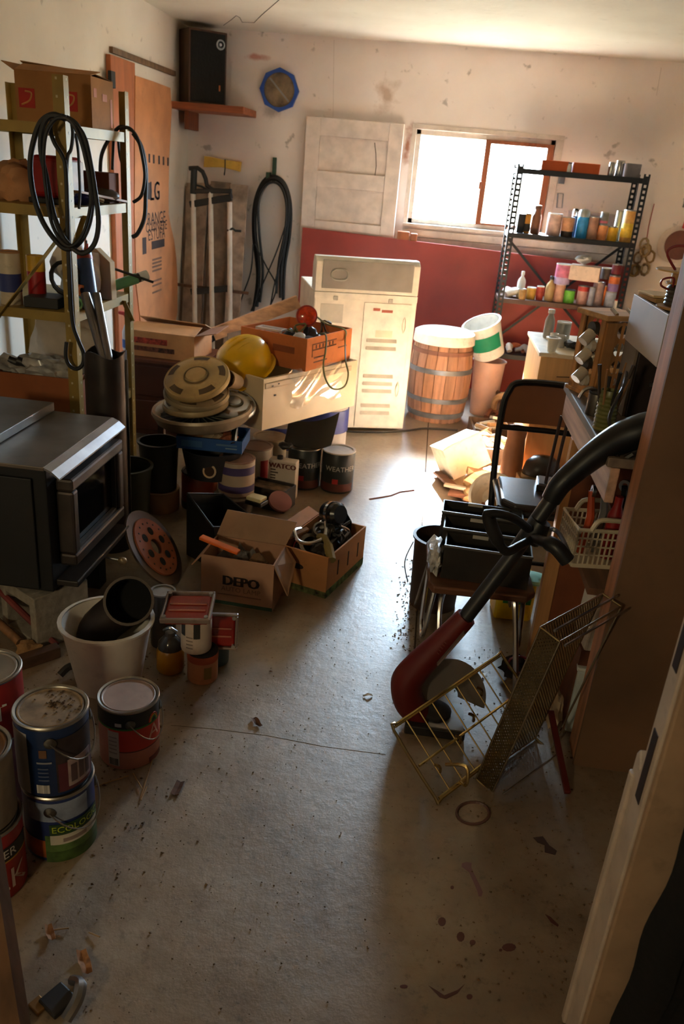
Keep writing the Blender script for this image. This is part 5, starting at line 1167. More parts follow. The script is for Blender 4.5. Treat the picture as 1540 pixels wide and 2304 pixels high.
# ---------------------------------------------------------------- wood stove on blocks
VX0, VX1, VY0, VY1 = -1.5, -1.03, 2.06, 2.54
t = thing('wood_stove', 'black steel wood stove with a framed glass door', 'stove', (0, 0, 0))
sk = C(26, 25, 26, .55, metal=.2, var=.15); 
MB().bb(VX0, VX1, VY0, VY1, .2, .60).build('firebox', sk, t, bev=.004)
MB().bb(VX0 + .03, VX1 - .04, VY0 - .012, VY0, .21, .57).build('side_shield', C(20, 19, 20, .6), t, bev=.003)
st_ = C(120, 112, 104, .36, metal=.6, var=.2, scale=7)
MB().bb(VX0 - .01, VX1 + .005, VY0 - .02, VY1 + .02, .602, .614).build('top_plate', st_, t, bev=.002)
MB().prism([(VX1 + .006, .6135), (VX1 + .028, .604), (VX1 + .05, .585), (VX1 + .05, .58), (VX1 + .026, .598), (VX1 + .006, .607)], VY0 - .02, VY1 + .02, 'xz').build('front_lip', C(150, 152, 158, .3, metal=.8, var=.15), t)
MB().bb(VX0 - .01, VX0 + .27, VY0 - .02, VY1 + .02, .615, .645).build('rear_step', st_, t, bev=.003)
dr = MB(); y0, y1, z0, z1 = VY0 + .05, VY1 - .02, .27, .555; fx0, fx1 = VX1 + .002, VX1 + .055
dr.bb(fx0, fx1, y0, y1, z1 - .04, z1); dr.bb(fx0, fx1, y0, y1, z0, z0 + .04); dr.bb(fx0, fx1, y0, y0 + .04, z0 + .04, z1 - .04); dr.bb(fx0, fx1, y1 - .04, y1, z0 + .04, z1 - .04)
d_ = dr.build('door', C(74, 66, 62, .4, metal=.5, var=.2), t, bev=.008)
MB().bb(fx0 + .01, fx0 + .025, y0 + .04, y1 - .04, z0 + .04, z1 - .04).build('door_glass', C(14, 13, 12, .08), d_)
m = MB()
for a in ((y0 + .04, y0 + .048, z0 + .04, z1 - .04), (y1 - .048, y1 - .04, z0 + .04, z1 - .04), (y0 + .04, y1 - .04, z0 + .04, z0 + .048), (y0 + .04, y1 - .04, z1 - .048, z1 - .04)): m.bb(fx0 + .026, fx0 + .04, *a)
m.build('gasket', C(50, 44, 40, .6), d_)
MB().bb(VX1, VX1 + .07, VY0 + .02, VY1 - .02, .215, .235).build('ash_lip', C(58, 52, 48, .4, metal=.4), t, bev=.004)
p0 = Vector((VX1 + .0, 2.33, .20)); MB().cyl(p0, p0 + Vector((.1, 0, -.006)), .0035, n=8).build('damper_rod', STEEL, t); MB().blob(p0 + Vector((.115, 0, -.007)), (.016, .013, .013), 1, .2).build('damper_knob', C(150, 130, 100, .4, metal=.5), t, True)
MB().bb(VX0 + .04, VX0 + .1, VY0 + .04, VY1 - .04, 0, .199).build('rear_leg', sk, t); MB().bb(VX1 - .07, VX1 - .02, VY1 - .09, VY1 - .03, 0, .199).build('front_leg', sk, t)
# cinder block under the front corner
t = thing('cinder_block', 'grey concrete block under the near corner of the stove', 'concrete block', (-1.085, 2.045, 0), rad(22)) 
cm = C(150, 140, 126, .9, var=.15, scale=40, bump=.4)
t.location = (-1.075, 2.02, 0); t.rotation_euler = (0, 0, rad(58))
# local x along the light end face (towards the room), y towards the left
L0 = .36; m = MB()
m.bb(0, .19, 0, .03, 0, .19); m.bb(0, .19, L0 - .03, L0, 0, .19); m.bb(0, .19, L0 / 2 - .015, L0 / 2 + .015, 0, .19)
m.bb(0, .19, .03, L0 / 2 - .015, 0, .035); m.bb(0, .19, .03, L0 / 2 - .015, .155, .19); m.bb(0, .19, L0 / 2 + .015, L0 - .03, 0, .035); m.bb(0, .19, L0 / 2 + .015, L0 - .03, .155, .19)
m.build('block', cm, t, bev=.003)

# ---------------------------------------------------------------- left floor junk
t = thing('rusty_rod', 'dark red angle rod leaning down in front of the concrete block', 'rod'); MB().tube([at(-30, 1300, Z=.17), at(60, 1388, Z=.085), at(128, 1452, Z=.012)], .0105, 8).build('rod', C(120, 48, 44, .6, var=.2), t, True)
t = thing('wood_rail', 'dark wooden rail lying on the floor at the left', 'rail'); MB().bar(at(-20, 1512, Z=.02), at(132, 1462, Z=.02), .035, .038).build('rail', wood(84, 58, 42, axis='y'), t, bev=.003)
t = thing('hand_brush', 'tan bristle hand brush with a wooden handle lying at the left', 'brush'); MB().cyl(at(-10, 1395, Z=.06), at(45, 1445, Z=.03), .014, n=10).build('handle', wood(140, 100, 66), t, True)
p = at(68, 1462, Z=.025); MB().blob(p, (.035, .03, .025), 9, .5, 3).build('bristles', C(150, 112, 70, .9, bump=.5, scale=60), t, True)
p = at(175, 1520, Z=0); t = thing('black_clamp', 'small black clamp on the floor left of the white bucket', 'clamp', (p.x, p.y, 0), rad(30)); MB().tube(spl([(-.05, 0, .012), (-.02, .01, .03), (.02, 0, .025), (.05, .015, .014)], 4), .011, 8).build('jaw', C(40, 34, 32, .5), t, True)
a = at(12, 1630, Z=.06); t = thing('grey_pipe', 'short grey plastic pipe behind the tall blue can', 'pipe'); MB().cyl(at(5, 1622, Z=.07), at(60, 1680, Z=.02), .016, n=12).build('pipe', plastic(140, 140, 142), t, True)

# white bucket with elbow
p = at(246, 1532, Z=0)
BKX, BKY = p.x, p.y
bucket('white_bucket', 'white plastic bucket holding a black pipe elbow', 'bucket', (p.x, p.y, 0), .092, .128, .212, plastic(226, 218, 208, .4, .25), th=.004)
t = thing('pipe_elbow', 'black stovepipe elbow poking out of the white bucket', 'pipe elbow', (p.x, p.y, .02))
op = at(290, 1352, Y=p.y - .03); o_ = Vector((p.x, p.y, .02)); oq = op - o_
dv = Vector((.26, -.82, .50)).normalized(); bk0 = oq - dv * .085
em = C(62, 50, 44, .5, metal=.5, var=.25)
MB().lathe([(.066, 0), (.066, .085), (.062, .085), (.062, .004), (0, .004)], 28, bk0, dv).build('mouth', em, t, True)
MB().lathe([(.061, .006), (.0612, .083), (.0608, .083), (.06, .0065), (0, .0065)], 28, bk0, dv, capb=False).build('inner_wall', C(12, 11, 10, .95), t, True)
MB().lathe([(.062, .08), (.0695, .08), (.0695, .09), (.062, .09), (.062, .08)], 28, bk0, dv).build('crimped_rim', C(84, 74, 66, .4, metal=.5), t, True)
pe = spl([(-.05, .03, .015), (-.05, .035, .08), (-.035, .04, .14), bk0 - dv * .0 + Vector((-.004, .012, -.012)), bk0 + dv * .02], 4)
MB().tube(pe, lerp_r([.056, .058, .06, .063], len(pe)), 22, cap=False).build('elbow', em, t, True)

# ---------------------------------------------------------------- gallon paint cans
def can(label, px, py, z, cols, r=.0765, h=.178, lidc=None, rz=0, bail=True, loc=None, name='paint_can', ear=2.2):
    P = at(px, py, Z=z) if loc is None else Vector(loc)
    t = thing(name, label, 'paint can', (P.x, P.y, z), rz)
    MB().lathe([(r * .97, 0), (r, .003), (r, h - .004)], 36, capt=False).build('body', cols[0], t, True)
    MB().lathe([(r * .99, h - .006), (r * 1.025, h - .004), (r * 1.03, h), (r * 1.0, h + .003), (r * .93, h + .001), (r * .9, h - .004), (r * .86, h - .004)], 36, capb=False, capt=False).build('rim', metal(176, 172, 164), t, True)
    MB().lathe([(r * .90, h - .006), (r * .895, h - .001), (r * .86, h), (r * .82, h - .0025), (0, h - .002)], 36, capb=False).build('lid', lidc or metal(180, 176, 168), t, True)
    if bail:
        for s in (-1, 1):
            a = AF + ear * s * .5 + .75; MB().lathe([(.013, 0), (.013, .004), (.006, .007), (0, .007)], 14, ((r - .001) * cos(a), (r - .001) * sin(a), h * .8), (cos(a), sin(a), 0)).build('ear', metal(120, 116, 110), t, True)
        pts = []
        for k in range(13):
            f = k / 12; a = AF + ear * (f - .5) + .75; sag = sin(f * pi)
            pts.append(((r + .006 + .012 * sag) * cos(a), (r + .006 + .012 * sag) * sin(a), h * .8 - .055 * sag))
        MB().tube(pts, .0018, 6).build('wire_handle', metal(170, 168, 164), t, True)
    return t
ftxt = C(230, 226, 216, .5)
r = .0765
t = can('paint can with a colourful landscape wrapper under the dark blue can', 140, 1880, 0, [C(44, 58, 110, .4, var=.1)], ear=1.9, rz=.4)
EC = t.location.copy()
patch(r + .0003, AF - .4, AF + 1.5, .03, .075).build('label_meadow', C(92, 120, 60, .5, var=.3, scale=30), t, True)
patch(r + .0003, AF - 1.3, AF - .4, .012, .06).build('label_sunset', C(180, 96, 50, .5, var=.3, scale=20), t, True)
patch(r + .0003, AF - .4, AF + 1.5, .0, .03).build('label_grass', C(70, 96, 44, .5, var=.3, scale=40), t, True)
patch(r + .0003, AF - .9, AF + .9, .115, .165).build('label_clouds', C(150, 160, 184, .5, var=.25, scale=20), t, True)
patch(r + .0006, AF - .25, AF + 1.35, .05, .086).build('label_panel', C(206, 200, 184, .5), t, True)
patch(r + .0012, AF - .25, AF + 1.35, .077, .107).build('label_strip', C(40, 70, 38, .5), t, True)
text_round('ECOLOGIC', .0235, r + .0024, AF + .55, .092, C(190, 206, 60, .5), t)
patch(r + .0012, AF + .1, AF + .8, .056, .066).build('label_line', C(150, 130, 120, .5), t, True)
t = can('tall dark blue paint can with a dusty lid stacked at the left front', 0, 0, .1825, [C(30, 50, 92, .4, var=.1)], loc=(EC.x - .004, EC.y, .1825), lidc=C(150, 128, 102, .8, var=.3, scale=22, dirt=.6), ear=1.7, rz=.5)
q = random.Random(8); m = MB()
for _ in range(70):
    a = q.gauss(.3, .9); d = q.uniform(.0, .062); s = q.uniform(.001, .004); x, y = d * cos(a), d * sin(a)
    m.add([(x - s, y, .1762), (x + s, y - s, .1762), (x, y + s, .1762), (x, y, .1765 + s * .9)], [(0, 1, 3), (1, 2, 3), (2, 0, 3)])
m.build('dirt_crumbs', C(70, 50, 34, .9), t, kind='stuff')
patch(r + .0003, AF - 1.5, AF - .75, .004, .16).build('label_side', C(170, 166, 170, .5, var=.1), t, True)
patch(r + .0006, AF + .0, AF + 1.3, .01, .15).build('label_photo', C(56, 44, 46, .5, var=.3, scale=18), t, True)
patch(r + .0011, AF + .05, AF + 1.2, .012, .085).build('label_wine', C(92, 40, 50, .5, var=.15), t, True)
patch(r + .0016, AF + .3, AF + 1.1, .02, .09).build('label_shutter', C(170, 150, 150, .5, var=.2, scale=30), t, True)
for k in range(3): patch(r + .0022, AF + .38 + k * .24, AF + .56 + k * .24, .03, .075).build('label_window', C(86, 66, 70, .5), t, True)
patch(r + .0011, AF - .55, AF - .2, .012, .034).build('barcode', C(206, 200, 196, .5, var=.5, scale=120, stretch=(1, 1, .01)), t, True)
patch(r + .0009, AF - .42, AF - .22, .105, .125).build('emblem', C(120, 84, 60, .5), t, True)
patch(r + .001, AF - .5, AF - .1, .09, .094).build('print_line', C(150, 150, 160, .5), t, True)
for k in range(4): patch(r + .001, AF - .48, AF - .2, .045 + k * .01, .048 + k * .01).build('print_line', C(90, 100, 130, .5), t, True)
t = can('pink and coral paint can with a green-edged dark band', 293, 1688, 0, [C(206, 140, 128, .45, var=.1)], lidc=C(196, 172, 160, .5, var=.15, dirt=.3), ear=1.5, rz=.4)
patch(r + .0003, AF - 1.6, AF + 1.6, .128, .172, 24).build('dark_band', C(34, 38, 40, .4), t, True)
patch(r + .0006, AF - 1.6, AF + 1.6, .124, .1285, 24).build('green_edge', C(60, 130, 60, .5), t, True)
patch(r + .0003, AF - .75, AF + 1.6, .058, .1235, 24).build('coral_field', C(206, 66, 52, .45, var=.1), t, True)
patch(r + .0006, AF - .75, AF + 1.6, .055, .058, 24).build('thin_line', C(90, 50, 46, .5), t, True)
patch(r + .0006, AF - .78, AF - .38, .012, .118).build('info_label', C(196, 190, 184, .5), t, True)
patch(r + .0012, AF - .74, AF - .42, .014, .035).build('barcode', C(120, 116, 112, .5, var=.5, scale=100, stretch=(1, 1, .01)), t, True)
for k in range(5): patch(r + .0012, AF - .74, AF - .45, .05 + k * .012, .053 + k * .012).build('print_line', C(150, 144, 140, .5), t, True)
text_round('AL', .06, r + .0016, AF + 1.05, .098, C(240, 190, 176, .5), t)
patch(r + .0006, AF + .62, AF + 1.3, .006, .02).build('code_strip', C(120, 60, 54, .5), t, True)
for k, cc in enumerate(((220, 80, 50), (230, 180, 60), (70, 140, 80))):
    pts = [((r + .001) * cos(AF + .85 + (.2 - .05 * k) * cos(b)), (r + .001) * sin(AF + .85 + (.2 - .05 * k) * cos(b)), .131 + (.022 - .005 * k) * sin(b)) for b in [pi * i / 8 for i in range(9)]]
    MB().tube(pts, .0018, 5).build('rainbow', plastic(*cc), t)
patch(r + .0008, AF - .5, AF - .28, .135, .145).build('crown_mark', C(206, 206, 206, .5), t, True)
# left edge stack
t = can('red-labelled paint can under the grey one at the left edge', 8, 1985, 0, [C(176, 46, 44, .45, var=.12)], loc=(-.787, 1.195, 0), bail=False, rz=.3)
patch(r + .0003, AF - .2, AF + 1.6, .105, .14).build('black_band', C(40, 34, 30, .5), t, True); patch(r + .0003, AF - .2, AF + 1.6, .101, .105).build('gold_line', C(190, 140, 50, .5), t, True)
text_round('NER', .03, r + .0014, AF + .72, .122, ftxt, t); text_round('LK', .075, r + .0014, AF + .85, .05, C(214, 190, 180, .5), t)
t = can('dirty grey-white paint can on top at the left edge', 0, 0, .1825, [C(166, 154, 136, .6, var=.2, dirt=.4)], loc=(-.795, 1.195, .1825), lidc=C(120, 84, 50, .7, var=.3), bail=False, h=.17)
for k in range(4): patch(r + .0006, AF + .3, AF + .9, .05 + k * .02, .053 + k * .02).build('print_line', C(90, 84, 76, .6), t, True)
t = can('red can with white letters at the left edge behind the grey can', 0, 0, .2, [C(170, 48, 44, .45, var=.12)], loc=(-.895, 1.44, .2), bail=False, h=.16)
text_round('T', .06, r + .0014, AF + .8, .08, ftxt, t)
t = can('mauve-labelled can under the red lettered can at the left edge', 0, 0, 0, [C(150, 120, 140, .5, var=.15)], loc=(-.90, 1.44, 0), bail=False, h=.197)

# plank in the left foreground
t = thing('foreground_plank', 'rough wooden plank standing at the lower left edge of view', 'plank')
MB().slab([at(-60, 1880, Y=1.0), at(2, 1880, Y=1.0), at(70, 2310, Z=.002), at(-40, 2310, Z=.002)], -.03).build('plank', wood(110, 78, 52), t)
t.location = (0, 0, 0)
p = at(155, 2270, Z=0); t = thing('door_bracket', 'dull metal bracket with bent arms on the floor at the bottom left', 'bracket', (p.x, p.y, 0), rad(-30))
MB().tube(spl([(-.03, .03, .02), (-.005, .03, .035), (.015, .01, .03), (.02, -.02, .012)], 4), [.009] * 5 + [.012] * 8, 8).build('arm', STEEL, t, True); MB().bb(-.05, .0, -.03, .02, 0, .012).build('base', C(36, 34, 36, .5), t, bev=.003); MB().bb(-.06, -.03, -.045, -.02, 0, .008).build('brass_foot', C(150, 110, 60, .5, metal=.5), t, bev=.002)
# ---------------------------------------------------------------- small cans beside the white bucket
S_ = 'small cans beside the white bucket'
p = at(384, 1505, Z=0); t = thing('amber_bottle', 'amber plastic bottle with a dark clear shoulder', 'bottle', (p.x, p.y, 0)); MB().lathe([(.036, 0), (.042, .008), (.042, .07), (.036, .08)], 22).build('body', C(176, 120, 24, .35), t, True); MB().lathe([(.038, .0805), (.036, .1), (.022, .118), (.016, .122), (.016, .135)], 20).build('shoulder', C(60, 56, 54, .15), t, True); MB().tube(spl([(-.02, 0, .136), (0, -.005, .15), (.02, 0, .136)], 4), .005, 6).build('clip', STEEL, t, True)
p = at(456, 1522, Z=0); t = tin('peach_can', 'peach can with rusty rim at the bottom of the small pile', 'can', (p.x, p.y, 0), .046, .095, C(206, 140, 100, .5, var=.12, dirt=.3), DARK, (.75, 1, C(190, 92, 60, .6, var=.2)))
patch(.0472, AF + .35, AF + .85, .02, .06).build('print_mark', C(150, 120, 60, .5), t, True); PC = Vector((p.x, p.y, 0))
p = at(485, 1485, Z=0); t = tin('teal_can', 'teal and yellow can half hidden behind the peach can', 'can', (p.x, p.y + .0, 0), .042, .115, C(74, 104, 116, .45, var=.15), C(200, 180, 170, .5)); patch(.0428, AF + .1, AF + .8, .07, .09).build('yellow_mark', C(206, 170, 50, .5), t, True)
t = tin('white_can', 'white-labelled can stacked on the peach can', 'can', (PC.x - .022, PC.y + .005, .1005), .046, .105, C(206, 188, 172, .5, var=.08, dirt=.2), C(170, 50, 36, .5)); patch(.0466, AF - .9, AF - .5, .06, .1).build('dark_mark', C(50, 50, 46, .5), t, True); patch(.0466, AF + .1, AF + .5, .055, .105).build('dark_mark', C(50, 50, 46, .5), t, True)
for k in range(4): patch(.0466, AF - .4, AF + .05, .02 + k * .012, .023 + k * .012).build('print_line', C(140, 120, 110, .5), t, True)
def taillight(label, loc, R, w=.13, d=.055):
    t = thing('tail_light', label, 'tail light', loc, 0, None, R)
    MB().bb(-w / 2, w / 2, -d, d, 0, .022).build('lens', C(150, 30, 20, .2, coat=.4), t, bev=.006)
    m = MB(); m.bb(-w / 2 - .008, w / 2 + .008, -d - .008, -d, .012, .03); m.bb(-w / 2 - .008, w / 2 + .008, d, d + .008, .012, .03); m.bb(-w / 2 - .008, -w / 2, -d, d, .012, .03); m.bb(w / 2, w / 2 + .008, -d, d, .012, .03); m.build('bezel', C(150, 134, 126, .35, metal=.3, dirt=.5), t, bev=.003)
    for k in (-.3, .2): MB().bb(-w / 2 + .01, w / 2 - .01, d * k - .004, d * k + .002, .0225, .026).build('rib', C(190, 110, 90, .3), t, bev=.002)
    for x in (-1, 1):
        for y in (-1, 1): MB().cyl((x * (w / 2 - .004), y * (d - .004), .022), (x * (w / 2 - .004), y * (d - .004), .0325), .006, n=10).build('screw_boss', C(170, 164, 160, .3, metal=.5), t, True)
    return t
lz = .216
taillight('red tail light lens lying on top of the white can', (PC.x - .045, PC.y + .005, lz), Euler((rad(12), rad(-4), rad(6))).to_matrix())
t = taillight('second red tail light standing on edge behind the small cans', (PC.x + .03, PC.y + .075, .13), Euler((rad(80), 0, rad(10))).to_matrix(), .1, .05); 
t = tin('clear_jar', 'smoky glass jar behind the amber bottle', 'jar', (at(372, 1440, Z=.0).x, at(380, 1440, Z=0).y - .02, 0), .04, .19, C(70, 64, 60, .2), C(150, 146, 140, .4))

# ---------------------------------------------------------------- DEPO carton
p0 = at(452, 1352, Z=0); p1 = at(612, 1378, Z=0)
e = (p1 - p0); ang = math.atan2(e.y, e.x); L_ = e.length; n_ = Vector((-e.y, e.x, 0)).normalized(); Wd = .17; Hh_ = .185
ce = (p0 + p1) / 2 + n_ * Wd / 2
bx_ = card(190, 146, 118)
t = thing('cardboard_carton', 'open white-brown carton printed DEPO AUTO LAMP', 'box', (ce.x, ce.y, 0), ang)
open_box(t, L_, Wd, Hh_, bx_, .005)
a, b = L_ / 2, Wd / 2
MB().slab([(-a, b, Hh_), (a, b, Hh_), (a + .03, b + .03, Hh_ + .085), (-a + .03, b + .03, Hh_ + .095)], .004).build('flap', card(176, 140, 112), t)
MB().slab([(a, -b, Hh_), (a, b, Hh_), (a + .045, b - .02, Hh_ - .05), (a + .05, -b + .02, Hh_ - .12)], .004).build('flap', card(168, 128, 96), t)
MB().slab([(-a, b, Hh_), (-a, -b, Hh_), (-a - .04, -b + .01, Hh_ - .05), (-a - .045, b - .02, Hh_ - .06)], .004).build('flap', bx_, t)
ink2 = C(44, 34, 30, .7); M_ = frame((.015, -b - .0012, .098), (1, 0, 0)); text_flat('DEPO', .052, M_, ink2, t, bold=.0032)
text_flat('AUTO LAMP', .026, frame((.015, -b - .0012, .066), (1, 0, 0)), C(130, 96, 78, .7), t); text_flat('MADE TO A NEW LAMP AGE' if 0 else 'AUTO LAMP', .0001, frame((0, -b - .0012, .05), (1, 0, 0)), C(130, 96, 78, .7), t) if 0 else None
MB().bb(-.07, .09, -b - .001, -b, .042, .046).build('print_line', C(140, 104, 84, .7), t); MB().bb(-a, a, -b - .001, -b, .002, .016).build('green_strip', C(60, 90, 70, .7), t)
CT = Matrix.Translation(ce) @ Matrix.Rotation(ang, 4, 'Z')
t = thing('orange_level', 'orange plastic bar lying across the DEPO carton', 'bar'); MB().bar(at(452, 1208, Z=.225), at(538, 1243, Z=.2), .028, .012).build('bar', plastic(232, 110, 40, .35), t, bev=.003)
for i, (x, y, rr, lb, cc) in enumerate(((.0, .02, .05, 'grey crumpled cable wad in the DEPO carton', (110, 104, 98)), (.06, -.02, .045, 'brown cloth piece in the DEPO carton', (120, 92, 64)), (-.05, -.02, .05, 'dark rag in the left of the DEPO carton', (60, 50, 44)))):
    q_ = CT @ Vector((x, y, .006)); o = MB().blob((q_.x, q_.y, .09), (rr, rr, .085), 70 + i, .4, 3).build('rag', C(*cc, .8, bump=.3), None, True); tag(o, lb, 'rag')

# ---------------------------------------------------------------- carton of machine parts
N_ = at(732, 1347, Z=0); Rr = at(816, 1268, Z=0); er = (Rr - N_); ar = math.atan2(er.y, er.x); Lr = er.length
Wl = .21; nl = Vector((-er.y, er.x, 0)).normalized(); ce = N_ + er / 2 + nl * Wl / 2
t = thing('cardboard_carton', 'brown slotted carton heaped with machine parts in the middle of the floor', 'box', (ce.x, ce.y, 0), ar); bx2 = card(186, 128, 78); H2 = .165
open_box(t, Lr, Wl, H2, bx2, .006)
a, b = Lr / 2, Wl / 2
for k in range(3): MB().bb(-a + .09 + k * .09, -a + .098 + k * .09, -b - .0012, -b, .06, .12).build('slot', C(40, 26, 18, .9), t)
MB().bb(-a, a, -b - .001, -b, .0, .03).build('green_print', C(86, 110, 60, .8, var=.5, scale=40), t); MB().bb(-a - .001, -a, -b, b, .0, .025).build('green_print', C(100, 104, 60, .8, var=.5, scale=40), t)
MB().lathe([(.028, 0), (.028, .001), (0, .001)], 16, (-a, .02, .10), (-1, 0, 0), sc=(.4, 1)).build('hand_hole', C(40, 26, 18, .9), t)
MB().slab([(-a, b, H2), (a, b, H2), (a, b + .05, H2 + .02), (-a, b + .05, H2 + .025)], .004).build('flap', bx2, t)
MB().slab([(-a, -b, H2), (-a, b, H2), (-a - .035, b - .02, H2 + .02), (-a - .03, -b + .1, H2 + .015)], .004).build('flap', bx2, t)
B2 = Matrix.Translation(ce) @ Matrix.Rotation(ar, 4, 'Z')
def inb(x, y, z): return B2 @ Vector((x, y * .7, z))
q = random.Random(33)
t = thing('headlamp_motor', 'black cylindrical motor on top of the machine parts', 'motor'); c1 = inb(.03, -.03, .25)
MB().lathe([(.0, -.04), (.038, -.04), (.044, -.03), (.044, .03), (.034, .042), (0, .042)], 22, c1, (.7, -.6, .25)).build('body', C(28, 27, 28, .25), t, True); MB().lathe([(.045, -.006), (.0475, -.006), (.0475, .006), (.045, .006)], 22, c1, (.7, -.6, .25), capb=False, capt=False).build('band', CHROME, t, True)
t = thing('chrome_hose', 'curved chrome hose looping out of the carton', 'hose'); MB().tube(spl([inb(-.02, -.02, .23), inb(-.08, -.06, .20), inb(-.13, -.02, .185), inb(-.15, .04, .19), inb(-.12, .09, .21), inb(-.07, .09, .2)], 6), .0075, 8).build('hose', CHROME, t, True)
t = thing('carburetor', 'greasy metal carburetor in the middle of the carton', 'carburetor'); c2 = inb(-.03, -.03, .13)
MB().box(c2, (.09, .07, .08), ar).build('body', metal(120, 116, 110), t, bev=.008)
for k in range(6): d = Vector((q.uniform(-.04, .04), q.uniform(-.03, .03), .04)); MB().cyl(c2 + d, c2 + d + Vector((q.uniform(-.02, .02), q.uniform(-.02, .02), .05)), q.uniform(.006, .014), n=10).build('nozzle', metal(150, 146, 140), t, True)
MB().lathe([(.025, 0), (.032, 0), (.032, .03), (.025, .03), (.025, 0)], 18, c2 + Vector((-.02, -.0, .06)), (.2, -.6, .8)).build('throat', metal(140, 134, 126), t, True)
t = thing('steel_drum_part', 'grey steel ring lying at the left of the carton', 'ring'); MB().lathe([(.04, 0), (.055, 0), (.055, .05), (.04, .05), (.04, 0)], 22, inb(-.085, .02, .12), (.3, -.4, .8)).build('ring', metal(126, 116, 104), t, True); MB().lathe([(.054, .02), (.0565, .02), (.0565, .03), (.054, .03)], 22, inb(-.1, .03, .12), (.3, -.4, .8), capb=False, capt=False).build('red_stripe', plastic(170, 30, 30), t, True)
t = thing('leather_strap', 'olive leather strap over the carton front corner', 'strap'); MB().tube(spl([inb(-.07, -.02, .19), inb(-.09, -.07, .2), inb(-.12, -.12, .17), inb(-.15, -.155, .15)], 5), [.012] * 8 + [.018] * 8, 8).build('strap', C(130, 112, 60, .6, bump=.2), t, True)
t = thing('wiring_loom', 'tangle of black wires at the right of the carton', 'wires')
for k in range(7): MB().tube(spl([inb(q.uniform(-.02, .12), q.uniform(-.12, .05), q.uniform(.14, .22)) for _ in range(5)], 5), .005, 6).build('wire', BLACK if k % 3 else STEEL, t, True)
t = thing('black_shell', 'curved black plastic shell rising behind the machine parts', 'shell'); c3 = inb(.12, -.02, .15)
MB().grid(lambda u, v: (c3.x + (u - .5) * .09, c3.y + .03 * cos((u - .5) * 3) - .0, c3.z - .05 + v * (.14 - .10 * abs(u - .45))), 8, 6, .006).build('shell', C(34, 32, 33, .4), t, True)
for i, (x, y, cc, lb) in enumerate(((-.05, .09, (110, 84, 60), 'brown housing at the back of the carton'), (.06, .08, (90, 86, 80), 'grey casting at the rear right of the carton'), (-.12, -.05, (70, 62, 54), 'dark casting at the front left of the carton'), (.08, -.07, (60, 58, 56), 'small black pump at the front right of the carton'))):
    o = MB().blob(inb(x, y, .1), (.036, .034, .075), 80 + i, .25, 3).build('machine_part', C(*cc, .45, metal=.4, var=.3, scale=20), None, True); tag(o, lb, 'machine part')
t = thing('wood_paddle', 'thin wooden stick lying on the rear flap of the carton', 'stick'); MB().bar(inb(-.16, .12, .185), inb(-.08, .04, .215), .02, .006).build('stick', wood(150, 110, 76), t)

# ---------------------------------------------------------------- disc, black hopper
c = at(347, 1232, Z=.128); dn = Vector((.80, .02, .60)).normalized()
t = thing('clutch_disc', 'large rust-red metal disc with holes leaning by the stove', 'disc')
DZ = Vector(c)
MB().lathe([(.03, -.004), (.152, -.004), (.152, .004), (.03, .004), (.03, -.004)], 40, DZ, dn).build('plate', C(92, 74, 62, .5, metal=.4, var=.2), t, True)
MB().lathe([(.03, .005), (.118, .005), (.116, .011), (.03, .011)], 36, DZ, dn, capb=False, capt=False).build('friction_ring', C(156, 84, 52, .7, var=.15), t, True)
u_ = dn.cross(Vector((0, 0, 1))).normalized(); v_ = dn.cross(u_)
for k in range(6): a_ = k * pi / 3; MB().lathe([(.016, .0115), (.016, .0125), (0, .0125)], 14, DZ + (u_ * cos(a_) + v_ * sin(a_)) * .062, dn).build('slot', C(22, 18, 16, .9), t)
for k in range(18): a_ = k * pi / 9; MB().lathe([(.0035, .0115), (.0035, .013), (0, .013)], 8, DZ + (u_ * cos(a_) + v_ * sin(a_)) * .095, dn).build('rivet', C(50, 36, 30, .6), t)
t = thing('black_hopper', 'black sheet metal hopper with an open mouth beside the disc', 'hopper', (-.70, 2.82, 0), rad(-35))
m = MB()
m.slab([(-.1, -.09, 0), (.1, -.09, 0), (.1, -.13, .2), (-.1, -.09, .26)], .004); m.slab([(.1, -.09, 0), (.1, .09, 0), (.13, .11, .14), (.1, -.13, .2)], .004); m.slab([(-.1, .09, 0), (-.1, -.09, 0), (-.1, -.09, .26), (-.12, .11, .2)], .004); m.slab([(.1, .09, 0), (-.1, .09, 0), (-.12, .11, .2), (.13, .11, .14)], .004)
m.slab([(-.1, -.09, .0), (-.1, .09, 0), (.1, .09, 0), (.1, -.09, 0)], .004); m.build('shell', C(24, 23, 24, .4, metal=.2), t)
MB().tube([(-.1, -.09, .262), (.1, -.13, .202), (.13, .11, .142), (-.12, .11, .202)], .004, 6, closed=True).build('edge', C(60, 60, 62, .35, metal=.6), t, True)

# ---------------------------------------------------------------- heap in front of the drawer
YH = 3.3
t = bucket('green_bucket', 'dark green bucket standing right of the stove', 'bucket', (-1.16, 3.02, 0), .09, .105, .26, C(50, 52, 34, .5))
t = bucket('black_bucket', 'black-grey bucket with a tan inside under the wheel covers', 'bucket', (-1.085, 3.22, .10), .075, .085, .21, C(52, 54, 46, .5)); 
tin('tan_pail', 'low tan-lidded pail carrying the black-grey bucket', 'pail', (-1.085, 3.22, 0), .088, .094, C(150, 112, 76, .6, var=.2), C(150, 118, 88, .6))
tin('rust_red_can', 'rust-red can under the black flower pot', 'can', (-.925, 3.30, 0), .08, .165, C(140, 54, 30, .5, var=.2), DARK, (.0, .2, C(90, 80, 70, .6)))
t = thing('flower_pot', 'black plastic pot with a torn round hole under the blue tray', 'pot', (-.86, 3.27, .172)); MB().lathe([(0, .004), (.105, .004), (.13, .125), (.134, .125), (.11, 0), (0, 0)], 28).build('body', C(46, 46, 52, .45), t, True)
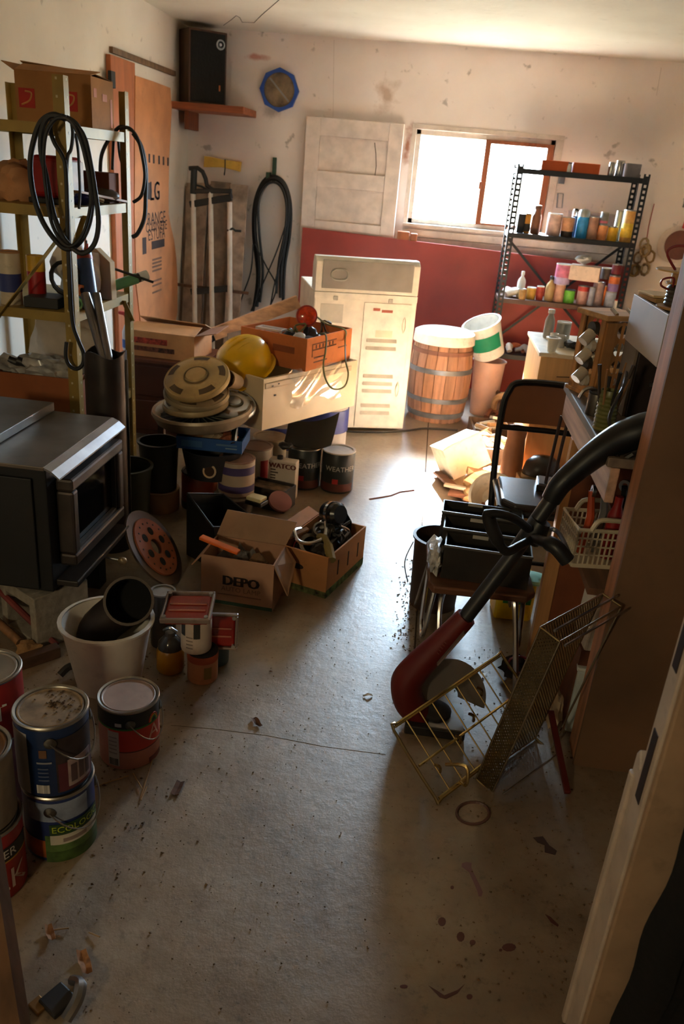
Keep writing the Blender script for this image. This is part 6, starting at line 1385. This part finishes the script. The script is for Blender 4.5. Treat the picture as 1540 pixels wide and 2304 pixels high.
MB().lathe([(.022, 0), (.03, .001), (.03, .003), (.022, .003)], 16, (.02, -.121, .055), (0, -1, .15)).build('torn_edge', C(206, 180, 150, .8), t, True); MB().lathe([(.022, 0), (.022, .004), (0, .004)], 16, (.02, -.121, .055), (0, -1, .15)).build('hole', C(60, 40, 30, .9), t)
t = thing('blue_tray', 'bright blue carton tray with faded lettering under the wheel rim', 'tray', (-.862, 3.3, .30), rad(3)); open_box(t, .285, .2, .055, C(36, 88, 160, .55, var=.1), .005)
MB().bb(-.12, -.03, -.1013, -.1, .012, .04).build('print', C(70, 120, 180, .6), t); MB().bb(.03, .12, -.1013, -.1, .028, .036).build('print', C(90, 126, 170, .6), t); MB().bb(.07, .12, -.1013, -.1, .016, .021).build('print', C(140, 170, 196, .6), t)
t = thing('packing_paper', 'crumpled brown paper and foil in the blue tray', 'paper', (-.862, 3.3, .306))
for i, (x, y) in enumerate(((-.08, -.03), (.0, -.02), (.075, -.04), (.03, .04), (-.06, .05))): MB().blob((x, y, .036), (.045, .035, .032), 90 + i, .5).build('wad', C(*((176, 130, 90), (196, 170, 140), (170, 96, 66), (150, 110, 80), (190, 150, 110))[i], .5, var=.2), t, True)
MB().cyl((.11, -.09, .03), (.09, -.0, .075), .016, n=12).build('foil_roll', CHROME, t, True)
# wheel rim and hubcaps
t = thing('wheel_rim', 'pale round wheel rim with a dark mesh centre lying flat', 'wheel rim', (-.918, 3.32, .395), 0, None, Euler((rad(3), rad(-4), 0)).to_matrix())
al = C(176, 160, 138, .45, metal=.35, var=.12, dirt=.2)
MB().lathe([(.165, .02), (.185, .0), (.2, .012), (.218, .05), (.214, .062), (.2, .058), (.18, .03)], 44, capb=False, capt=False).build('rim', al, t, True)
MB().lathe([(0, .02), (.18, .022), (.182, .03), (0, .028)], 40).build('mesh_floor', C(44, 44, 40, .8, var=.4, scale=50), t)
m = MB()
for k in range(24): a = k * pi / 12; m.bar((.06 * cos(a), .06 * sin(a), .034), (.18 * cos(a + .2), .18 * sin(a + .2), .036), .004, .004)
m.build('spokes', C(96, 100, 90, .6), t)
def hubcap(label, loc, R, r=.142, cut=6, col=None, cc=(184, 160, 118)):
    t = thing('hubcap', label, 'hubcap', loc, 0, 'hubcaps on the heap', R); col = col or C(*cc, .5, metal=.25, var=.12, dirt=.3)
    MB().lathe([(r * .96, 0), (r, .006), (r, .018), (r * .97, .026), (r * .93, .024), (r * .86, .03), (r * .6, .037), (r * .42, .035), (r * .37, .03), (r * .34, .032), (r * .3, .042), (0, .045)], 48).build('disc', col, t, True)
    for k in range(cut):
        a = 2 * pi * k / cut + .3; m = MB().lathe([(r * .70, .0343), (r * .88, .0285), (r * .88, .0297), (r * .70, .0358)], 8, a0=a - .3, a1=a + .3); m.build('vent_slot', C(96, 76, 52, .8), t)
    MB().lathe([(r * .345, .032), (r * .35, .0395), (r * .37, .0395), (r * .375, .031)], 36, capb=False, capt=False).build('hub_ring', C(150, 128, 94, .5, metal=.3), t, True)
    return t
tl = Euler((rad(27), rad(-6), 0)).to_matrix()
hubcap('dusty hubcap at the bottom of the stacked three', (-.945, 3.30, .462), Euler((rad(6), rad(-5), .2)).to_matrix(), .142, 6)
hubcap('middle dusty hubcap of the stacked three', (-.94, 3.295, .512), Euler((rad(15), rad(-7), .6)).to_matrix(), .14, 5, cc=(170, 150, 116))
hubcap('dusty gold-beige hubcap on top of the stack', (-.935, 3.29, .575), tl, .142, 5, cc=(196, 166, 112))
hubcap('chrome hubcap leaning behind the stack on the right', (-.80, 3.38, .45), Euler((rad(20), rad(12), 0)).to_matrix(), .1, 6, C(190, 190, 192, .25, metal=.7))
t = thing('paper_cup', 'tan paper cup lying behind the hubcaps', 'cup', (-.79, 3.42, .555), 0, None, Euler((rad(70), 0, rad(-20))).to_matrix()); MB().lathe([(.03, 0), (.04, .09), (.036, .09), (.027, .004), (0, .004)], 20).build('cup', C(206, 176, 140, .7), t, True)
t = thing('wooden_post', 'slim dark wooden post standing behind the buckets', 'leg'); MB().bb(-1.165, -1.135, 3.44, 3.47, 0, .42).build('shaft', C(70, 44, 32, .6), t, bev=.003)

# cans and pails between the heap and the dryer
p = at(540, 1160, Z=0); t = bucket('dark_pail', 'dark pail with a grey lid under the purple-banded pail', 'pail', (-.745, 3.22, 0), .078, .085, .10, C(62, 54, 50, .5)); MB().lathe([(.09, .1), (.09, .108), (0, .11)], 24).build('lid', C(120, 104, 92, .6), t, True)
t = tin('purple_pail', 'white pail with purple bands and a reddish lid', 'pail', (-.742, 3.24, .112), .079, .155, C(190, 170, 150, .5, var=.1), C(170, 130, 110, .5, var=.2)); 
for z0, z1 in ((.02, .05), (.1, .135)): patch(.0796, AF - 1.5, AF + 1.5, z0, z1, 20).build('purple_band', C(84, 70, 120, .5), t, True)
tin('ring_cap', 'small black ring cap on the purple-banded pail', 'cap', (-.775, 3.21, .275), .022, .014, C(50, 44, 42, .5), DARK)
p = at(580, 1085, Z=0); t = tin('white_red_pail', 'white pail with a red stripe and a grey rim', 'pail', (-.735, 3.60, 0), .082, at(578, 1003, Y=3.60).z, C(206, 190, 170, .5, var=.1), C(170, 140, 124, .5)); patch(.0827, AF + .5, AF + 1.0, .03, .16).build('red_stripe', C(170, 44, 34, .5), t, True)
p = at(603, 1020, Z=.0); tin('cream_pail', 'cream pail with a stained lid behind the lacquer tin', 'pail', (-.705, 3.79, 0), .085, at(603, 982, Y=3.79).z, C(216, 200, 176, .5, var=.1), C(206, 180, 144, .6, var=.2))
p = at(633, 1118, Z=0); t = thing('oil_tin', 'rectangular white and brown tin lettered WATCO', 'tin', (p.x + .005, p.y, 0), rad(-6)); MB().bb(-.066, .066, -.03, .03, 0, .19).build('body', C(214, 202, 186, .45, var=.06), t, bev=.004)
MB().bb(-.0655, .0655, -.0312, -.03, .0, .075).build('brown_field', C(92, 60, 42, .5), t); text_flat('WATCO', .034, frame((.002, -.0315, .165), (1, 0, 0)), C(110, 44, 36, .5), t, bold=.0022)
[MB().bb(-.055, -.03 + .012 * (k == 1), -.0312, -.03, .142 - .014 * k, .148 - .014 * k).build('print_line', C(80, 60, 50, .5), t) for k in range(4)]
MB().lathe([(.012, 0), (.012, .001), (0, .001)], 14, (.0, -.0312, .05), (0, -1, 0)).build('emblem', C(206, 190, 170, .5), t); MB().lathe([(.014, .19), (.014, .205), (0, .206)], 14, (-.02, 0, 0)).build('cap', DARK, t, True)
wk = C(38, 42, 40, .4, var=.1)
def weather(label, px, py, txt_off, lid):
    p = at(px, py, Z=0); t = tin('stain_can', label, 'paint can', (p.x, p.y, 0), .081, .2, wk, lid)
    text_round('WEATHER', .035, .0825, AF + txt_off, .125, C(196, 190, 180, .5), t); text_round('All', .02, .0865, AF + txt_off - .75, .13, C(196, 190, 180, .5), t) if 0 else None
    patch(.0816, AF - 1.2, AF + 1.2, .01, .05, 18).build('rust_field', C(90, 44, 34, .5, var=.3), t, True); patch(.082, AF - .2, AF + .15, .05, .075).build('red_mark', C(170, 36, 34, .5), t, True)
    return t
weather('dark stain can lettered WEATHER under the black scoop', 682, 1090, .35, metal(150, 146, 140)); weather('dark stain can lettered WEATHER with a whitish lid', 757, 1098, .3, C(206, 196, 184, .5, var=.2))
t = thing('black_scoop', 'black plastic scoop lying on the stain can', 'scoop', (0, 0, 0))
zt = .212
def scp(u, v):
    a = at(640, 1000, Z=zt); b = at(745, 1010, Z=zt); c = at(762, 958, Z=zt + .05); d = at(650, 972, Z=zt + .03)
    p = (a * (1 - u) + b * u) * (1 - v) + (d * (1 - u) + c * u) * v; p.z += .025 * sin(u * pi) * (1 - v) * 0 + .03 * (2 * u - 1) ** 2 - .01 + .05 * v * v; return p
MB().grid(scp, 10, 6, .006).build('blade', C(30, 28, 28, .45), t, True); a = at(632, 1003, Z=zt + .03); MB().blob(a + Vector((.02, .01, 0)), (.035, .025, .018), 3, .2).build('handle_stub', C(30, 28, 28, .45), t, True)
for x, Y, r0, lb in ((-.69, 3.985, .085, 'blue-rimmed white pail under the left of the cream drawer'), (-.465, 4.02, .12, 'wide blue-rimmed pail under the middle of the cream drawer')):
    hb = .335 if r0 > .1 else at(622, 948, Y=Y).z; t = tin('blue_pail', lb, 'pail', (x, Y, 0), r0, hb, C(206, 196, 190, .5), C(206, 190, 170, .5)); MB().lathe([(r0 + .001, hb - .13), (r0 + .005, hb - .13), (r0 + .005, hb - .012), (r0 + .001, hb - .012)], 28, capb=False, capt=False).build('blue_band', C(66, 74, 150, .45), t, True)
# sponge, brush, sanding disc
p = at(578, 1120, Z=.14); t = thing('sponge', 'pale yellow sponge on a black brush block', 'sponge', (p.x, p.y, .112), rad(-20)); MB().bb(-.04, .04, -.03, .03, 0, .018).build('block', BLACK, t, bev=.003); MB().bb(-.037, .035, -.028, .028, .0185, .035).build('pad', C(220, 206, 160, .9, bump=.3), t, bev=.004)
t = thing('sanding_disc', 'dull pink sanding disc leaning on the pile behind the parts carton', 'disc'); c = at(630, 1130, Z=.1); MB().lathe([(.052, 0), (.052, .012), (0, .013)], 28, c, (.35, -.45, .8)).build('disc', C(150, 96, 88, .8, var=.12), t, True)
t = thing('dark_crate', 'low dark box under the sponge behind the parts carton', 'box', (at(600, 1150, Z=.0).x, at(600, 1150, Z=0).y + .08, 0), rad(-15)); open_box(t, .2, .12, .1, C(50, 40, 34, .7), .006); MB().bb(-.09, .09, -.05, .05, .07, .09).build('contents', C(110, 84, 60, .8, var=.4, scale=30), t)

# ---------------------------------------------------------------- drawer with hard hat and orange carton
Lc = Vector((-.675, 3.42, 0)); ld = Vector((.36, .58, 0)).normalized(); la = math.atan2(ld.y, ld.x); LD, WD_, HD = .68, .36, .235; zb = .345
nd = Vector((-ld.y, ld.x, 0)); ce = Lc + ld * LD / 2 + nd * WD_ / 2
t = thing('cabinet_drawer', 'big cream cabinet drawer resting on the blue-rimmed pails', 'drawer', (ce.x, ce.y, zb), la)
open_box(t, LD, WD_, HD, C(222, 200, 164, .45, var=.06, scale=5), .014)
MB().bb(-LD / 2 + .01, LD / 2 - .05, -WD_ / 2 - .004, -WD_ / 2, HD - .045, HD - .02).build('slide_rail', C(196, 172, 138, .4), t, bev=.002)
for x, z in ((-.29, .195), (-.25, .2), (-.27, .15)): MB().bb(x, x + .01, -WD_ / 2 - .005, -WD_ / 2, z, z + .006).build('screw_hole', DARK, t)
MB().cyl((-LD / 2, .06, .1), (-LD / 2 - .04, .06, .1), .014, n=12).build('knob', C(130, 70, 60, .5), t, True)
DM = Matrix.Translation(Vector((ce.x, ce.y, zb))) @ Matrix.Rotation(la, 4, 'Z')
t = thing('plastic_sheet', 'clear wrinkled plastic sheet draped over the side of the drawer', 'plastic sheet')
q = random.Random(6); ph = [(q.uniform(6, 22), q.uniform(6, 18), q.uniform(0, 6)) for _ in range(6)]
def psf(u, v):
    w = sum(sin(a * u + b * v + c) for a, b, c in ph) / 6
    return DM @ Vector((-.17 + u * .37 + .02 * w, -WD_ / 2 - .012 - .012 * w - .01 * sin(v * 3), HD + .02 - v * (.17 + .02 * sin(u * 9))))
MB().grid(psf, 26, 14).build('sheet', glass('film', (.93, .93, .93), .22, .12), t, True)
hc = at(580, 790, Y=3.80)
t = thing('hard_hat', 'bright yellow hard hat lying in the drawer', 'hard hat', (-.80, 3.60, .585), 0, None, Euler((rad(26), rad(10), rad(-40))).to_matrix())
hy = plastic(232, 182, 10, .3, .1)
MB().lathe([(.112, -.01), (.116, .02), (.113, .06), (.1, .095), (.075, .12), (.04, .134), (0, .138)], 36, sc=(1.0, 1.16)).build('shell', hy, t, True)
MB().prism([(x * 1.0, y * 1.0) for x, y in [(.128 * cos(a), .15 * sin(a) - (.045 if -pi < a < 0 and sin(a) < -.3 else 0)) for a in [2 * pi * k / 30 - pi for k in range(30)]]], -.016, -.01, 'xy').build('brim', hy, t, bev=.002)
for x in (-.035, 0, .035): MB().tube([(x, .135 * cos(a) * (1 - abs(x) * 2), .001 + .139 * sin(a) * (1 - abs(x) * 1.2)) for a in [pi * k / 14 for k in range(15)]], .006 if x == 0 else .004, 6).build('ridge', hy, t, True)
# orange carton
Nb = Vector((-.522, 3.615, 0)); rv = Vector((.165, .38, 0)); ra = math.atan2(rv.y, rv.x); LR, LL, HO = rv.length, .37, .15; nv = Vector((-rv.y, rv.x, 0)).normalized(); ce2 = Nb + rv / 2 + nv * LL / 2
zo = zb + HD + .006
t = thing('orange_carton', 'orange-brown carton of lamps and wires on the drawer', 'box', (ce2.x, ce2.y, zo), ra); oc_ = card(212, 124, 66)
open_box(t, LR, LL, HO, oc_, .006)
pi_ = C(110, 66, 42, .8)
for x0, x1, z0, z1 in ((-.16, .06, .088, .094), (-.16, -.154, .06, .12), (-.16, .06, .115, .12), (-.14, -.02, .03, .036), (-.14, -.05, .05, .056), (.08, .16, .07, .075)): MB().bb(x0, x1, -LL / 2 - .001, -LL / 2, z0, z1).build('print', pi_, t)
for k in range(6): MB().bb(-.13 + k * .03, -.118 + k * .03, -LL / 2 - .001, -LL / 2, .096, .113).build('print', pi_, t)
for x0, x1 in ((-.12, .0), (.03, .12)): MB().bb(-LR / 2 - .001, -LR / 2, x0, x1, .07, .1).build('print', C(150, 84, 50, .8), t)
OM = Matrix.Translation(Vector((ce2.x, ce2.y, zo))) @ Matrix.Rotation(ra, 4, 'Z')
def ino(x, y, z): return OM @ Vector((x, y, z))
c = at(705, 702, Y=3.75)
t = thing('beacon_lamp', 'round glowing-orange signal lamp on top of the orange carton', 'lamp'); bc = ino(-.02, -.06, .215); ax = Vector((.25, -.85, .2)).normalized()
MB().lathe([(0, 0), (.05, 0), (.05, .03), (.045, .035), (0, .036)], 28, bc, -ax).build('housing', C(176, 60, 44, .4), t, True); MB().lathe([(.044, -.002), (.042, .012), (.025, .02), (0, .022)], 28, bc, ax).build('lens', C(240, 70, 14, .12, coat=.6, var=.2, scale=60), t, True)
MB().cyl(bc - Vector((0, 0, .05)) - ax * .015, bc - Vector((0, 0, .13)) - ax * .015, .012, n=10).build('stem', DARK, t, True)
t = thing('lamp_box', 'white-edged open box with red panels standing in the orange carton', 'lamp box'); fa = ino(-.13, .08, .11); fr = frame(fa, (.93, -.30, 0)); wmat = plastic(226, 220, 214, .3)
m = MB(fr); w, h, d = .13, .075, .055
for x in (-w / 2, w / 2):
    m.bb(x - .005, x + .005, -h / 2 - .03, h / 2, -.005, .005); m.bb(x - .004, x + .004, h / 2 - .008, h / 2, -d, 0); m.bb(x - .004, x + .004, -h / 2, h / 2, -d - .004, -d + .004)
m.bb(-w / 2, w / 2, h / 2 - .01, h / 2, -.005, .005); m.bb(-w / 2, w / 2, h / 2 - .01, h / 2, -d - .004, -d + .004); m.build('edge_frame', wmat, t)
MB(fr).bb(-.045, -.015, -.045, .02, -.002, .002).build('red_panel', C(180, 28, 30, .4), t); MB(fr).bb(.012, .045, -.05, .02, -.002, .002).build('red_panel', C(180, 28, 30, .4), t); MB(fr).bb(-.015, .012, -.05, .025, -.002, .002).build('grey_panel', C(190, 180, 168, .5), t)
q = random.Random(14)
for i in range(7):
    x, y = q.uniform(-.16, .16), q.uniform(-.14, .02); p = ino(x, y, .08)
    t = thing('lamp_part', ('black lamp socket in the orange carton, near the white frame', 'round chrome lamp reflector at the front corner of the orange carton', 'blue-grey lamp body at the front of the orange carton', 'olive wire bundle in the orange carton', 'dark relay in the middle of the orange carton', 'brown wire loop at the right of the orange carton', 'black plug at the rear of the orange carton')[i], 'lamp part', p)
    if i == 1:
        t.location = ino(-.17, -.12, .13); MB().lathe([(0, 0), (.03, .004), (.034, .015), (.03, .02), (0, .021)], 20, (0, 0, 0), (-.3, -.6, .8)).build('reflector', CHROME, t, True); MB().cyl((0, 0, 0), (.01, .02, -.1), .008, n=8).build('stem', DARK, t, True)
    elif i == 2:
        t.location = ino(-.12, -.14, .12); MB().blob((0, 0, 0), (.04, .028, .026), 4, .15).build('body', C(90, 104, 124, .35), t, True); MB().cyl((0, 0, 0), (.01, .03, -.1), .01, n=8).build('stem', DARK, t, True)
    elif i in (3, 5): 
        for k in range(4): MB().tube(spl([(q.uniform(-.05, .05), q.uniform(-.04, .04), q.uniform(.0, .1)) for _ in range(5)], 4), .0045, 6).build('wire', C(*((120, 116, 70), (96, 76, 50))[i == 5], .5), t, True)
    else: MB().lathe([(.024, -.07), (.03, -.04), (.034, .04), (.02, .06), (0, .062)], 16, (0, 0, .01), (q.uniform(-.5, .5), q.uniform(-.6, .2), 1)).build('body', C(36, 34, 36, .4), t, True)
t = thing('green_cable', 'thin olive cable looping over the side of the orange carton', 'cable')
def cp_(x, y, dn_=0): return at(x, y, Y=3.62 + dn_)
MB().tube(spl([ino(-.02, -.1, .13), ino(-.06, -LL / 2 - .006, .155), cp_(733, 790, -.0), cp_(728, 820, -.02), cp_(732, 850, -.03), cp_(745, 872, -.03), cp_(762, 876, .0), cp_(778, 866, .06), cp_(784, 840, .1), cp_(778, 810, .16), ino(.13, -LL / 2 - .008, .10), ino(.12, -LL / 2 - .006, .155), ino(.1, -.1, .17), ino(.13, .0, .2), ino(.16, .06, .19)], 5), .0042, 6).build('cable', C(128, 130, 84, .5), t, True)

# ---------------------------------------------------------------- dresser and cartons by the doorway
t = thing('small_dresser', 'dark reddish brown chest carrying the printed carton', 'chest', (0, 0, 0))
MB().bb(-1.60, -1.16, 4.1, 4.5, .03, .43).build('body', C(92, 50, 36, .5, var=.15), t, bev=.004); MB().bb(-1.62, -1.14, 4.08, 4.5, .431, .45).build('top', C(110, 62, 44, .45), t, bev=.003)
for z in (.06, .25): MB().bb(-1.58, -1.18, 4.09, 4.1, z, z + .165).build('drawer', C(84, 44, 32, .5), t, bev=.004)
for x in (-1.58, -1.2): MB().bb(x, x + .03, 4.12, 4.15, 0, .029).build('foot', DARK, t)
t = thing('printed_carton', 'open carton with red print on the dark chest', 'box', (-1.37, 4.27, .452), rad(-4)); pc_ = card(206, 150, 100); open_box(t, .38, .28, .13, pc_, .005)
MB().bb(-.16, .04, -.1412, -.14, .07, .1).build('red_print', C(190, 70, 50, .7, var=.4, scale=60), t); MB().bb(-.16, .08, -.1412, -.14, .03, .055).build('dark_print', C(120, 70, 50, .7, var=.4, scale=60), t)
MB().slab([(-.19, -.14, .131), (.19, -.14, .131), (.19, -.02, .16), (-.18, -.02, .155)], .004).build('flap', card(220, 168, 118), t); MB().slab([(.19, .14, .131), (-.19, .14, .131), (-.17, -.01, .185), (.2, .0, .175)], .004).build('flap', card(226, 176, 126), t); MB().slab([(.19, .13, .132), (.19, -.13, .132), (.30, -.11, .155), (.30, .1, .165)], .004).build('flap', card(160, 110, 76), t)
t = thing('spray_bottle', 'blue and white spray bottle beside the printed carton', 'spray bottle', (-1.595, 4.25, .452)); 
MB().lathe([(.03, 0), (.033, .01), (.033, .1), (.014, .15), (.013, .17)], 20).build('body', C(206, 206, 216, .35), t, True); MB().lathe([(.0335, .015), (.034, .015), (.034, .06), (.0335, .06)], 20, capb=False, capt=False).build('label', C(60, 100, 180, .5), t, True); MB().prism([(-.015, .17), (.015, .17), (.02, .2), (-.05, .205), (-.05, .19), (-.02, .185)], -.012, .012, 'xz').build('trigger_head', plastic(200, 60, 60), t, bev=.003)
t = thing('wood_beam', 'long tan wooden board sloping behind the cartons', 'board'); MB().bar(at(480, 752, Y=4.75), at(672, 678, Y=4.93), .03, .075, (0, 0, 1)).build('board', wood(206, 160, 122, axis='x', dirt=.1), t, bev=.003)
t = thing('leaning_board', 'grey sloping panel standing behind the hard hat', 'panel', (0, 0, 0)); MB().slab([(at(505, 800, Y=4.4).x, 4.36, .002), (at(565, 800, Y=4.5).x, 4.46, .002), at(575, 735, Y=4.62), at(512, 750, Y=4.5)], .01).build('panel', C(110, 96, 88, .6), t)
